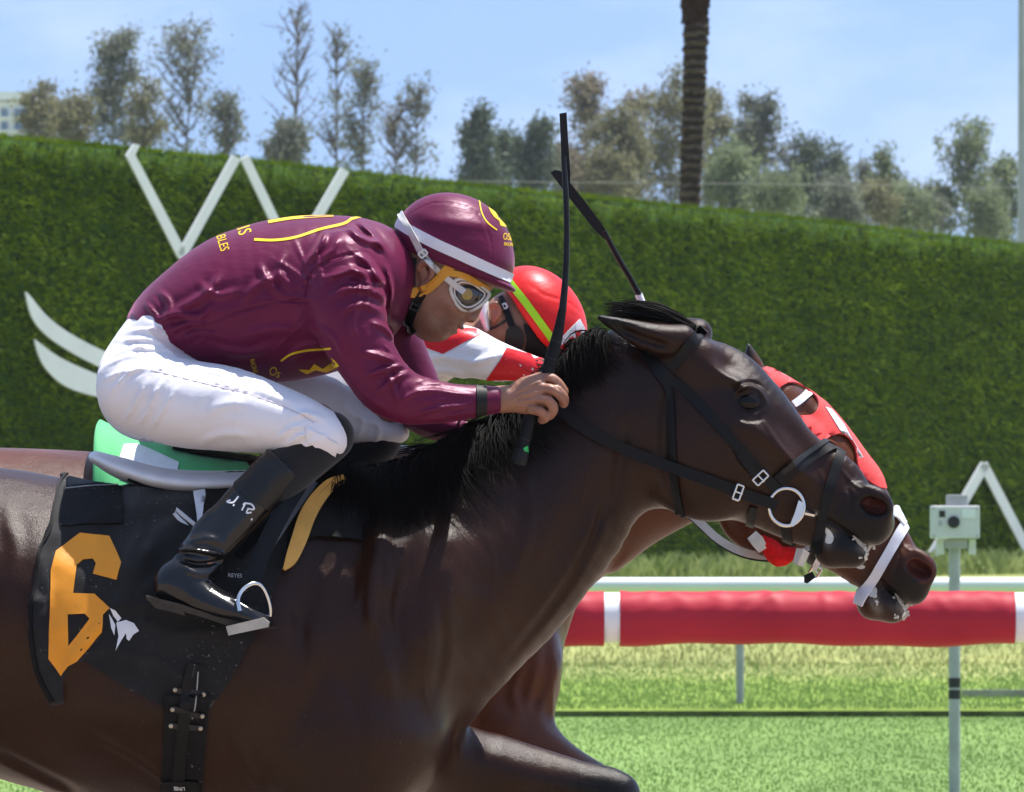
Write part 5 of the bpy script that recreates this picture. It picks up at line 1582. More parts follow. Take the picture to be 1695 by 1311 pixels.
link('collar', s2.mesh('collar', [(a, b, .004)], 1), M['black_knit'], jockey)

# ---- breeches
s = SDF()
s.ell(253, 632, 0, 88, .165, 94, 20, .025)
s.tb([(184, 570, 275, 690, .16, 0), (205, 532, 296, 628, .16, 0), (220, 516, 310, 592, .156, 0)], 0.02, 3)
s.tb([(244, 565, 252, 733, .12, -.10), (310, 592, 300, 742, .105, -.14), (380, 606, 370, 748, .09, -.175), (450, 632, 435, 752, .076, -.205), (505, 656, 492, 757, .064, -.22), (545, 680, 530, 760, .055, -.222), (562, 705, 548, 752, .045, -.22)], 0.03, 4)
s.tb([(244, 565, 252, 733, .12, .10), (380, 600, 360, 735, .09, .17), (520, 612, 490, 725, .074, .2), (600, 660, 580, 738, .062, .21), (640, 690, 620, 738, .05, .21), (668, 702, 655, 732, .035, .21)], 0.03, 4)
s.ell(548, 722, -.22, 22, .045, 36, -18, .015)
for ln, w, a in (([(232, 606), (205, 625), (182, 652)], 5, .004), ([(246, 628), (225, 668), (202, 700)], 5, .004), ([(266, 632), (246, 680), (226, 705)], 5, .004), ([(295, 640), (268, 685), (250, 712)], 5, .004), ([(172, 606), (215, 588), (268, 590)], 5, .003),
                 ([(180, 590), (225, 575), (285, 580)], 5, .003), ([(192, 566), (235, 560), (290, 575)], 4, .003), ([(206, 548), (250, 546), (296, 566)], 4, .003), ([(170, 630), (205, 615), (262, 608)], 5, .003), ([(250, 612), (330, 632), (420, 655), (490, 682), (520, 700)], 2.6, -.0025),
                 ([(486, 690), (512, 684), (540, 696)], 6, .004), ([(470, 742), (500, 722), (530, 716)], 6, .005), ([(455, 735), (480, 712), (510, 704)], 6, .004), ([(500, 750), (520, 730), (548, 722)], 6, .004), ([(340, 690), (370, 672), (410, 668)], 12, .003), ([(378, 740), (388, 690), (392, 640)], 2.5, -.0015), ([(173, 690), (215, 718), (270, 735)], 2.2, -.0022),
                 ([(330, 735), (370, 720), (420, 722)], 9, .003), ([(290, 600), (340, 612), (390, 622)], 8, .003), ([(420, 640), (455, 655), (490, 668)], 8, .003)):
    s.fold(ln, w, a * 1.35, -.19, hat=True, yr=.16)
for ln, w, a in (([(590, 670), (600, 700), (590, 730)], 6, .005), ([(620, 690), (628, 712), (620, 735)], 6, .005), ([(560, 660), (590, 690), (640, 705)], 8, .004)):
    s.fold(ln, w, a, .16, hat=True, yr=.16)
s.fan(306, 600, 9, 20, 110, 120, 215, 3.0, .0024, -.19, .16, 11)
s.fan(545, 705, 8, 12, 90, 130, 215, 2.8, .0024, -.2, .15, 12)
s.fan(250, 560, 7, 10, 70, 60, 170, 2.6, .0020, -.17, .16, 13)
s.fan(430, 750, 5, 10, 90, 190, 300, 3.0, .0018, -.2, .15, 14)
s.ripple(0.0006, 50, 9)
a, b = sdf_box(140, 775, 690, 500, -.30, .30)
pants = link('breeches', s.mesh('breeches', [(a, b, .0045)], 1), M['white_cloth'], jockey)
PN = bvh_of(pants)
M['elastic'] = mat_plain('pinkish_elastic', (0.62, 0.54, 0.58), 0.6, 0.3, var=.05, bs=.2)
decal('waist_panel', [(246, 545), (262, 541), (285, 556), (302, 578), (306, 592), (296, 592), (276, 575), (258, 560)], PN, M['elastic'], pants, off=.0008, th=.0012, step=6)
decal('knee_tab', [(506, 705), (522, 715), (560, 735), (553, 758), (526, 742), (508, 728)], PN, M['white_cloth'], pants, off=.002, th=.002, step=7)
strap('thigh_seam', [(250, 612), (330, 632), (420, 655), (490, 682), (520, 700)], 1.8, PN, M['elastic'], pants, off=.0, th=.0008, nw=1)

# ---- boots and leggings
def boot(parent, sd, ox, oy, near=True):
    s = SDF(); q = lambda L: [(x + ox, y + oy, sd * Y, ra, rb) for x, y, Y, ra, rb in L]
    s.chain(q([(545, 722, .218, 42, .048), (520, 742, .224, 43, .05), (488, 768, .232, 43, .048), (455, 800, .245, 40, .045)]), .01, 3)
    a = [P(400 + ox, 860 + oy, sd * .25), P(610 + ox, 680 + oy, sd * .25)]
    lg = link('legging', s.mesh('legging', [((a[0].x, min(sd * .16, sd * .32), a[0].z), (a[1].x, max(sd * .16, sd * .32), a[1].z), .005)], 1), M['sock'], parent)
    s = SDF()
    s.chain(q([(474, 768, .237, 40, .051), (440, 802, .252, 40, .048), (400, 845, .270, 40, .045), (358, 892, .293, 39, .042), (330, 924, .312, 40, .040), (318, 945, .322, 38, .038), (308, 960, .328, 40, .037)]), .01, 4)
    s.chain(q([(285, 968, .335, 33, .034), (318, 984, .340, 33, .037), (360, 1002, .348, 28, .041), (405, 1018, .355, 20, .042), (440, 1031, .358, 13, .034)]), .025, 4)
    s.half(474 + ox, 768 + oy, .685, -.728, sd * .24)
    s.half(340 + ox, 1012 + oy, -.24, .97, sd * .34)
    if near:
        for ln, w, a in (([(293, 912), (312, 908), (350, 914), (372, 918)], 6, .010), ([(296, 926), (330, 934), (368, 928)], 5, -.008), ([(300, 940), (335, 950), (366, 940)], 8, .005), ([(300, 905), (340, 890), (370, 900)], 8, .004),
                         ([(355, 966), (345, 985), (325, 998)], 2, -.002), ([(380, 985), (405, 1000), (430, 1016)], 5, .003), ([(310, 880), (330, 860), (352, 840)], 14, .004), ([(378, 802), (400, 820), (450, 852)], 2.2, -.0015), ([(430, 760), (420, 785), (406, 810)], 7, .003), ([(455, 772), (445, 800), (430, 825)], 7, .003), ([(296, 950), (298, 975), (300, 1000)], 2, -.0015)):
            s.fold([(x + ox, y + oy) for x, y in ln], w, a, sd * .33, hat=True, yr=.08)
    s.ripple(0.0007, 45, 4)
    a = [P(225 + ox, 1065 + oy, sd * .33), P(525 + ox, 715 + oy, sd * .33)]
    sh = link('boot', s.mesh('boot', [((a[0].x, min(sd * .17, sd * .42), a[0].z), (a[1].x, max(sd * .17, sd * .42), a[1].z), .0036)], 1), M['boot'], parent)
    # sole and heel
    mb = MB()
    for (poly, w) in (([(241, 986), (300, 1000), (360, 1021), (440, 1036), (456, 1040), (440, 1042), (372, 1034), (330, 1020), (308, 1014), (300, 1008), (270, 1000), (243, 994)], .030), ([(246, 994), (304, 1009), (306, 1019), (256, 1006)], .029)):
        mb.prism([P(x + ox, y + oy, sd * .345 - w) for x, y in poly], (0, 2 * w, 0))
    mb.build('boot_sole', M['sole'], sh)
    return sh, lg
bt, lg = boot(jockey, -1, 0, 0)
BT = bvh_of(bt)
decal('boot_cuff', [(440, 742), (452, 748), (500, 784), (478, 812), (452, 850), (412, 826), (382, 805), (405, 785)], BT, M['boot_matt'], bt, off=.0004, th=.0016, step=7)
BT2 = bvh_of(bt, bt.children[-1])
def script_line(pts, w=2.6):
    strap('initial_print', pts, w, BT2, M['white_print'], bt, off=.0008, th=.0006, nw=1, sub=5)
script_line([(395, 822), (386, 832), (376, 831), (382, 828)])
script_line([(386, 836), (388, 837)], 3.6)
script_line([(402, 836), (406, 833), (400, 845)]); script_line([(404, 833), (416, 835), (420, 843), (409, 842)]); script_line([(410, 843), (408, 849), (416, 848)])
script_line([(415, 859), (417, 860)], 3.6)
boot(jockey, 1, 78, 5, False)

# ---- helmet
s = SDF()
s.ell(750, 409, 0, 101, .096, 88, 24, .01)
s.ell(796, 434, 0, 54, .080, 43, 25, .02)
s.chain([(790, 455, 0, 14, .086), (832, 472, 0, 8, .070), (850, 480, 0, 4, .05)], .015, 3)
s.ell(742, 440, 0, 92, .082, 74, 16, .004, 's')
s.half(718, 434, -.375, .93, 0)
s.bump(700, 400, -.09, 30, .05, 24, .003, 20)
s.fold([(680, 352), (730, 366), (790, 372), (822, 380)], 14, .0025, -.06, hat=True, yr=.06)
s.fold([(676, 356), (710, 338), (745, 336), (790, 352), (812, 400), (815, 450)], 2.4, -.0016, -.06, hat=True, yr=.07)
a, b = sdf_box(630, 500, 870, 305, -.11, .11)
helm = link('helmet', s.mesh('helmet', [(a, b, .0034)], 1), M['maroon_cap'], jockey)
HM = bvh_of(helm)
M['white_elastic'] = mat_plain('white_elastic_band', (0.74, 0.75, 0.80), 0.6, 0.3, var=.04, bs=.3, bd=.0008, bscale=500)
strap('helmet_band', [(656, 366), (680, 382), (720, 403), (760, 421), (800, 440), (846, 461)], 17, HM, M['white_elastic'], helm, off=.0008, th=.0022, mirror=0.0)
strap('print_arc', [(793, 332), (797, 352), (806, 368), (822, 381)], 2.0, HM, M['yellow_print'], helm, off=.0006, th=.0006, nw=1)
decal('print_crest', [(808, 343), (818, 350), (824, 358), (820, 356), (828, 364), (836, 372), (838, 376), (828, 374), (826, 366), (818, 360), (812, 352)], HM, M['yellow_print'], helm, off=.0006, th=.0006, step=4)
lettering('print_word', 'OSIRIS', 845, 393, 12, 6, HM, M['yellow_print'], helm, sx=.55)
lettering('print_word', 'RACING', 843, 405, 6, 6, HM, M['yellow_print'], helm, sx=.60)

# ---- harness, goggles, hair
HD = bvh_of(jbody)
ear_hair = decal('sideburn_hair', [(672, 424), (690, 428), (688, 440), (688, 474), (676, 468), (669, 440)], HD, M['hair'], jockey, off=.0005, th=.002, step=5)
strap('harness', [(656, 412), (658, 440), (665, 465), (678, 482), (694, 482), (712, 474), (735, 452), (748, 438)], 16, HD, M['yellow_harness'], jockey, off=.003, th=.003, flat=.4, sub=6, mirror=0.0)
strap('harness', [(735, 450), (765, 455), (790, 468), (806, 478)], 10, HD, M['yellow_harness'], jockey, off=.003, th=.003, flat=.4, mirror=0.0)
strap('chin_strap', [(700, 484), (690, 500), (682, 520), (678, 540), (684, 552)], 15, HD, M['leather'], jockey, off=.003, th=.003, flat=.4, mirror=0.0)
buckle(688, 505, 14, 18, 25, HD, jockey, lift=.008, mat=M['black_plastic'])
gog = SDF()
gog.chain([(764, 487, -.046, 25, .020), (784, 489, -.038, 24, .020), (802, 487, -.022, 13, .012)], .012, 3)
gog.chain([(764, 487, .046, 25, .020), (784, 489, .038, 24, .020), (802, 487, .022, 13, .012)], .012, 3)
a, b = sdf_box(730, 530, 830, 445, -.08, .08)
gl = link('goggles', gog.mesh('goggles', [(a, b, .0028)], 2), M['smoke_lens'], jockey)
GG = bvh_of(gl, jbody)
fr = smooth_poly([(748, 470), (760, 461), (779, 464), (800, 478), (808, 487), (797, 503), (779, 513), (764, 511), (752, 497), (746, 482)], 3)
pts = []
for x, y in fr:
    l, n, _ = hit(x, y, GG, -.06); pts.append(l + n * .001)
MB().tube(pts, .0036, 8, closed=True).build('goggle_frame', M['goggle_frame'], gl, smooth=True)
fr2 = [(777 + (x - 777) * .80, 488 + (y - 488) * .78) for x, y in fr]
pts = []
for x, y in fr2:
    l, n, _ = hit(x, y, GG, -.06); pts.append(l + n * .001)
MB().tube(pts, .0018, 8, closed=True).build('goggle_frame', M['goggle_frame'], gl, smooth=True)
M['amber'] = mat_plain('amber_disc', (0.36, 0.25, 0.055), 0.3, 0.5, bs=0)
decal('lens_disc', [(773 + 9 * math.cos(t), 487 + 9 * math.sin(t)) for t in np.linspace(0, 6.283, 18, endpoint=False)], GG, M['amber'], gl, off=.0008, th=.0012, step=5)  # plain yellow disc on the near lens
AL = bvh_of(helm, helm.children[0], jbody, gl)
strap('goggle_strap', [(663, 353), (676, 375), (690, 400), (702, 422), (722, 445), (745, 465), (768, 484)], 10, AL, M['clear_strap'], jockey, off=.0025, th=.0025, sub=6, flat=.6)
buckle(700, 420, 9, 13, 50, AL, jockey, lift=.008, mat=M['goggle_frame'])

# ---- the whip in the near hand
M['whip'] = mat_plain('black_whip', (0.007, 0.007, 0.008), 0.45, 0.25, var=.2, vs=40, bs=.3, bd=.001, bscale=300)
M['grip'] = mat_plain('whip_grip_tape', (0.007, 0.007, 0.008), 0.6, 0.2, var=.2, vs=40, bs=.4, bd=.001, bscale=400)
M['green_print'] = mat_plain('green_print', (0.03, 0.42, 0.10), .5, .3, bs=0)
whip = empty('riding_whip', P(905, 640, -.165)); tag(whip, 'black riding whip held upright in the maroon jockey\'s hand', 'whip')
wp = catmull([(933, 258, -.10, 4.6), (937, 330, -.12, 4.8), (938, 400, -.13, 5.0), (936, 460, -.14, 5.4), (931, 515, -.15, 6.5)], 4)
MB().tube([P(x, y, Y) for x, y, Y, r in wp], [r * PS(-.12) for x, y, Y, r in wp], 10).build('shaft', M['whip'], whip, smooth=True)
MB().prism([P(x, y, -.1) for x, y in ((926, 188), (938, 186), (940, 225), (944, 285), (942, 340), (933, 338), (930, 280), (928, 230))], (0, .006, 0)).build('flap', M['whip'], whip)
gp = catmull([(931, 512, -.150, 6.5), (925, 545, -.153, 8.5), (916, 582, -.158, 10.5), (905, 622, -.163, 11.5), (892, 655, -.160, 11), (878, 690, -.162, 10.5), (869, 725, -.168, 10.5), (863, 748, -.172, 11)], 4)
MB().tube([P(x, y, Y) for x, y, Y, r in gp], [r * PS(-.16) for x, y, Y, r in gp], 14).build('grip', M['grip'], whip, smooth=True)
MB().tube([P(864, 744, -.171), P(862, 752, -.172), P(859, 765, -.174), P(858, 769, -.174)], [x * PS(-.17) for x in (11, 13, 13.5, 11)], 14).build('end_cap', M['rubber'], whip, smooth=True)
WB = bvh_of(*[c for c in whip.children if c.name.startswith('grip')])
for k in range(6, len(gp) - 2, 3):
    x, y = gp[k][0], gp[k][1]
    if 618 < y < 700: continue
    r = gp[k][3]
    strap('grip_ring', [(x - r, y - 3), (x, y + 2), (x + r, y + 5)], 2.2, WB, M['leather_edge'], whip, off=.0003, th=.0008, nw=1)
decal('brand_print', [(866, 742), (872, 738), (876, 744), (873, 750), (877, 754), (870, 753)], WB, M['green_print'], whip, off=.0006, th=.0006, step=3)
# ================================================================== FAR HORSE
FY = 1.0
far_horse = empty('racehorse', P(500, 2100, FY)); tag(far_horse, 'reddish bay racehorse behind, in a red blinker hood, nose just ahead', 'horse')
FT = Place((1477, 838), (1550, 948), .94, 10.0)
s = SDF()
Tb = lambda L: [(a * .94 + 130, 742 + (b - 772) * .94, c * .94 + 130, 742 + (d - 772) * .94, rb, FY) for a, b, c, d, rb in L]
s.tb(Tb([(-655, 900, -640, 1120, .13), (-590, 820, -560, 1210, .20), (-480, 768, -450, 1270, .255), (-330, 766, -320, 1285, .28), (-150, 770, -150, 1285, .285), (0, 776, 0, 1287, .29), (150, 786, 150, 1325, .30), (300, 786, 300, 1362, .30), (450, 772, 450, 1385, .285), (560, 766, 560, 1395, .25)]), .03, 3)
s.tb([(700, 745, 770, 1290, .21, FY), (780, 738, 830, 1150, .18, FY), (865, 715, 880, 1040, .15, FY), (950, 680, 955, 985, .125, FY), (1030, 635, 1040, 925, .105, FY), (1100, 600, 1105, 884, .092, FY), (1165, 590, 1150, 858, .085, FY)], .04, 4)
s.tb([(1200, 590, 1160, 830, .080, FY), (1245, 600, 1180, 845, .088, FY), (1292, 622, 1205, 850, .098, FY), (1336, 648, 1250, 868, .098, FY), (1386, 702, 1300, 906, .083, FY), (1426, 757, 1350, 944, .062, FY), (1460, 815, 1388, 960, .050, FY), (1502, 882, 1420, 972, .047, FY), (1530, 918, 1470, 980, .046, FY)], .03, 4)
for sd in (-1, 1):
    s.ell(878, 1115, FY + sd * .10, 52, .085, 85, 4, .04)
    s.ell(770, 1060, FY + sd * .14, 90, .08, 170, 20, .05)
head_features(s, FT, FY, .94)
for sd in (-1, 1):
    s.chain([(1252, 636, FY + sd * .065, 20, .024), (1248, 612, FY + sd * .07, 18, .022), (1243, 590, FY + sd * .072, 11, .013), (1239, 570, FY + sd * .072, 3, .005)], .012, 4)
for c in ([(840, 1220, -.13, 65, .095), (920, 1272, -.14, 50, .07), (990, 1312, -.14, 44, .05), (1015, 1335, -.14, 40, .045), (990, 1440, -.14, 30, .032), (950, 1530, -.14, 29, .03), (900, 1580, -.14, 34, .036)],
          [(760, 1240, .14, 80, .095), (770, 1400, .15, 62, .075), (790, 1540, .15, 45, .046), (780, 1690, .15, 28, .03), (790, 1840, .15, 34, .036)],
          [(-260, 1080, -.15, 155, .12), (-180, 1250, -.17, 110, .11), (-250, 1400, -.16, 66, .07), (-320, 1500, -.15, 50, .048), (-290, 1660, -.15, 32, .034), (-240, 1830, -.15, 38, .04)],
          [(-310, 1080, .15, 155, .12), (-360, 1260, .17, 105, .11), (-490, 1380, .16, 62, .066), (-580, 1450, .15, 48, .046), (-640, 1600, .15, 31, .034), (-720, 1740, .15, 38, .04)]):
    s.chain([(x, y, FY + Y, ra, rb) for x, y, Y, ra, rb in c], .06, 3)
for ln, w, a in (([(905, 1060), (900, 1120), (880, 1180)], 10, -.008), ([(870, 1090), (850, 1140), (860, 1190)], 10, .006), ([(1040, 900), (1000, 960), (960, 1040)], 9, -.005), ([(930, 1080), (915, 1140), (915, 1190)], 8, .005)):
    s.fold(ln, w, a, FY - .1, yr=.3)
s.ripple(.0009, 55, 8)
fb = [((P(-600, 0, FY).x, FY - .38, P(0, 1900, FY).z), (P(760, 0, FY).x, FY + .38, P(0, 700, FY).z), .012),
      ((P(750, 0, FY).x, FY - .32, P(0, 1400, FY).z), (P(1170, 0, FY).x, FY + .30, P(0, 560, FY).z), .0075),
      ((P(750, 0, FY).x, FY - .30, P(0, 1880, FY).z), (P(1070, 0, FY).x, FY + .30, P(0, 1396, FY).z), .011),
      ((P(1164, 0, FY).x, FY - .17, P(0, 1060, FY).z), (P(1580, 0, FY).x, FY + .17, P(0, 540, FY).z), .0036)]
me = s.mesh('body', fb, 1)
def tint_far(px, py, co):
    m = FT(1430, 880)
    blk = g2(px, py, m[0], m[1], 78, 68) * 1.1 + g2(px, py, 1240, 580, 16, 34) + np.clip((py - 1255) / 60, 0, 1) * (px > 920) + np.clip((py - 1420) / 150, 0, 1) + g2(px, py, 1330, 650, 60, 16, 50) * .4
    n = FT(1447, 838); dn = np.hypot((px - n[0]) / 28, (py - n[1]) / 25)
    fl = (dn < .95) * (np.abs(co[:, 1] - FY) < .056)
    p = FT(1440, 912); pl = g2(px, py, p[0], p[1], 22, 12, 30) * .9 + g2(px, py, 1448, 995, 8, 18, -20) * .8
    return np.stack([blk, fl, pl], 1)
set_tint(me, tint_far)
far_body = link('body', me, M['coat_bay'], far_horse)
FB = bvh_of(far_body)
horse_eye(far_horse, FT, FY, .94, FB)
foam(FT, FY, [(1438, 918, .007), (1430, 908, .006), (1441, 928, .006), (1420, 925, .005), (1375, 890, .006), (1378, 900, .006), (1384, 910, .005), (1445, 906, .005), (1410, 895, .004)], FB, far_horse)
def fmane(i):
    x = random.uniform(720, 1190); y = float(np.interp(x, [700, 780, 870, 950, 1030, 1100, 1190], [740, 735, 715, 680, 635, 600, 590])) + random.uniform(-2, 8)
    L = random.uniform(50, 110); a0 = R(random.uniform(130, 190))
    return [P(x + math.cos(a0) * L * t, y + math.sin(a0) * L * t + 14 * t * t, FY - .01 - .10 * math.sin(1.4 * t)) for t in np.linspace(0, 1, 6)]
link('mane', strands(500, None, fmane, .0014, .0032), M['mane'], far_horse)
link('tail', strands(200, None, lambda i: (lambda L, dy, sp: [P(-485 - L * t, 880 + 220 * t * t + dy * t, FY + sp * t) for t in np.linspace(0, 1, 8)])(random.uniform(350, 640), random.gauss(0, 40), random.gauss(0, .06)), .002, .004), M['mane'], far_horse)

# ---- its hood, bridle and cloth
M['red_hood'] = mat_weave('red_hood_cloth', (0.66, 0.022, 0.024), .75, .3, .08, 800)
M['white_tape'] = mat_plain('white_tape', (0.76, 0.77, 0.82), .45, .4, var=.04, bs=.15)
M['red_fleece'] = mat_plain('red_fleece', (0.62, 0.012, 0.012), .9, .1, var=.15, vs=80, bs=.8, bd=.004, bscale=220)
M['cream'] = mat_plain('cream_webbing', (0.62, 0.58, 0.50), .7, .2, var=.08, vs=60)
M['grey_braid'] = mat_weave('grey_braided_rein', (0.36, 0.38, 0.40), .6, .2, .15, 500, .6)
hood = empty('blinker_hood', P(1370, 700, FY)); tag(hood, 'red blinker hood with a white print on the bay horse\'s head', 'hood')
hd = decal('hood', smooth_poly([(1232, 610), (1286, 616), (1328, 626), (1360, 652), (1382, 674), (1404, 700), (1419, 718), (1438, 752), (1450, 775), (1464, 810), (1440, 800), (1425, 785), (1417, 770), (1412, 742), (1396, 722), (1374, 722), (1340, 740), (1280, 760), (1220, 740), (1210, 660)], 2), FB, M['red_hood'], hood, off=.003, th=.004, step=8, Y=FY, mirror=FY,
           holes=[smooth_poly([(1285, 650), (1302, 636), (1320, 639), (1336, 649), (1348, 660), (1353, 674), (1344, 688), (1331, 690), (1305, 690), (1288, 672)], 2)])
HB_ = bvh_of(hd, far_body)
HD_ = bvh_of(hd)
decal('hood_print', [(1366, 674), (1376, 678), (1396, 702), (1408, 724), (1428, 757), (1419, 760), (1402, 732), (1386, 706)], HD_, M['white_print'], hood, off=.0008, th=.001, step=6, Y=FY)
fbr = empty('bridle', P(1400, 880, FY)); tag(fbr, 'bridle with white noseband and grey braided rein on the hooded bay horse', 'bridle')
strap('browband', [(1312, 670), (1326, 660), (1340, 650)], 12, HB_, M['white_tape'], fbr, off=.002, th=.003, Y=FY, mirror=FY)
strap('noseband', [(1500, 862), (1494, 872), (1472, 914), (1448, 956), (1428, 988), (1422, 1000)], 17, FB, M['white_tape'], fbr, off=.003, th=.004, Y=FY, flat=.5, mirror=FY)
strap('noseband', [(1474, 846), (1486, 852), (1498, 866)], 17, FB, M['white_tape'], fbr, off=.005, th=.004, Y=FY, flat=.4)
strap('jaw_strap', [(1352, 906), (1346, 925), (1338, 946), (1334, 955)], 14, FB, M['leather'], fbr, off=.003, th=.004, Y=FY, mirror=FY)
strap('jaw_strap_edge', [(1362, 912), (1352, 932), (1343, 946)], 10, FB, M['white_tape'], fbr, off=.008, th=.003, Y=FY)
buckle(1350, 945, 15, 17, 35, FB, fbr, Y=FY, lift=.014)
MB().prism([P(x, y, FY - .06) for x, y in ((1331, 952), (1345, 946), (1350, 956), (1336, 966), (1331, 964))], (0, .006, 0)).build('strap_tip', M['leather'], fbr)
s = SDF(); s.chain([(1262, 894, FY - .09, 10, .03), (1276, 908, FY - .09, 15, .035), (1287, 922, FY - .09, 16, .035), (1304, 918, FY - .09, 12, .03), (1318, 917, FY - .09, 9, .028)], .01, 3); s.ripple(.002, 160, 3)
a, b = sdf_box(1240, 870, 1340, 950, FY - .14, FY - .03)
link('fleece_roll', s.mesh('fleece_roll', [(a, b, .0045)], 1), M['red_fleece'], fbr)
ribbon([P(1245, 886, FY - .115), P(1254, 896, FY - .122), P(1263, 910, FY - .118)], [.022, .026, .02], .008).build('webbing', M['cream'], fbr, smooth=True)
ribbon([P(1317, 920, FY - .115), P(1325, 922, FY - .122), P(1333, 926, FY - .115)], [.030, .034, .030], .008).build('webbing', M['cream'], fbr, smooth=True)
rp_ = catmull([(1000, 700, FY - .16), (1080, 790, FY - .14), (1130, 838, FY - .13), (1162, 868, FY - .12), (1190, 893, FY - .11), (1225, 912, FY - .09), (1262, 920, FY - .045), (1300, 918, FY - .04), (1352, 900, FY - .05)], 4)
ribbon([P(x, y, Y) for x, y, Y in rp_], .0155, .006).build('rein', M['grey_braid'], fbr, smooth=True)
ribbon([P(x - 1, y + 7, Y + .002) for x, y, Y in rp_], .006, .006).build('rein_edge', M['leather'], fbr, smooth=True)

M['green_cloth'] = mat_weave('green_saddle_towel', (0.075, 0.46, 0.16), .7, .3, .1, 700)
tw = empty('saddle_cloth', P(280, 760, FY)); tag(tw, 'bright green saddle cloth with a white panel on the far horse', 'saddle cloth')
V, Q = [], []
xs_ = np.linspace(166, 440, 46); nc = 28
for i, x in enumerate(xs_):
    yt = float(np.interp(x, [166, 200, 250, 300, 350, 400, 440], [694, 708, 726, 740, 750, 757, 762]))
    for j in range(nc + 1):
        t = j / nc * 2 - 1
        yy = FY + math.sin(t * 1.45) * .24 + .004 * math.sin(i * .6 + j * .5)
        drop = (1 - math.cos(t * 1.45)) * 135 + abs(t) ** 4 * 140
        fold = 5 * math.sin(i * .45 + 2.2 * t) * abs(t) + 2.5 * math.sin(i * .9 - 3 * t)
        p = P(x + 4 * math.sin(3 * t) + fold * .3, yt + drop + fold * .5, FY)
        V.append((p.x, yy, p.z))
for i in range(len(xs_) - 1):
    for j in range(nc): Q.append((i * (nc + 1) + j, (i + 1) * (nc + 1) + j, (i + 1) * (nc + 1) + j + 1, i * (nc + 1) + j + 1))
tc = link('cloth', np_mesh('cloth', V, Q), M['green_cloth'], tw)
md = tc.modifiers.new('thick', 'SOLIDIFY'); md.thickness = .004
GC = bvh_of(tc)
decal('white_panel', [(205, 738), (226, 737), (262, 752), (296, 768), (292, 790), (200, 790), (192, 770)], GC, M['white_print'], tw, off=.003, th=.0015, step=7, Y=FY)
strap('surcingle', [(285, 742), (330, 751), (380, 758), (432, 764)], 10, GC, M['leather'], tw, off=.004, th=.003, Y=FY)

# ================================================================== FAR JOCKEY
M['red_satin'] = mat_satin('red_satin', (0.62, 0.018, 0.022), .38)
M['red_cap'] = mat_satin('red_cap_cover', (0.70, 0.022, 0.020), .40)
M['white_satin'] = mat_plain('white_satin', (0.76, 0.76, 0.78), .42, .45, var=.04, vs=14, bs=.35, bd=.006, bscale=24)
M['neon'] = mat_plain('neon_green_band', (0.36, 0.72, 0.02), .5, .3, var=.05, bs=.1)
M['skin_far'] = mat_skin('brown_skin', (0.26, 0.125, 0.07))
fj = empty('person', P(560, 640, FY)); tag(fj, 'crouching rider behind, head down, in red helmet and red and white silks', 'person')
s = SDF()
s.tb([(290, 610, 340, 720, .11, FY), (420, 570, 440, 690, .125, FY), (560, 548, 575, 665, .14, FY), (680, 545, 690, 640, .13, FY), (745, 545, 745, 610, .09, FY)], .03, 3)
s.chain([(740, 572, FY, 34, .055), (790, 560, FY, 34, .055), (830, 545, FY, 40, .058)], .03, 3)
s.ell(868, 545, FY, 72, .072, 54, 52, .03)
s.ell(905, 590, FY, 30, .045, 30, 0, .03)
s.chain([(735, 570, FY - .17, 32, .045), (800, 592, FY - .20, 27, .036), (870, 610, FY - .18, 20, .026), (915, 622, FY - .14, 20, .026), (940, 632, FY - .13, 22, .03)], .02, 3)
s.chain([(735, 570, FY + .17, 32, .045), (850, 590, FY + .22, 27, .036), (980, 585, FY + .2, 20, .026), (1060, 572, FY + .16, 19, .024), (1085, 566, FY + .15, 24, .03)], .02, 3)
for sd in (-1, 1):
    s.chain([(330, 660, FY + sd * .09, 60, .09), (470, 690, FY + sd * .18, 48, .06), (600, 715, FY + sd * .23, 36, .042), (530, 800, FY + sd * .27, 30, .036), (430, 900, FY + sd * .31, 25, .03), (480, 925, FY + sd * .33, 16, .028)], .03, 3)
s.chain([(812, 506, FY - .066, 4.5, .006), (821, 502, FY - .073, 4.5, .006), (828, 510, FY - .075, 4.5, .006), (826, 522, FY - .073, 4.5, .006), (818, 531, FY - .067, 4.5, .006)], .006, 3)
s.ell(819, 517, FY - .062, 8, .010, 13, 10, .008)
blocks = [((P(785, 0, FY).x, FY - .09, P(0, 640, FY).z), (P(960, 0, FY).x, FY + .09, P(0, 460, FY).z), .0038), ((P(260, 0, FY).x, FY - .38, P(0, 960, FY).z), (P(1130, 0, FY).x, FY + .38, P(0, 520, FY).z), .010)]
me = s.mesh('body', blocks, 1)
set_tint(me, lambda px, py, co: np.stack([g2(px, py, 820, 516, 9, 14) * .3, g2(px, py, 885, 585, 24, 24) * .3, px * 0], 1))
fjb = link('body', me, M['skin_far'], fj)
FJ = bvh_of(fjb)
s = SDF()
s.tb([(285, 600, 330, 715, .13, FY), (420, 556, 440, 700, .155, FY), (560, 534, 580, 680, .175, FY), (660, 530, 690, 655, .175, FY), (730, 532, 735, 625, .14, FY), (770, 545, 765, 600, .08, FY)], .02, 4)
s.chain([(705, 575, FY - .15, 46, .065), (760, 580, FY - .18, 44, .060), (810, 595, FY - .195, 36, .05), (860, 606, FY - .18, 26, .036), (905, 618, FY - .15, 20, .028)], .03, 4)
s.chain([(720, 572, FY + .15, 44, .065), (850, 590, FY + .22, 36, .046), (980, 585, FY + .2, 28, .034), (1050, 574, FY + .16, 22, .028)], .03, 4)
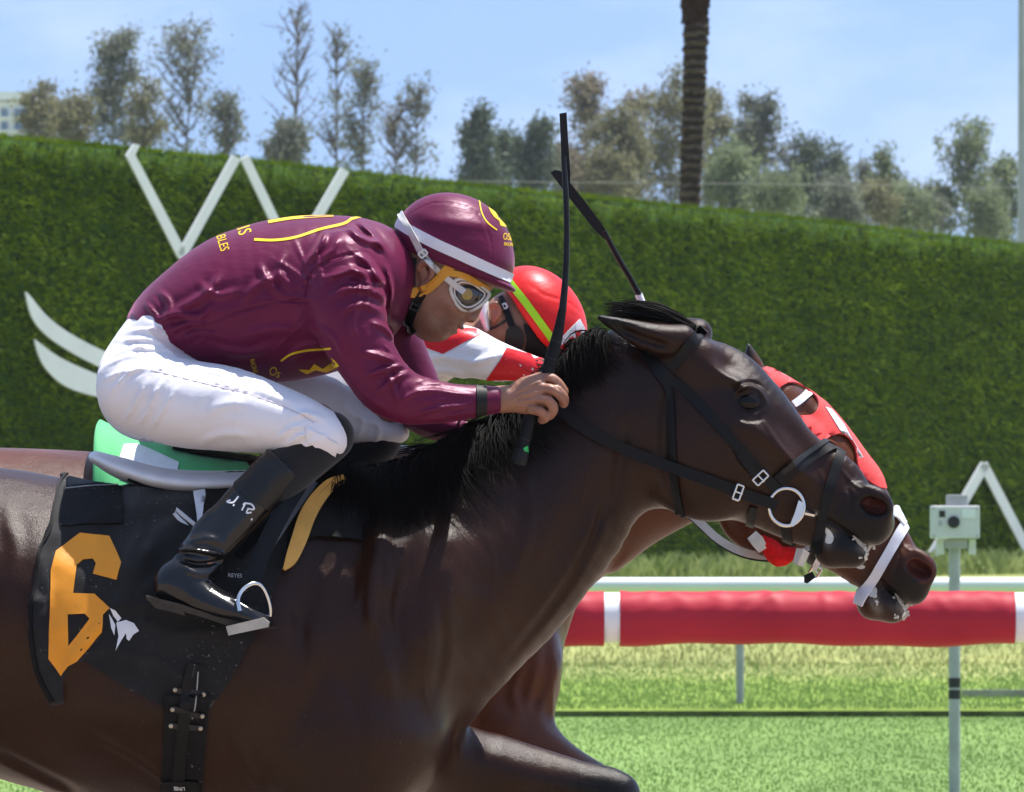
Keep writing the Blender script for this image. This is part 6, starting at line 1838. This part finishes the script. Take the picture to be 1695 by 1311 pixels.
for ln, w, a in (([(745, 590), (790, 600), (830, 590)], 8, .005), ([(770, 610), (800, 595), (835, 585)], 7, .005), ([(700, 600), (730, 590), (760, 600)], 8, .006), ([(835, 590), (845, 610), (850, 630)], 4, .004), ([(855, 592), (866, 612), (868, 632)], 4, .004), ([(875, 598), (884, 615), (884, 632)], 4, .004), ([(700, 560), (740, 560), (790, 545)], 9, .004), ([(690, 620), (740, 615), (775, 630)], 7, .005)):
    s.fold(ln, w, a, FY - .2, yr=.14)
s.ripple(.0012, 45, 15)
a, b = sdf_box(250, 510, 1075, 740, FY - .28, FY + .30)
fs = link('silk_shirt', s.mesh('silk_shirt', [(a, b, .006)], 1), M['white_satin'], fj)
FS = bvh_of(fs)
decal('red_yoke', [(610, 520), (690, 525), (760, 525), (800, 524), (807, 546), (801, 551), (766, 568), (733, 586), (712, 578), (670, 556), (610, 548)], FS, M['red_satin'], fs, off=.0008, th=.0012, step=7, Y=FY)
decal('red_sleeve', [(838, 576), (870, 585), (930, 598), (935, 640), (870, 646), (796, 640), (812, 618), (828, 596)], FS, M['red_satin'], fs, off=.0008, th=.0012, step=7, Y=FY)
s = SDF()
for sd in (-1, 1):
    s.chain([(330, 660, FY + sd * .09, 72, .11), (470, 690, FY + sd * .18, 58, .07), (600, 715, FY + sd * .23, 44, .05), (560, 765, FY + sd * .255, 36, .042)], .03, 3)
a, b = sdf_box(240, 570, 660, 830, FY - .33, FY + .33)
link('breeches', s.mesh('breeches', [(a, b, .009)], 1), M['white_cloth'], fj)
for sd in (-1, 1):
    s = SDF(); s.chain([(560, 770, FY + sd * .258, 38, .046), (490, 845, FY + sd * .29, 36, .042), (430, 905, FY + sd * .315, 32, .038), (480, 928, FY + sd * .33, 22, .036), (530, 938, FY + sd * .335, 15, .032)], .02, 3)
    a, b = sdf_box(380, 720, 570, 980, FY + sd * .31 - .11, FY + sd * .31 + .11)
    link('boot', s.mesh('boot', [(a, b, .008)], 1), M['boot'], fj)
s = SDF()
s.ell(892, 525, FY, 93, .096, 71, 52, .01)
s.ell(878, 545, FY, 84, .084, 56, 52, .004, 's')
s.half(878, 545, -.85, .53, FY)
s.fold([(872, 470), (905, 490), (940, 500), (966, 520)], 3, -.002, FY - .07, yr=.08)
a, b = sdf_box(800, 425, 990, 630, FY - .11, FY + .11)
fh = link('helmet', s.mesh('helmet', [(a, b, .0042)], 1), M['red_cap'], fj)
FH = bvh_of(fh)
strap('helmet_band', [(840, 462), (852, 478), (868, 498), (893, 532), (916, 564)], 12, FH, M['neon'], fh, off=.0008, th=.002, Y=FY)
pp = decal('helmet_patch', [(925, 562), (942, 545), (959, 528), (967, 543), (962, 566), (950, 580), (935, 594), (922, 590)], FH, M['white_print'], fh, off=.0008, th=.0012, step=5, Y=FY)
FH2 = bvh_of(fh, pp)
for poly in ([(952, 548), (961, 545), (960, 556), (953, 560)], [(941, 560), (948, 556), (949, 566), (943, 570)], [(928, 572), (938, 566), (941, 576), (930, 584)]):
    decal('patch_square', poly, FH2, M['red_cap'], fh, off=.0008, th=.0008, step=4, Y=FY)
lettering('band_print', '6', 906, 552, 7, 60, bvh_of(fh.children[0], fh), M['black_plastic'], fh, Y=FY) if False else None
FJ2 = bvh_of(fjb)
strap('chin_strap', [(829, 494), (838, 515), (848, 540), (856, 560)], 11, FJ2, M['leather'], fj, off=.003, th=.003, Y=FY, flat=.4)
buckle(833, 508, 8, 12, 62, FJ2, fj, Y=FY, lift=.01, mat=M['white_print'])
decal('goggle_cup', smooth_poly([(840, 546), (856, 540), (866, 552), (867, 570), (855, 580), (840, 574)], 3), FJ2, M['rubber'], fj, off=.004, th=.008, step=5, Y=FY)
decal('face_shade_patch', smooth_poly([(866, 536), (884, 548), (902, 575), (916, 606), (896, 614), (878, 604), (868, 585), (872, 562)], 2), FJ2, M['leather'], fj, off=.002, th=.004, step=6, Y=FY)  # dark patch for harness straps and the painted shade on the face
strap('strap_tape', [(812, 545), (826, 538), (838, 530)], 4, FJ2, M['leather_edge'], fj, off=.002, th=.002, Y=FY)
s = SDF(); s.chain([(800, 500, FY - .05, 9, .02), (801, 522, FY - .055, 8, .02), (806, 545, FY - .055, 5, .015)], .005, 3)
a, b = sdf_box(785, 485, 820, 560, FY - .09, FY - .01)
link('white_collar', s.mesh('white_collar', [(a, b, .004)], 1), M['white_satin'], fj)

fw = empty('riding_whip', P(1060, 500, FY + .15)); tag(fw, 'black riding whip slanting up behind the dark horse\'s ears', 'whip')
wp = catmull([(1000, 383, FY + .12, 4.5), (1022, 425, FY + .13, 4.8), (1044, 462, FY + .14, 4.8), (1060, 492, FY + .15, 5.5)], 3)
MB().tube([P(x, y, Y) for x, y, Y, r in wp], [r * PS(FY) for x, y, Y, r in wp], 10).build('shaft', M['whip'], fw, smooth=True)
MB().prism([P(x, y, FY + .12) for x, y in ((911, 286), (919, 281), (928, 283), (966, 330), (1000, 376), (1007, 392), (1001, 397), (985, 382), (948, 335))], (0, .006, 0)).build('flap', M['whip'], fw)
MB().tube([P(1057, 487, FY + .15), P(1066, 510, FY + .15)], 6.5 * PS(FY), 12).build('ferrule', M['saddle_white'], fw, smooth=True)
MB().tube([P(1066, 510, FY + .15), P(1076, 536, FY + .15), P(1100, 605, FY + .15)], 8 * PS(FY), 12).build('grip', M['grip'], fw, smooth=True)
# ================================================================== TREES, PALM AND BUILDINGS BEYOND THE HEDGE
M['bark'] = mat_plain('grey_bark', (0.13, 0.105, 0.085), .9, .2, var=.25, vs=6)
LEAVES = {
    'olive': mat_leaf('olive_foliage', (0.13, 0.13, 0.065), (0.26, 0.25, 0.14), .65, .5, .45),
    'grey': mat_leaf('grey_green_foliage', (0.12, 0.135, 0.10), (0.23, 0.25, 0.19), .65, .5, .45),
    'dark': mat_leaf('dark_pine_foliage', (0.060, 0.085, 0.065), (0.13, 0.165, 0.11), .6, .5, .4),
    'pale': mat_leaf('pale_green_foliage', (0.13, 0.16, 0.08), (0.24, 0.29, 0.16), .65, .5, .45),
    'tan': mat_leaf('tan_foliage', (0.17, 0.15, 0.105), (0.28, 0.245, 0.175), .65, .5, .45)}
def tree(px, ytop, hw, d, kind, label, n=1800, bare=0.0, ybot=None, spire=False, seed=0, size=.095, cat='tree', clump=10):
    r = np.random.default_rng(seed + 100)
    Y = d - CAM_D; q = d / F
    base = Vector(((px - 847.5) * q, Y, gz(Y)))
    top = P(px + r.uniform(-6, 6), ytop, Y)
    root = empty('tree', base); tag(root, label, cat, 'trees beyond the hedge')
    H = top.z - base.z
    ybot = ybot or 330
    zb = P(px, ybot, Y).z
    lean = [Vector((r.normal() * .12, r.normal() * .12, 0)) for _ in range(7)]
    axis = [base.lerp(top, k / 8) + (lean[k - 1] if 0 < k < 8 else Vector()) for k in range(9)]
    mb = MB(); r0 = max(.07, H * .008)
    mb.tube(axis, [r0 * (1 - .9 * k / 8) for k in range(9)], 7)
    tips = []
    nb = int(10 + hw * q * 5 + (14 if bare else 0))
    W = hw * q
    for i in range(nb):
        t = r.uniform(0, 1) ** .8
        z = zb + (top.z - zb) * t
        f = (z - base.z) / H * 8; k = min(int(f), 7)
        o = axis[k].lerp(axis[k + 1], f - k)
        wid = W * ((1 - t) ** .8 if spire else math.sin(math.pi * (.22 + .72 * t)) ** .7)
        a = r.uniform(0, 6.28)
        up = r.uniform(.3, 1.3) if not spire else r.uniform(-.1, .4)
        if bare: up = r.uniform(.9, 2.2)
        L = wid * r.uniform(.6, 1.1) + .15
        e = o + Vector((math.cos(a) * L, math.sin(a) * L * .8, L * up * .7))
        m = o.lerp(e, .5) + Vector((0, 0, -.05 * L))
        mb.tube([o, m, e], [r0 * .32, r0 * .2, .012], 5)
        tips += [(m, .6), (e, 1.0), (o.lerp(e, .8), .9)]
        if bare or r.uniform() < .4:
            for _ in range(3 if bare else 1):
                s2 = o.lerp(e, r.uniform(.3, .9)); e2 = s2 + Vector((r.normal() * .35 * L, r.normal() * .3 * L, L * r.uniform(.15, .6)))
                mb.tube([s2, e2], [r0 * .13, .008], 4); tips.append((e2, .8))
    mb.build('trunk', M['bark'], root, smooth=True, recalc=False)
    n = int(n * (1 - bare) * 3.2)
    if n > 20:
        C = []
        nc = max(6, n // clump)
        for q_ in range(nc):
            if q_ % 5 < 3:
                tp, w_ = tips[r.integers(len(tips))]
                cpt = tp + Vector((r.normal() * .14 * W, r.normal() * .14 * W, r.normal() * .12 * W))
            else:                                   # fill along the whole crown, thinning outward
                t = r.uniform(0, 1) ** 1.15; z = zb + (top.z - zb) * t
                f = (z - base.z) / H * 8; k = min(int(f), 7); o = axis[k].lerp(axis[k + 1], f - k)
                wid = W * ((1 - t) ** .8 if spire else math.sin(math.pi * (.28 + .68 * t)) ** .8)
                a = r.uniform(0, 6.28); rr = wid * r.uniform(0, 1) ** .6
                cpt = o + Vector((math.cos(a) * rr, math.sin(a) * rr, r.normal() * .1 * W))
            rad = r.uniform(.08, .26) * (1 + .2 * W)
            for _ in range(clump): C.append(np.array(cpt) + r.normal(size=3) * rad * np.array([.8, .8, .9]))
        C = np.array(C); m = len(C)
        u = r.normal(size=(m, 3)); u /= np.linalg.norm(u, axis=1)[:, None]
        v = np.cross(u, r.normal(size=(m, 3))); v /= np.linalg.norm(v, axis=1)[:, None]
        sz = r.uniform(.5, 1.3, m)[:, None] * size
        V = np.stack([C + u * sz, C + v * sz * .45, C - u * sz, C - v * sz * .45], 1).reshape(-1, 3)
        Q = np.arange(4 * m).reshape(-1, 4)
        link('crown', np_mesh('crown', V, Q), LEAVES[kind], root, smooth=False)
    return root
T_ = [
    (62, 150, 34, 290, 'olive', 'slender olive tree right of the white tower block', 900, 0, 250, 0), (118, 172, 30, 280, 'olive', 'low olive bush tree between the tower and the leafy column tree', 900, 0, 250, 0),
    (196, 70, 42, 300, 'grey', 'tall leafy column tree above the left end of the hedge', 2000, 0, 255, 0), (238, 150, 30, 285, 'olive', 'shorter olive tree leaning on the tall column tree', 900, 0, 260, 0),
    (306, 66, 58, 305, 'grey', 'airy open tree with scattered leaf clumps above the letter W', 1500, .5, 265, 0), (376, 170, 24, 295, 'grey', 'small grey tree above the top of the letter W', 600, .1, 270, 0),
    (486, 22, 46, 310, 'grey', 'tallest bare tree with thin upright twigs', 700, .92, 250, 0), (482, 212, 32, 280, 'grey', 'round dense shrub at the foot of the bare tree', 1100, 0, 275, 0),
    (548, 48, 30, 305, 'grey', 'half bare slim tree right of the tallest bare tree', 1000, .75, 280, 0), (604, 122, 34, 295, 'grey', 'airy grey tree with a rounded top above the maroon back', 1100, .5, 290, 0),
    (650, 190, 26, 300, 'tan', 'thin bare tan tree left of the spreading bare branches', 500, .7, 290, 0), (692, 160, 34, 300, 'grey', 'bare spreading branches over a narrow leafy stem', 700, .55, 300, 0),
    (800, 184, 40, 270, 'dark', 'dark pine above the maroon helmet', 1900, 0, 320, 1), (838, 225, 26, 285, 'dark', 'small dark pine beside the larger pine', 800, 0, 320, 1), (884, 218, 36, 275, 'dark', 'broad dark conifer left of the upright whip', 1500, 0, 320, 0),
    (968, 148, 38, 300, 'tan', 'tall grey tan tree just right of the upright whip', 1800, 0, 340, 0), (1020, 200, 44, 290, 'olive', 'rounded olive tree between the whip and the palm', 1900, 0, 345, 0), (1046, 168, 26, 310, 'tan', 'narrow tan topped tree left of the palm', 1000, .1, 340, 0),
    (1108, 134, 48, 300, 'olive', 'tallest olive tree touching the left of the palm trunk', 2000, 0, 345, 0), (1176, 150, 36, 305, 'olive', 'olive tree touching the right of the palm trunk', 1500, 0, 345, 0), (1205, 255, 34, 270, 'pale', 'low yellow green bush right of the palm foot', 1300, 0, 350, 0),
    (1252, 178, 44, 290, 'grey', 'dense grey green tree standing right of the palm', 2300, 0, 350, 0), (1342, 244, 40, 290, 'dark', 'dark broad tree in the gap right of the dense tree', 1500, 0, 360, 0), (1388, 258, 14, 300, 'grey', 'thin spire tree beside the dark broad tree', 400, 0, 360, 1),
    (1424, 272, 13, 310, 'grey', 'second thin spire tree in the hazy gap', 350, 0, 365, 1), (1460, 250, 22, 300, 'pale', 'slim pale tree in the middle of the low gap', 700, .1, 370, 1), (1500, 305, 24, 300, 'grey', 'small low grey tree left of the pale tall pair', 600, 0, 370, 0),
    (1556, 308, 24, 300, 'pale', 'low pale tree next to the tall pale tree', 700, 0, 380, 0), (1606, 222, 40, 300, 'pale', 'tall pale airy tree near the light pole', 1500, .1, 390, 0), (1664, 282, 30, 305, 'pale', 'pale tree half hidden by the light pole', 1000, 0, 395, 0),
    (1290, 305, 40, 265, 'pale', 'low yellowish scrub under the dense grey green tree', 1000, 0, 350, 0), (1392, 318, 34, 270, 'grey', 'low scrub in front of the pale distant house', 700, 0, 370, 0), (940, 255, 26, 280, 'tan', 'tan bush directly behind the upright whip', 900, 0, 330, 0), (1440, 322, 30, 275, 'olive', 'low olive scrub at the right of the distant house', 600, 0, 370, 0), (1488, 330, 40, 280, 'pale', 'broad low pale scrub left of the small grey tree', 900, 0, 375, 0), (1530, 338, 34, 285, 'grey', 'low grey scrub between the small grey tree and the pale tree', 800, 0, 380, 0), (1636, 330, 34, 280, 'pale', 'low pale scrub at the foot of the tall airy tree', 900, 0, 395, 0), (1000, 270, 44, 280, 'olive', 'low olive scrub right of the two whips', 1200, 0, 340, 0)]
for i, (x, yt, hw, d, k, lb, n, bare, yb_, sp) in enumerate(T_):
    tree(x, yt, hw, d, k, lb, n, bare, yb_, bool(sp), i)

# palm
D_P = 105.0; YP = D_P - CAM_D; qp = D_P / F
palm = empty('palm_tree', P(1142, 0, YP) * 1); palm.location = Vector((P(1142, 0, YP).x, YP, gz(YP))); tag(palm, 'palm with a ringed brown trunk rising out of the picture', 'palm')
M['palm_bark'] = mat_plain('palm_bark', (0.115, 0.085, 0.062), .9, .15, var=.35, vs=10, bs=.6, bd=.02, bscale=30)
M['palm_boot'] = mat_plain('palm_boots', (0.055, 0.028, 0.016), .9, .15, var=.4, vs=14, bs=.6, bd=.02, bscale=40)
bx_, by_ = P(1141, 345, YP), P(1152, 40, YP)
zb0 = gz(YP); n = 150; pts, rad = [], []
ztop = by_.z
for i in range(n + 1):
    t = i / n; z = zb0 + (ztop - zb0) * t
    yy = HOR - (z - CAM_Z) / qp
    xc = float(np.interp(yy, [40, 150, 345, 800], [1152, 1149, 1141, 1130]))
    w = float(np.interp(yy, [40, 90, 180, 345, 800], [20, 18.5, 17.5, 16, 20])) * qp
    saw = (i % 2)
    pts.append(Vector(((xc - 847.5) * qp + .008 * math.sin(i * 1.7), YP, z))); rad.append(w * (1.0 + .15 * saw + .04 * math.sin(i * 2.3)))
nt = M['palm_bark'].node_tree; wv = nt.nodes.new('ShaderNodeTexWave'); wv.bands_direction = 'Z'
wv.inputs['Scale'].default_value = 2.6; wv.inputs['Distortion'].default_value = 3.0; wv.inputs['Detail'].default_value = 3; wv.inputs['Detail Scale'].default_value = 2.5
nt.links.new(coords(nt), wv.inputs['Vector']); bs_ = nt.nodes['Principled BSDF'].inputs['Base Color']
nt.links.new(mix_col(nt, ramp(nt, wv.outputs['Fac'], .3, .8), (0.035, 0.024, 0.017), bs_.links[0].from_socket), bs_)
MB().tube(pts, rad, 18).build('trunk', M['palm_bark'], palm, smooth=False)
mb = MB()
for i in range(170):
    a = random.uniform(0, 6.28); y = random.uniform(-200, 52)
    c0 = P(1152, y, YP); rr = (19 + 5 * min(1, 1 - y / 52)) * qp
    o = Vector((c0.x + math.cos(a) * rr * .8, YP + math.sin(a) * rr * .8, c0.z))
    e = o + Vector((math.cos(a) * .05, math.sin(a) * .05, .16 if random.random() < .8 else -.14))
    mb.tube([o - Vector((0, 0, .06)), o, e], [.05, .045, .012], 5)
c0, c1 = P(1152, 55, YP), P(1152, -232, YP)
mb.tube([c0, c0.lerp(c1, .3), c1], [18 * qp, 23 * qp, 22 * qp], 14)
mb.build('frond_boots', M['palm_boot'], palm)
M['frond'] = mat_leaf('palm_fronds', (0.05, 0.085, 0.012), (0.16, 0.21, 0.04), .5, 1.0, .3)
hub = P(1152, -230, YP)
for k in range(22):
    a = k * 2.4; el = random.uniform(.35, 1.25); L = random.uniform(2.2, 3.0)
    st_, V, T = [], [], []
    for j in range(13):
        t = j / 12
        p = hub + Vector((math.cos(a) * L * t * math.cos(el * (1 - .3 * t)), math.sin(a) * L * t * math.cos(el), L * (math.sin(el) * t - .55 * t * t)))
        st_.append(p)
    mb = MB(); mb.tube(st_, [.03 * (1 - .8 * j / 12) for j in range(13)], 5)
    for j in range(2, 13):
        t = (st_[j] - st_[j - 1]).normalized(); sd = t.cross(Vector((0, 0, 1))).normalized()
        for sg_ in (-1, 1):
            for h_ in (0, .5):
                o = st_[j - 1].lerp(st_[j], h_); ln = .55 * math.sin(math.pi * (.15 + .8 * j / 12))
                e = o + (sd * sg_ + t * .6 - Vector((0, 0, .35))).normalized() * ln
                mb.add([o - t * .02, o + t * .02, e], [(0, 1, 2)])
    mb.build('frond', M['frond'], palm, recalc=False)

# light pole at the right edge
D_L = 112.0; YL = D_L - CAM_D
lp = empty('light_pole', Vector((P(1692, 0, YL).x, YL, gz(YL)))); tag(lp, 'grey steel light pole at the right edge of the picture', 'pole')
M['pole'] = mat_plain('pale_steel_pole', (0.42, 0.44, 0.45), .45, .4, var=.06, vs=5)
b0 = Vector((P(1693, 0, YL).x, YL, gz(YL))); t0 = P(1691, -160, YL)
MB().tube([b0, b0.lerp(t0, .5), t0], [10 * D_L / F, 7.5 * D_L / F, 5 * D_L / F], 14).build('shaft', M['pole'], lp, smooth=True)
MB().tube([t0, t0 + Vector((-.6, -.2, .15)), t0 + Vector((-1.4, -.4, .1))], .03, 8).build('arm', M['pole'], lp, smooth=True)
MB().box((t0.x - 1.9, YL - .55, t0.z + .02), (t0.x - 1.3, YL - .25, t0.z + .18)).build('lamp_head', M['grey_post'], lp)
# wire rail above the hedge
wy = 130 - CAM_D
wr_ = empty('wire_fence', Vector((P(1100, 0, wy).x, wy, gz(wy)))); tag(wr_, 'thin grey wire line strung just above the hedge beside the palm', 'wire')
MB().tube([P(-400, 284, wy), P(850, 301, wy), P(1300, 305, wy), P(2200, 318, wy)], 0.7 * 130 / F, 6).build('wire', M['board'], wr_, smooth=True)
for px, y in ((-400, 284), (2200, 318)):
    t = P(px, y, wy); MB().tube([Vector((t.x, t.y, gz(wy))), t], .035, 8).build('post', M['grey_post'], wr_, smooth=True)

# the hazy summer air over the whole place
hz = MB().box((-1600, -100, -1.2), (1600, 2600, 36)).build('haze', None)
hm = bpy.data.materials.new('haze'); hm.use_nodes = True
hm.node_tree.nodes.remove(hm.node_tree.nodes['Principled BSDF'])
pv = hm.node_tree.nodes.new('ShaderNodeVolumePrincipled')
pv.inputs['Color'].default_value = (0.90, 0.94, 1.0, 1); pv.inputs['Density'].default_value = 0.00016; pv.inputs['Anisotropy'].default_value = 0.2
hm.node_tree.links.new(pv.outputs[0], hm.node_tree.nodes['Material Output'].inputs['Volume'])
hz.data.materials.append(hm); tag(hz, kind='stuff')

# the white tower block far left, and the pale house on the right
M['tower'] = mat_plain('white_render', (0.80, 0.83, 0.88), .8, .2, var=.04, vs=.6)
M['tower_grey'] = mat_plain('grey_render', (0.42, 0.46, 0.50), .8, .2, var=.05, vs=.6)
M['glass'] = mat_plain('blue_window_glass', (0.10, 0.19, 0.30), .15, .6, var=.2, vs=.5, bs=0)
D_B = 620.0; YB = D_B - CAM_D; qb = D_B / F
tb_ = empty('tower_block', Vector((P(20, 0, YB).x, YB, gz(YB)))); tag(tb_, 'white tower block with blue windows far behind the hedge', 'building')
def bb(name, x0, y0, x1, y1, y_near, dep, mat, parent=tb_):
    a = P(x0, y1, YB); b = P(x1, y0, YB)
    return MB().box((a.x, YB + y_near, a.z), (b.x, YB + y_near + dep, b.z)).build(name, mat, parent)
bb('wall', -120, 168, 66, 790, 0, 14, M['tower'])
bb('wall', 66, 176, 100, 790, 1.5, 12, M['tower_grey'])
bb('roof_parapet', -124, 152, 56, 166, -.4, 14.6, M['tower'])
for y in range(176, 330, 22):
    for x0, x1 in ((-70, -52), (-40, -22), (2, 13), (24, 46), (74, 84)):
        w = bb('window', x0, y + 4, x1, y + 17, (1.3 if x0 > 66 else -.25), .3, M['glass'])
        bb('sill', x0 - 1.5, y + 17.5, x1 + 1.5, y + 19.5, (1.0 if x0 > 66 else -.6), .8, M['tower'], tb_)
D_B = 380.0; YB = D_B - CAM_D
hs = empty('low_house', Vector((P(1350, 0, YB).x, YB, gz(YB)))); tag(hs, 'pale low house showing through the scrub right of the palm', 'building')
bb('wall', 1296, 318, 1430, 790, 0, 6, M['tower'], hs)
a, b = P(1288, 318, YB), P(1438, 296, YB)
MB().prism([Vector((a.x, YB - .4, a.z)), Vector((b.x, YB - .4, a.z)), Vector((b.x - .9, YB - .4, b.z)), Vector((a.x + .9, YB - .4, b.z))], (0, 7, 0)).build('roof', M['tower_grey'], hs)
for x in (1312, 1350, 1392): bb('window', x, 328, x + 16, 344, -.15, .2, M['glass'], hs)
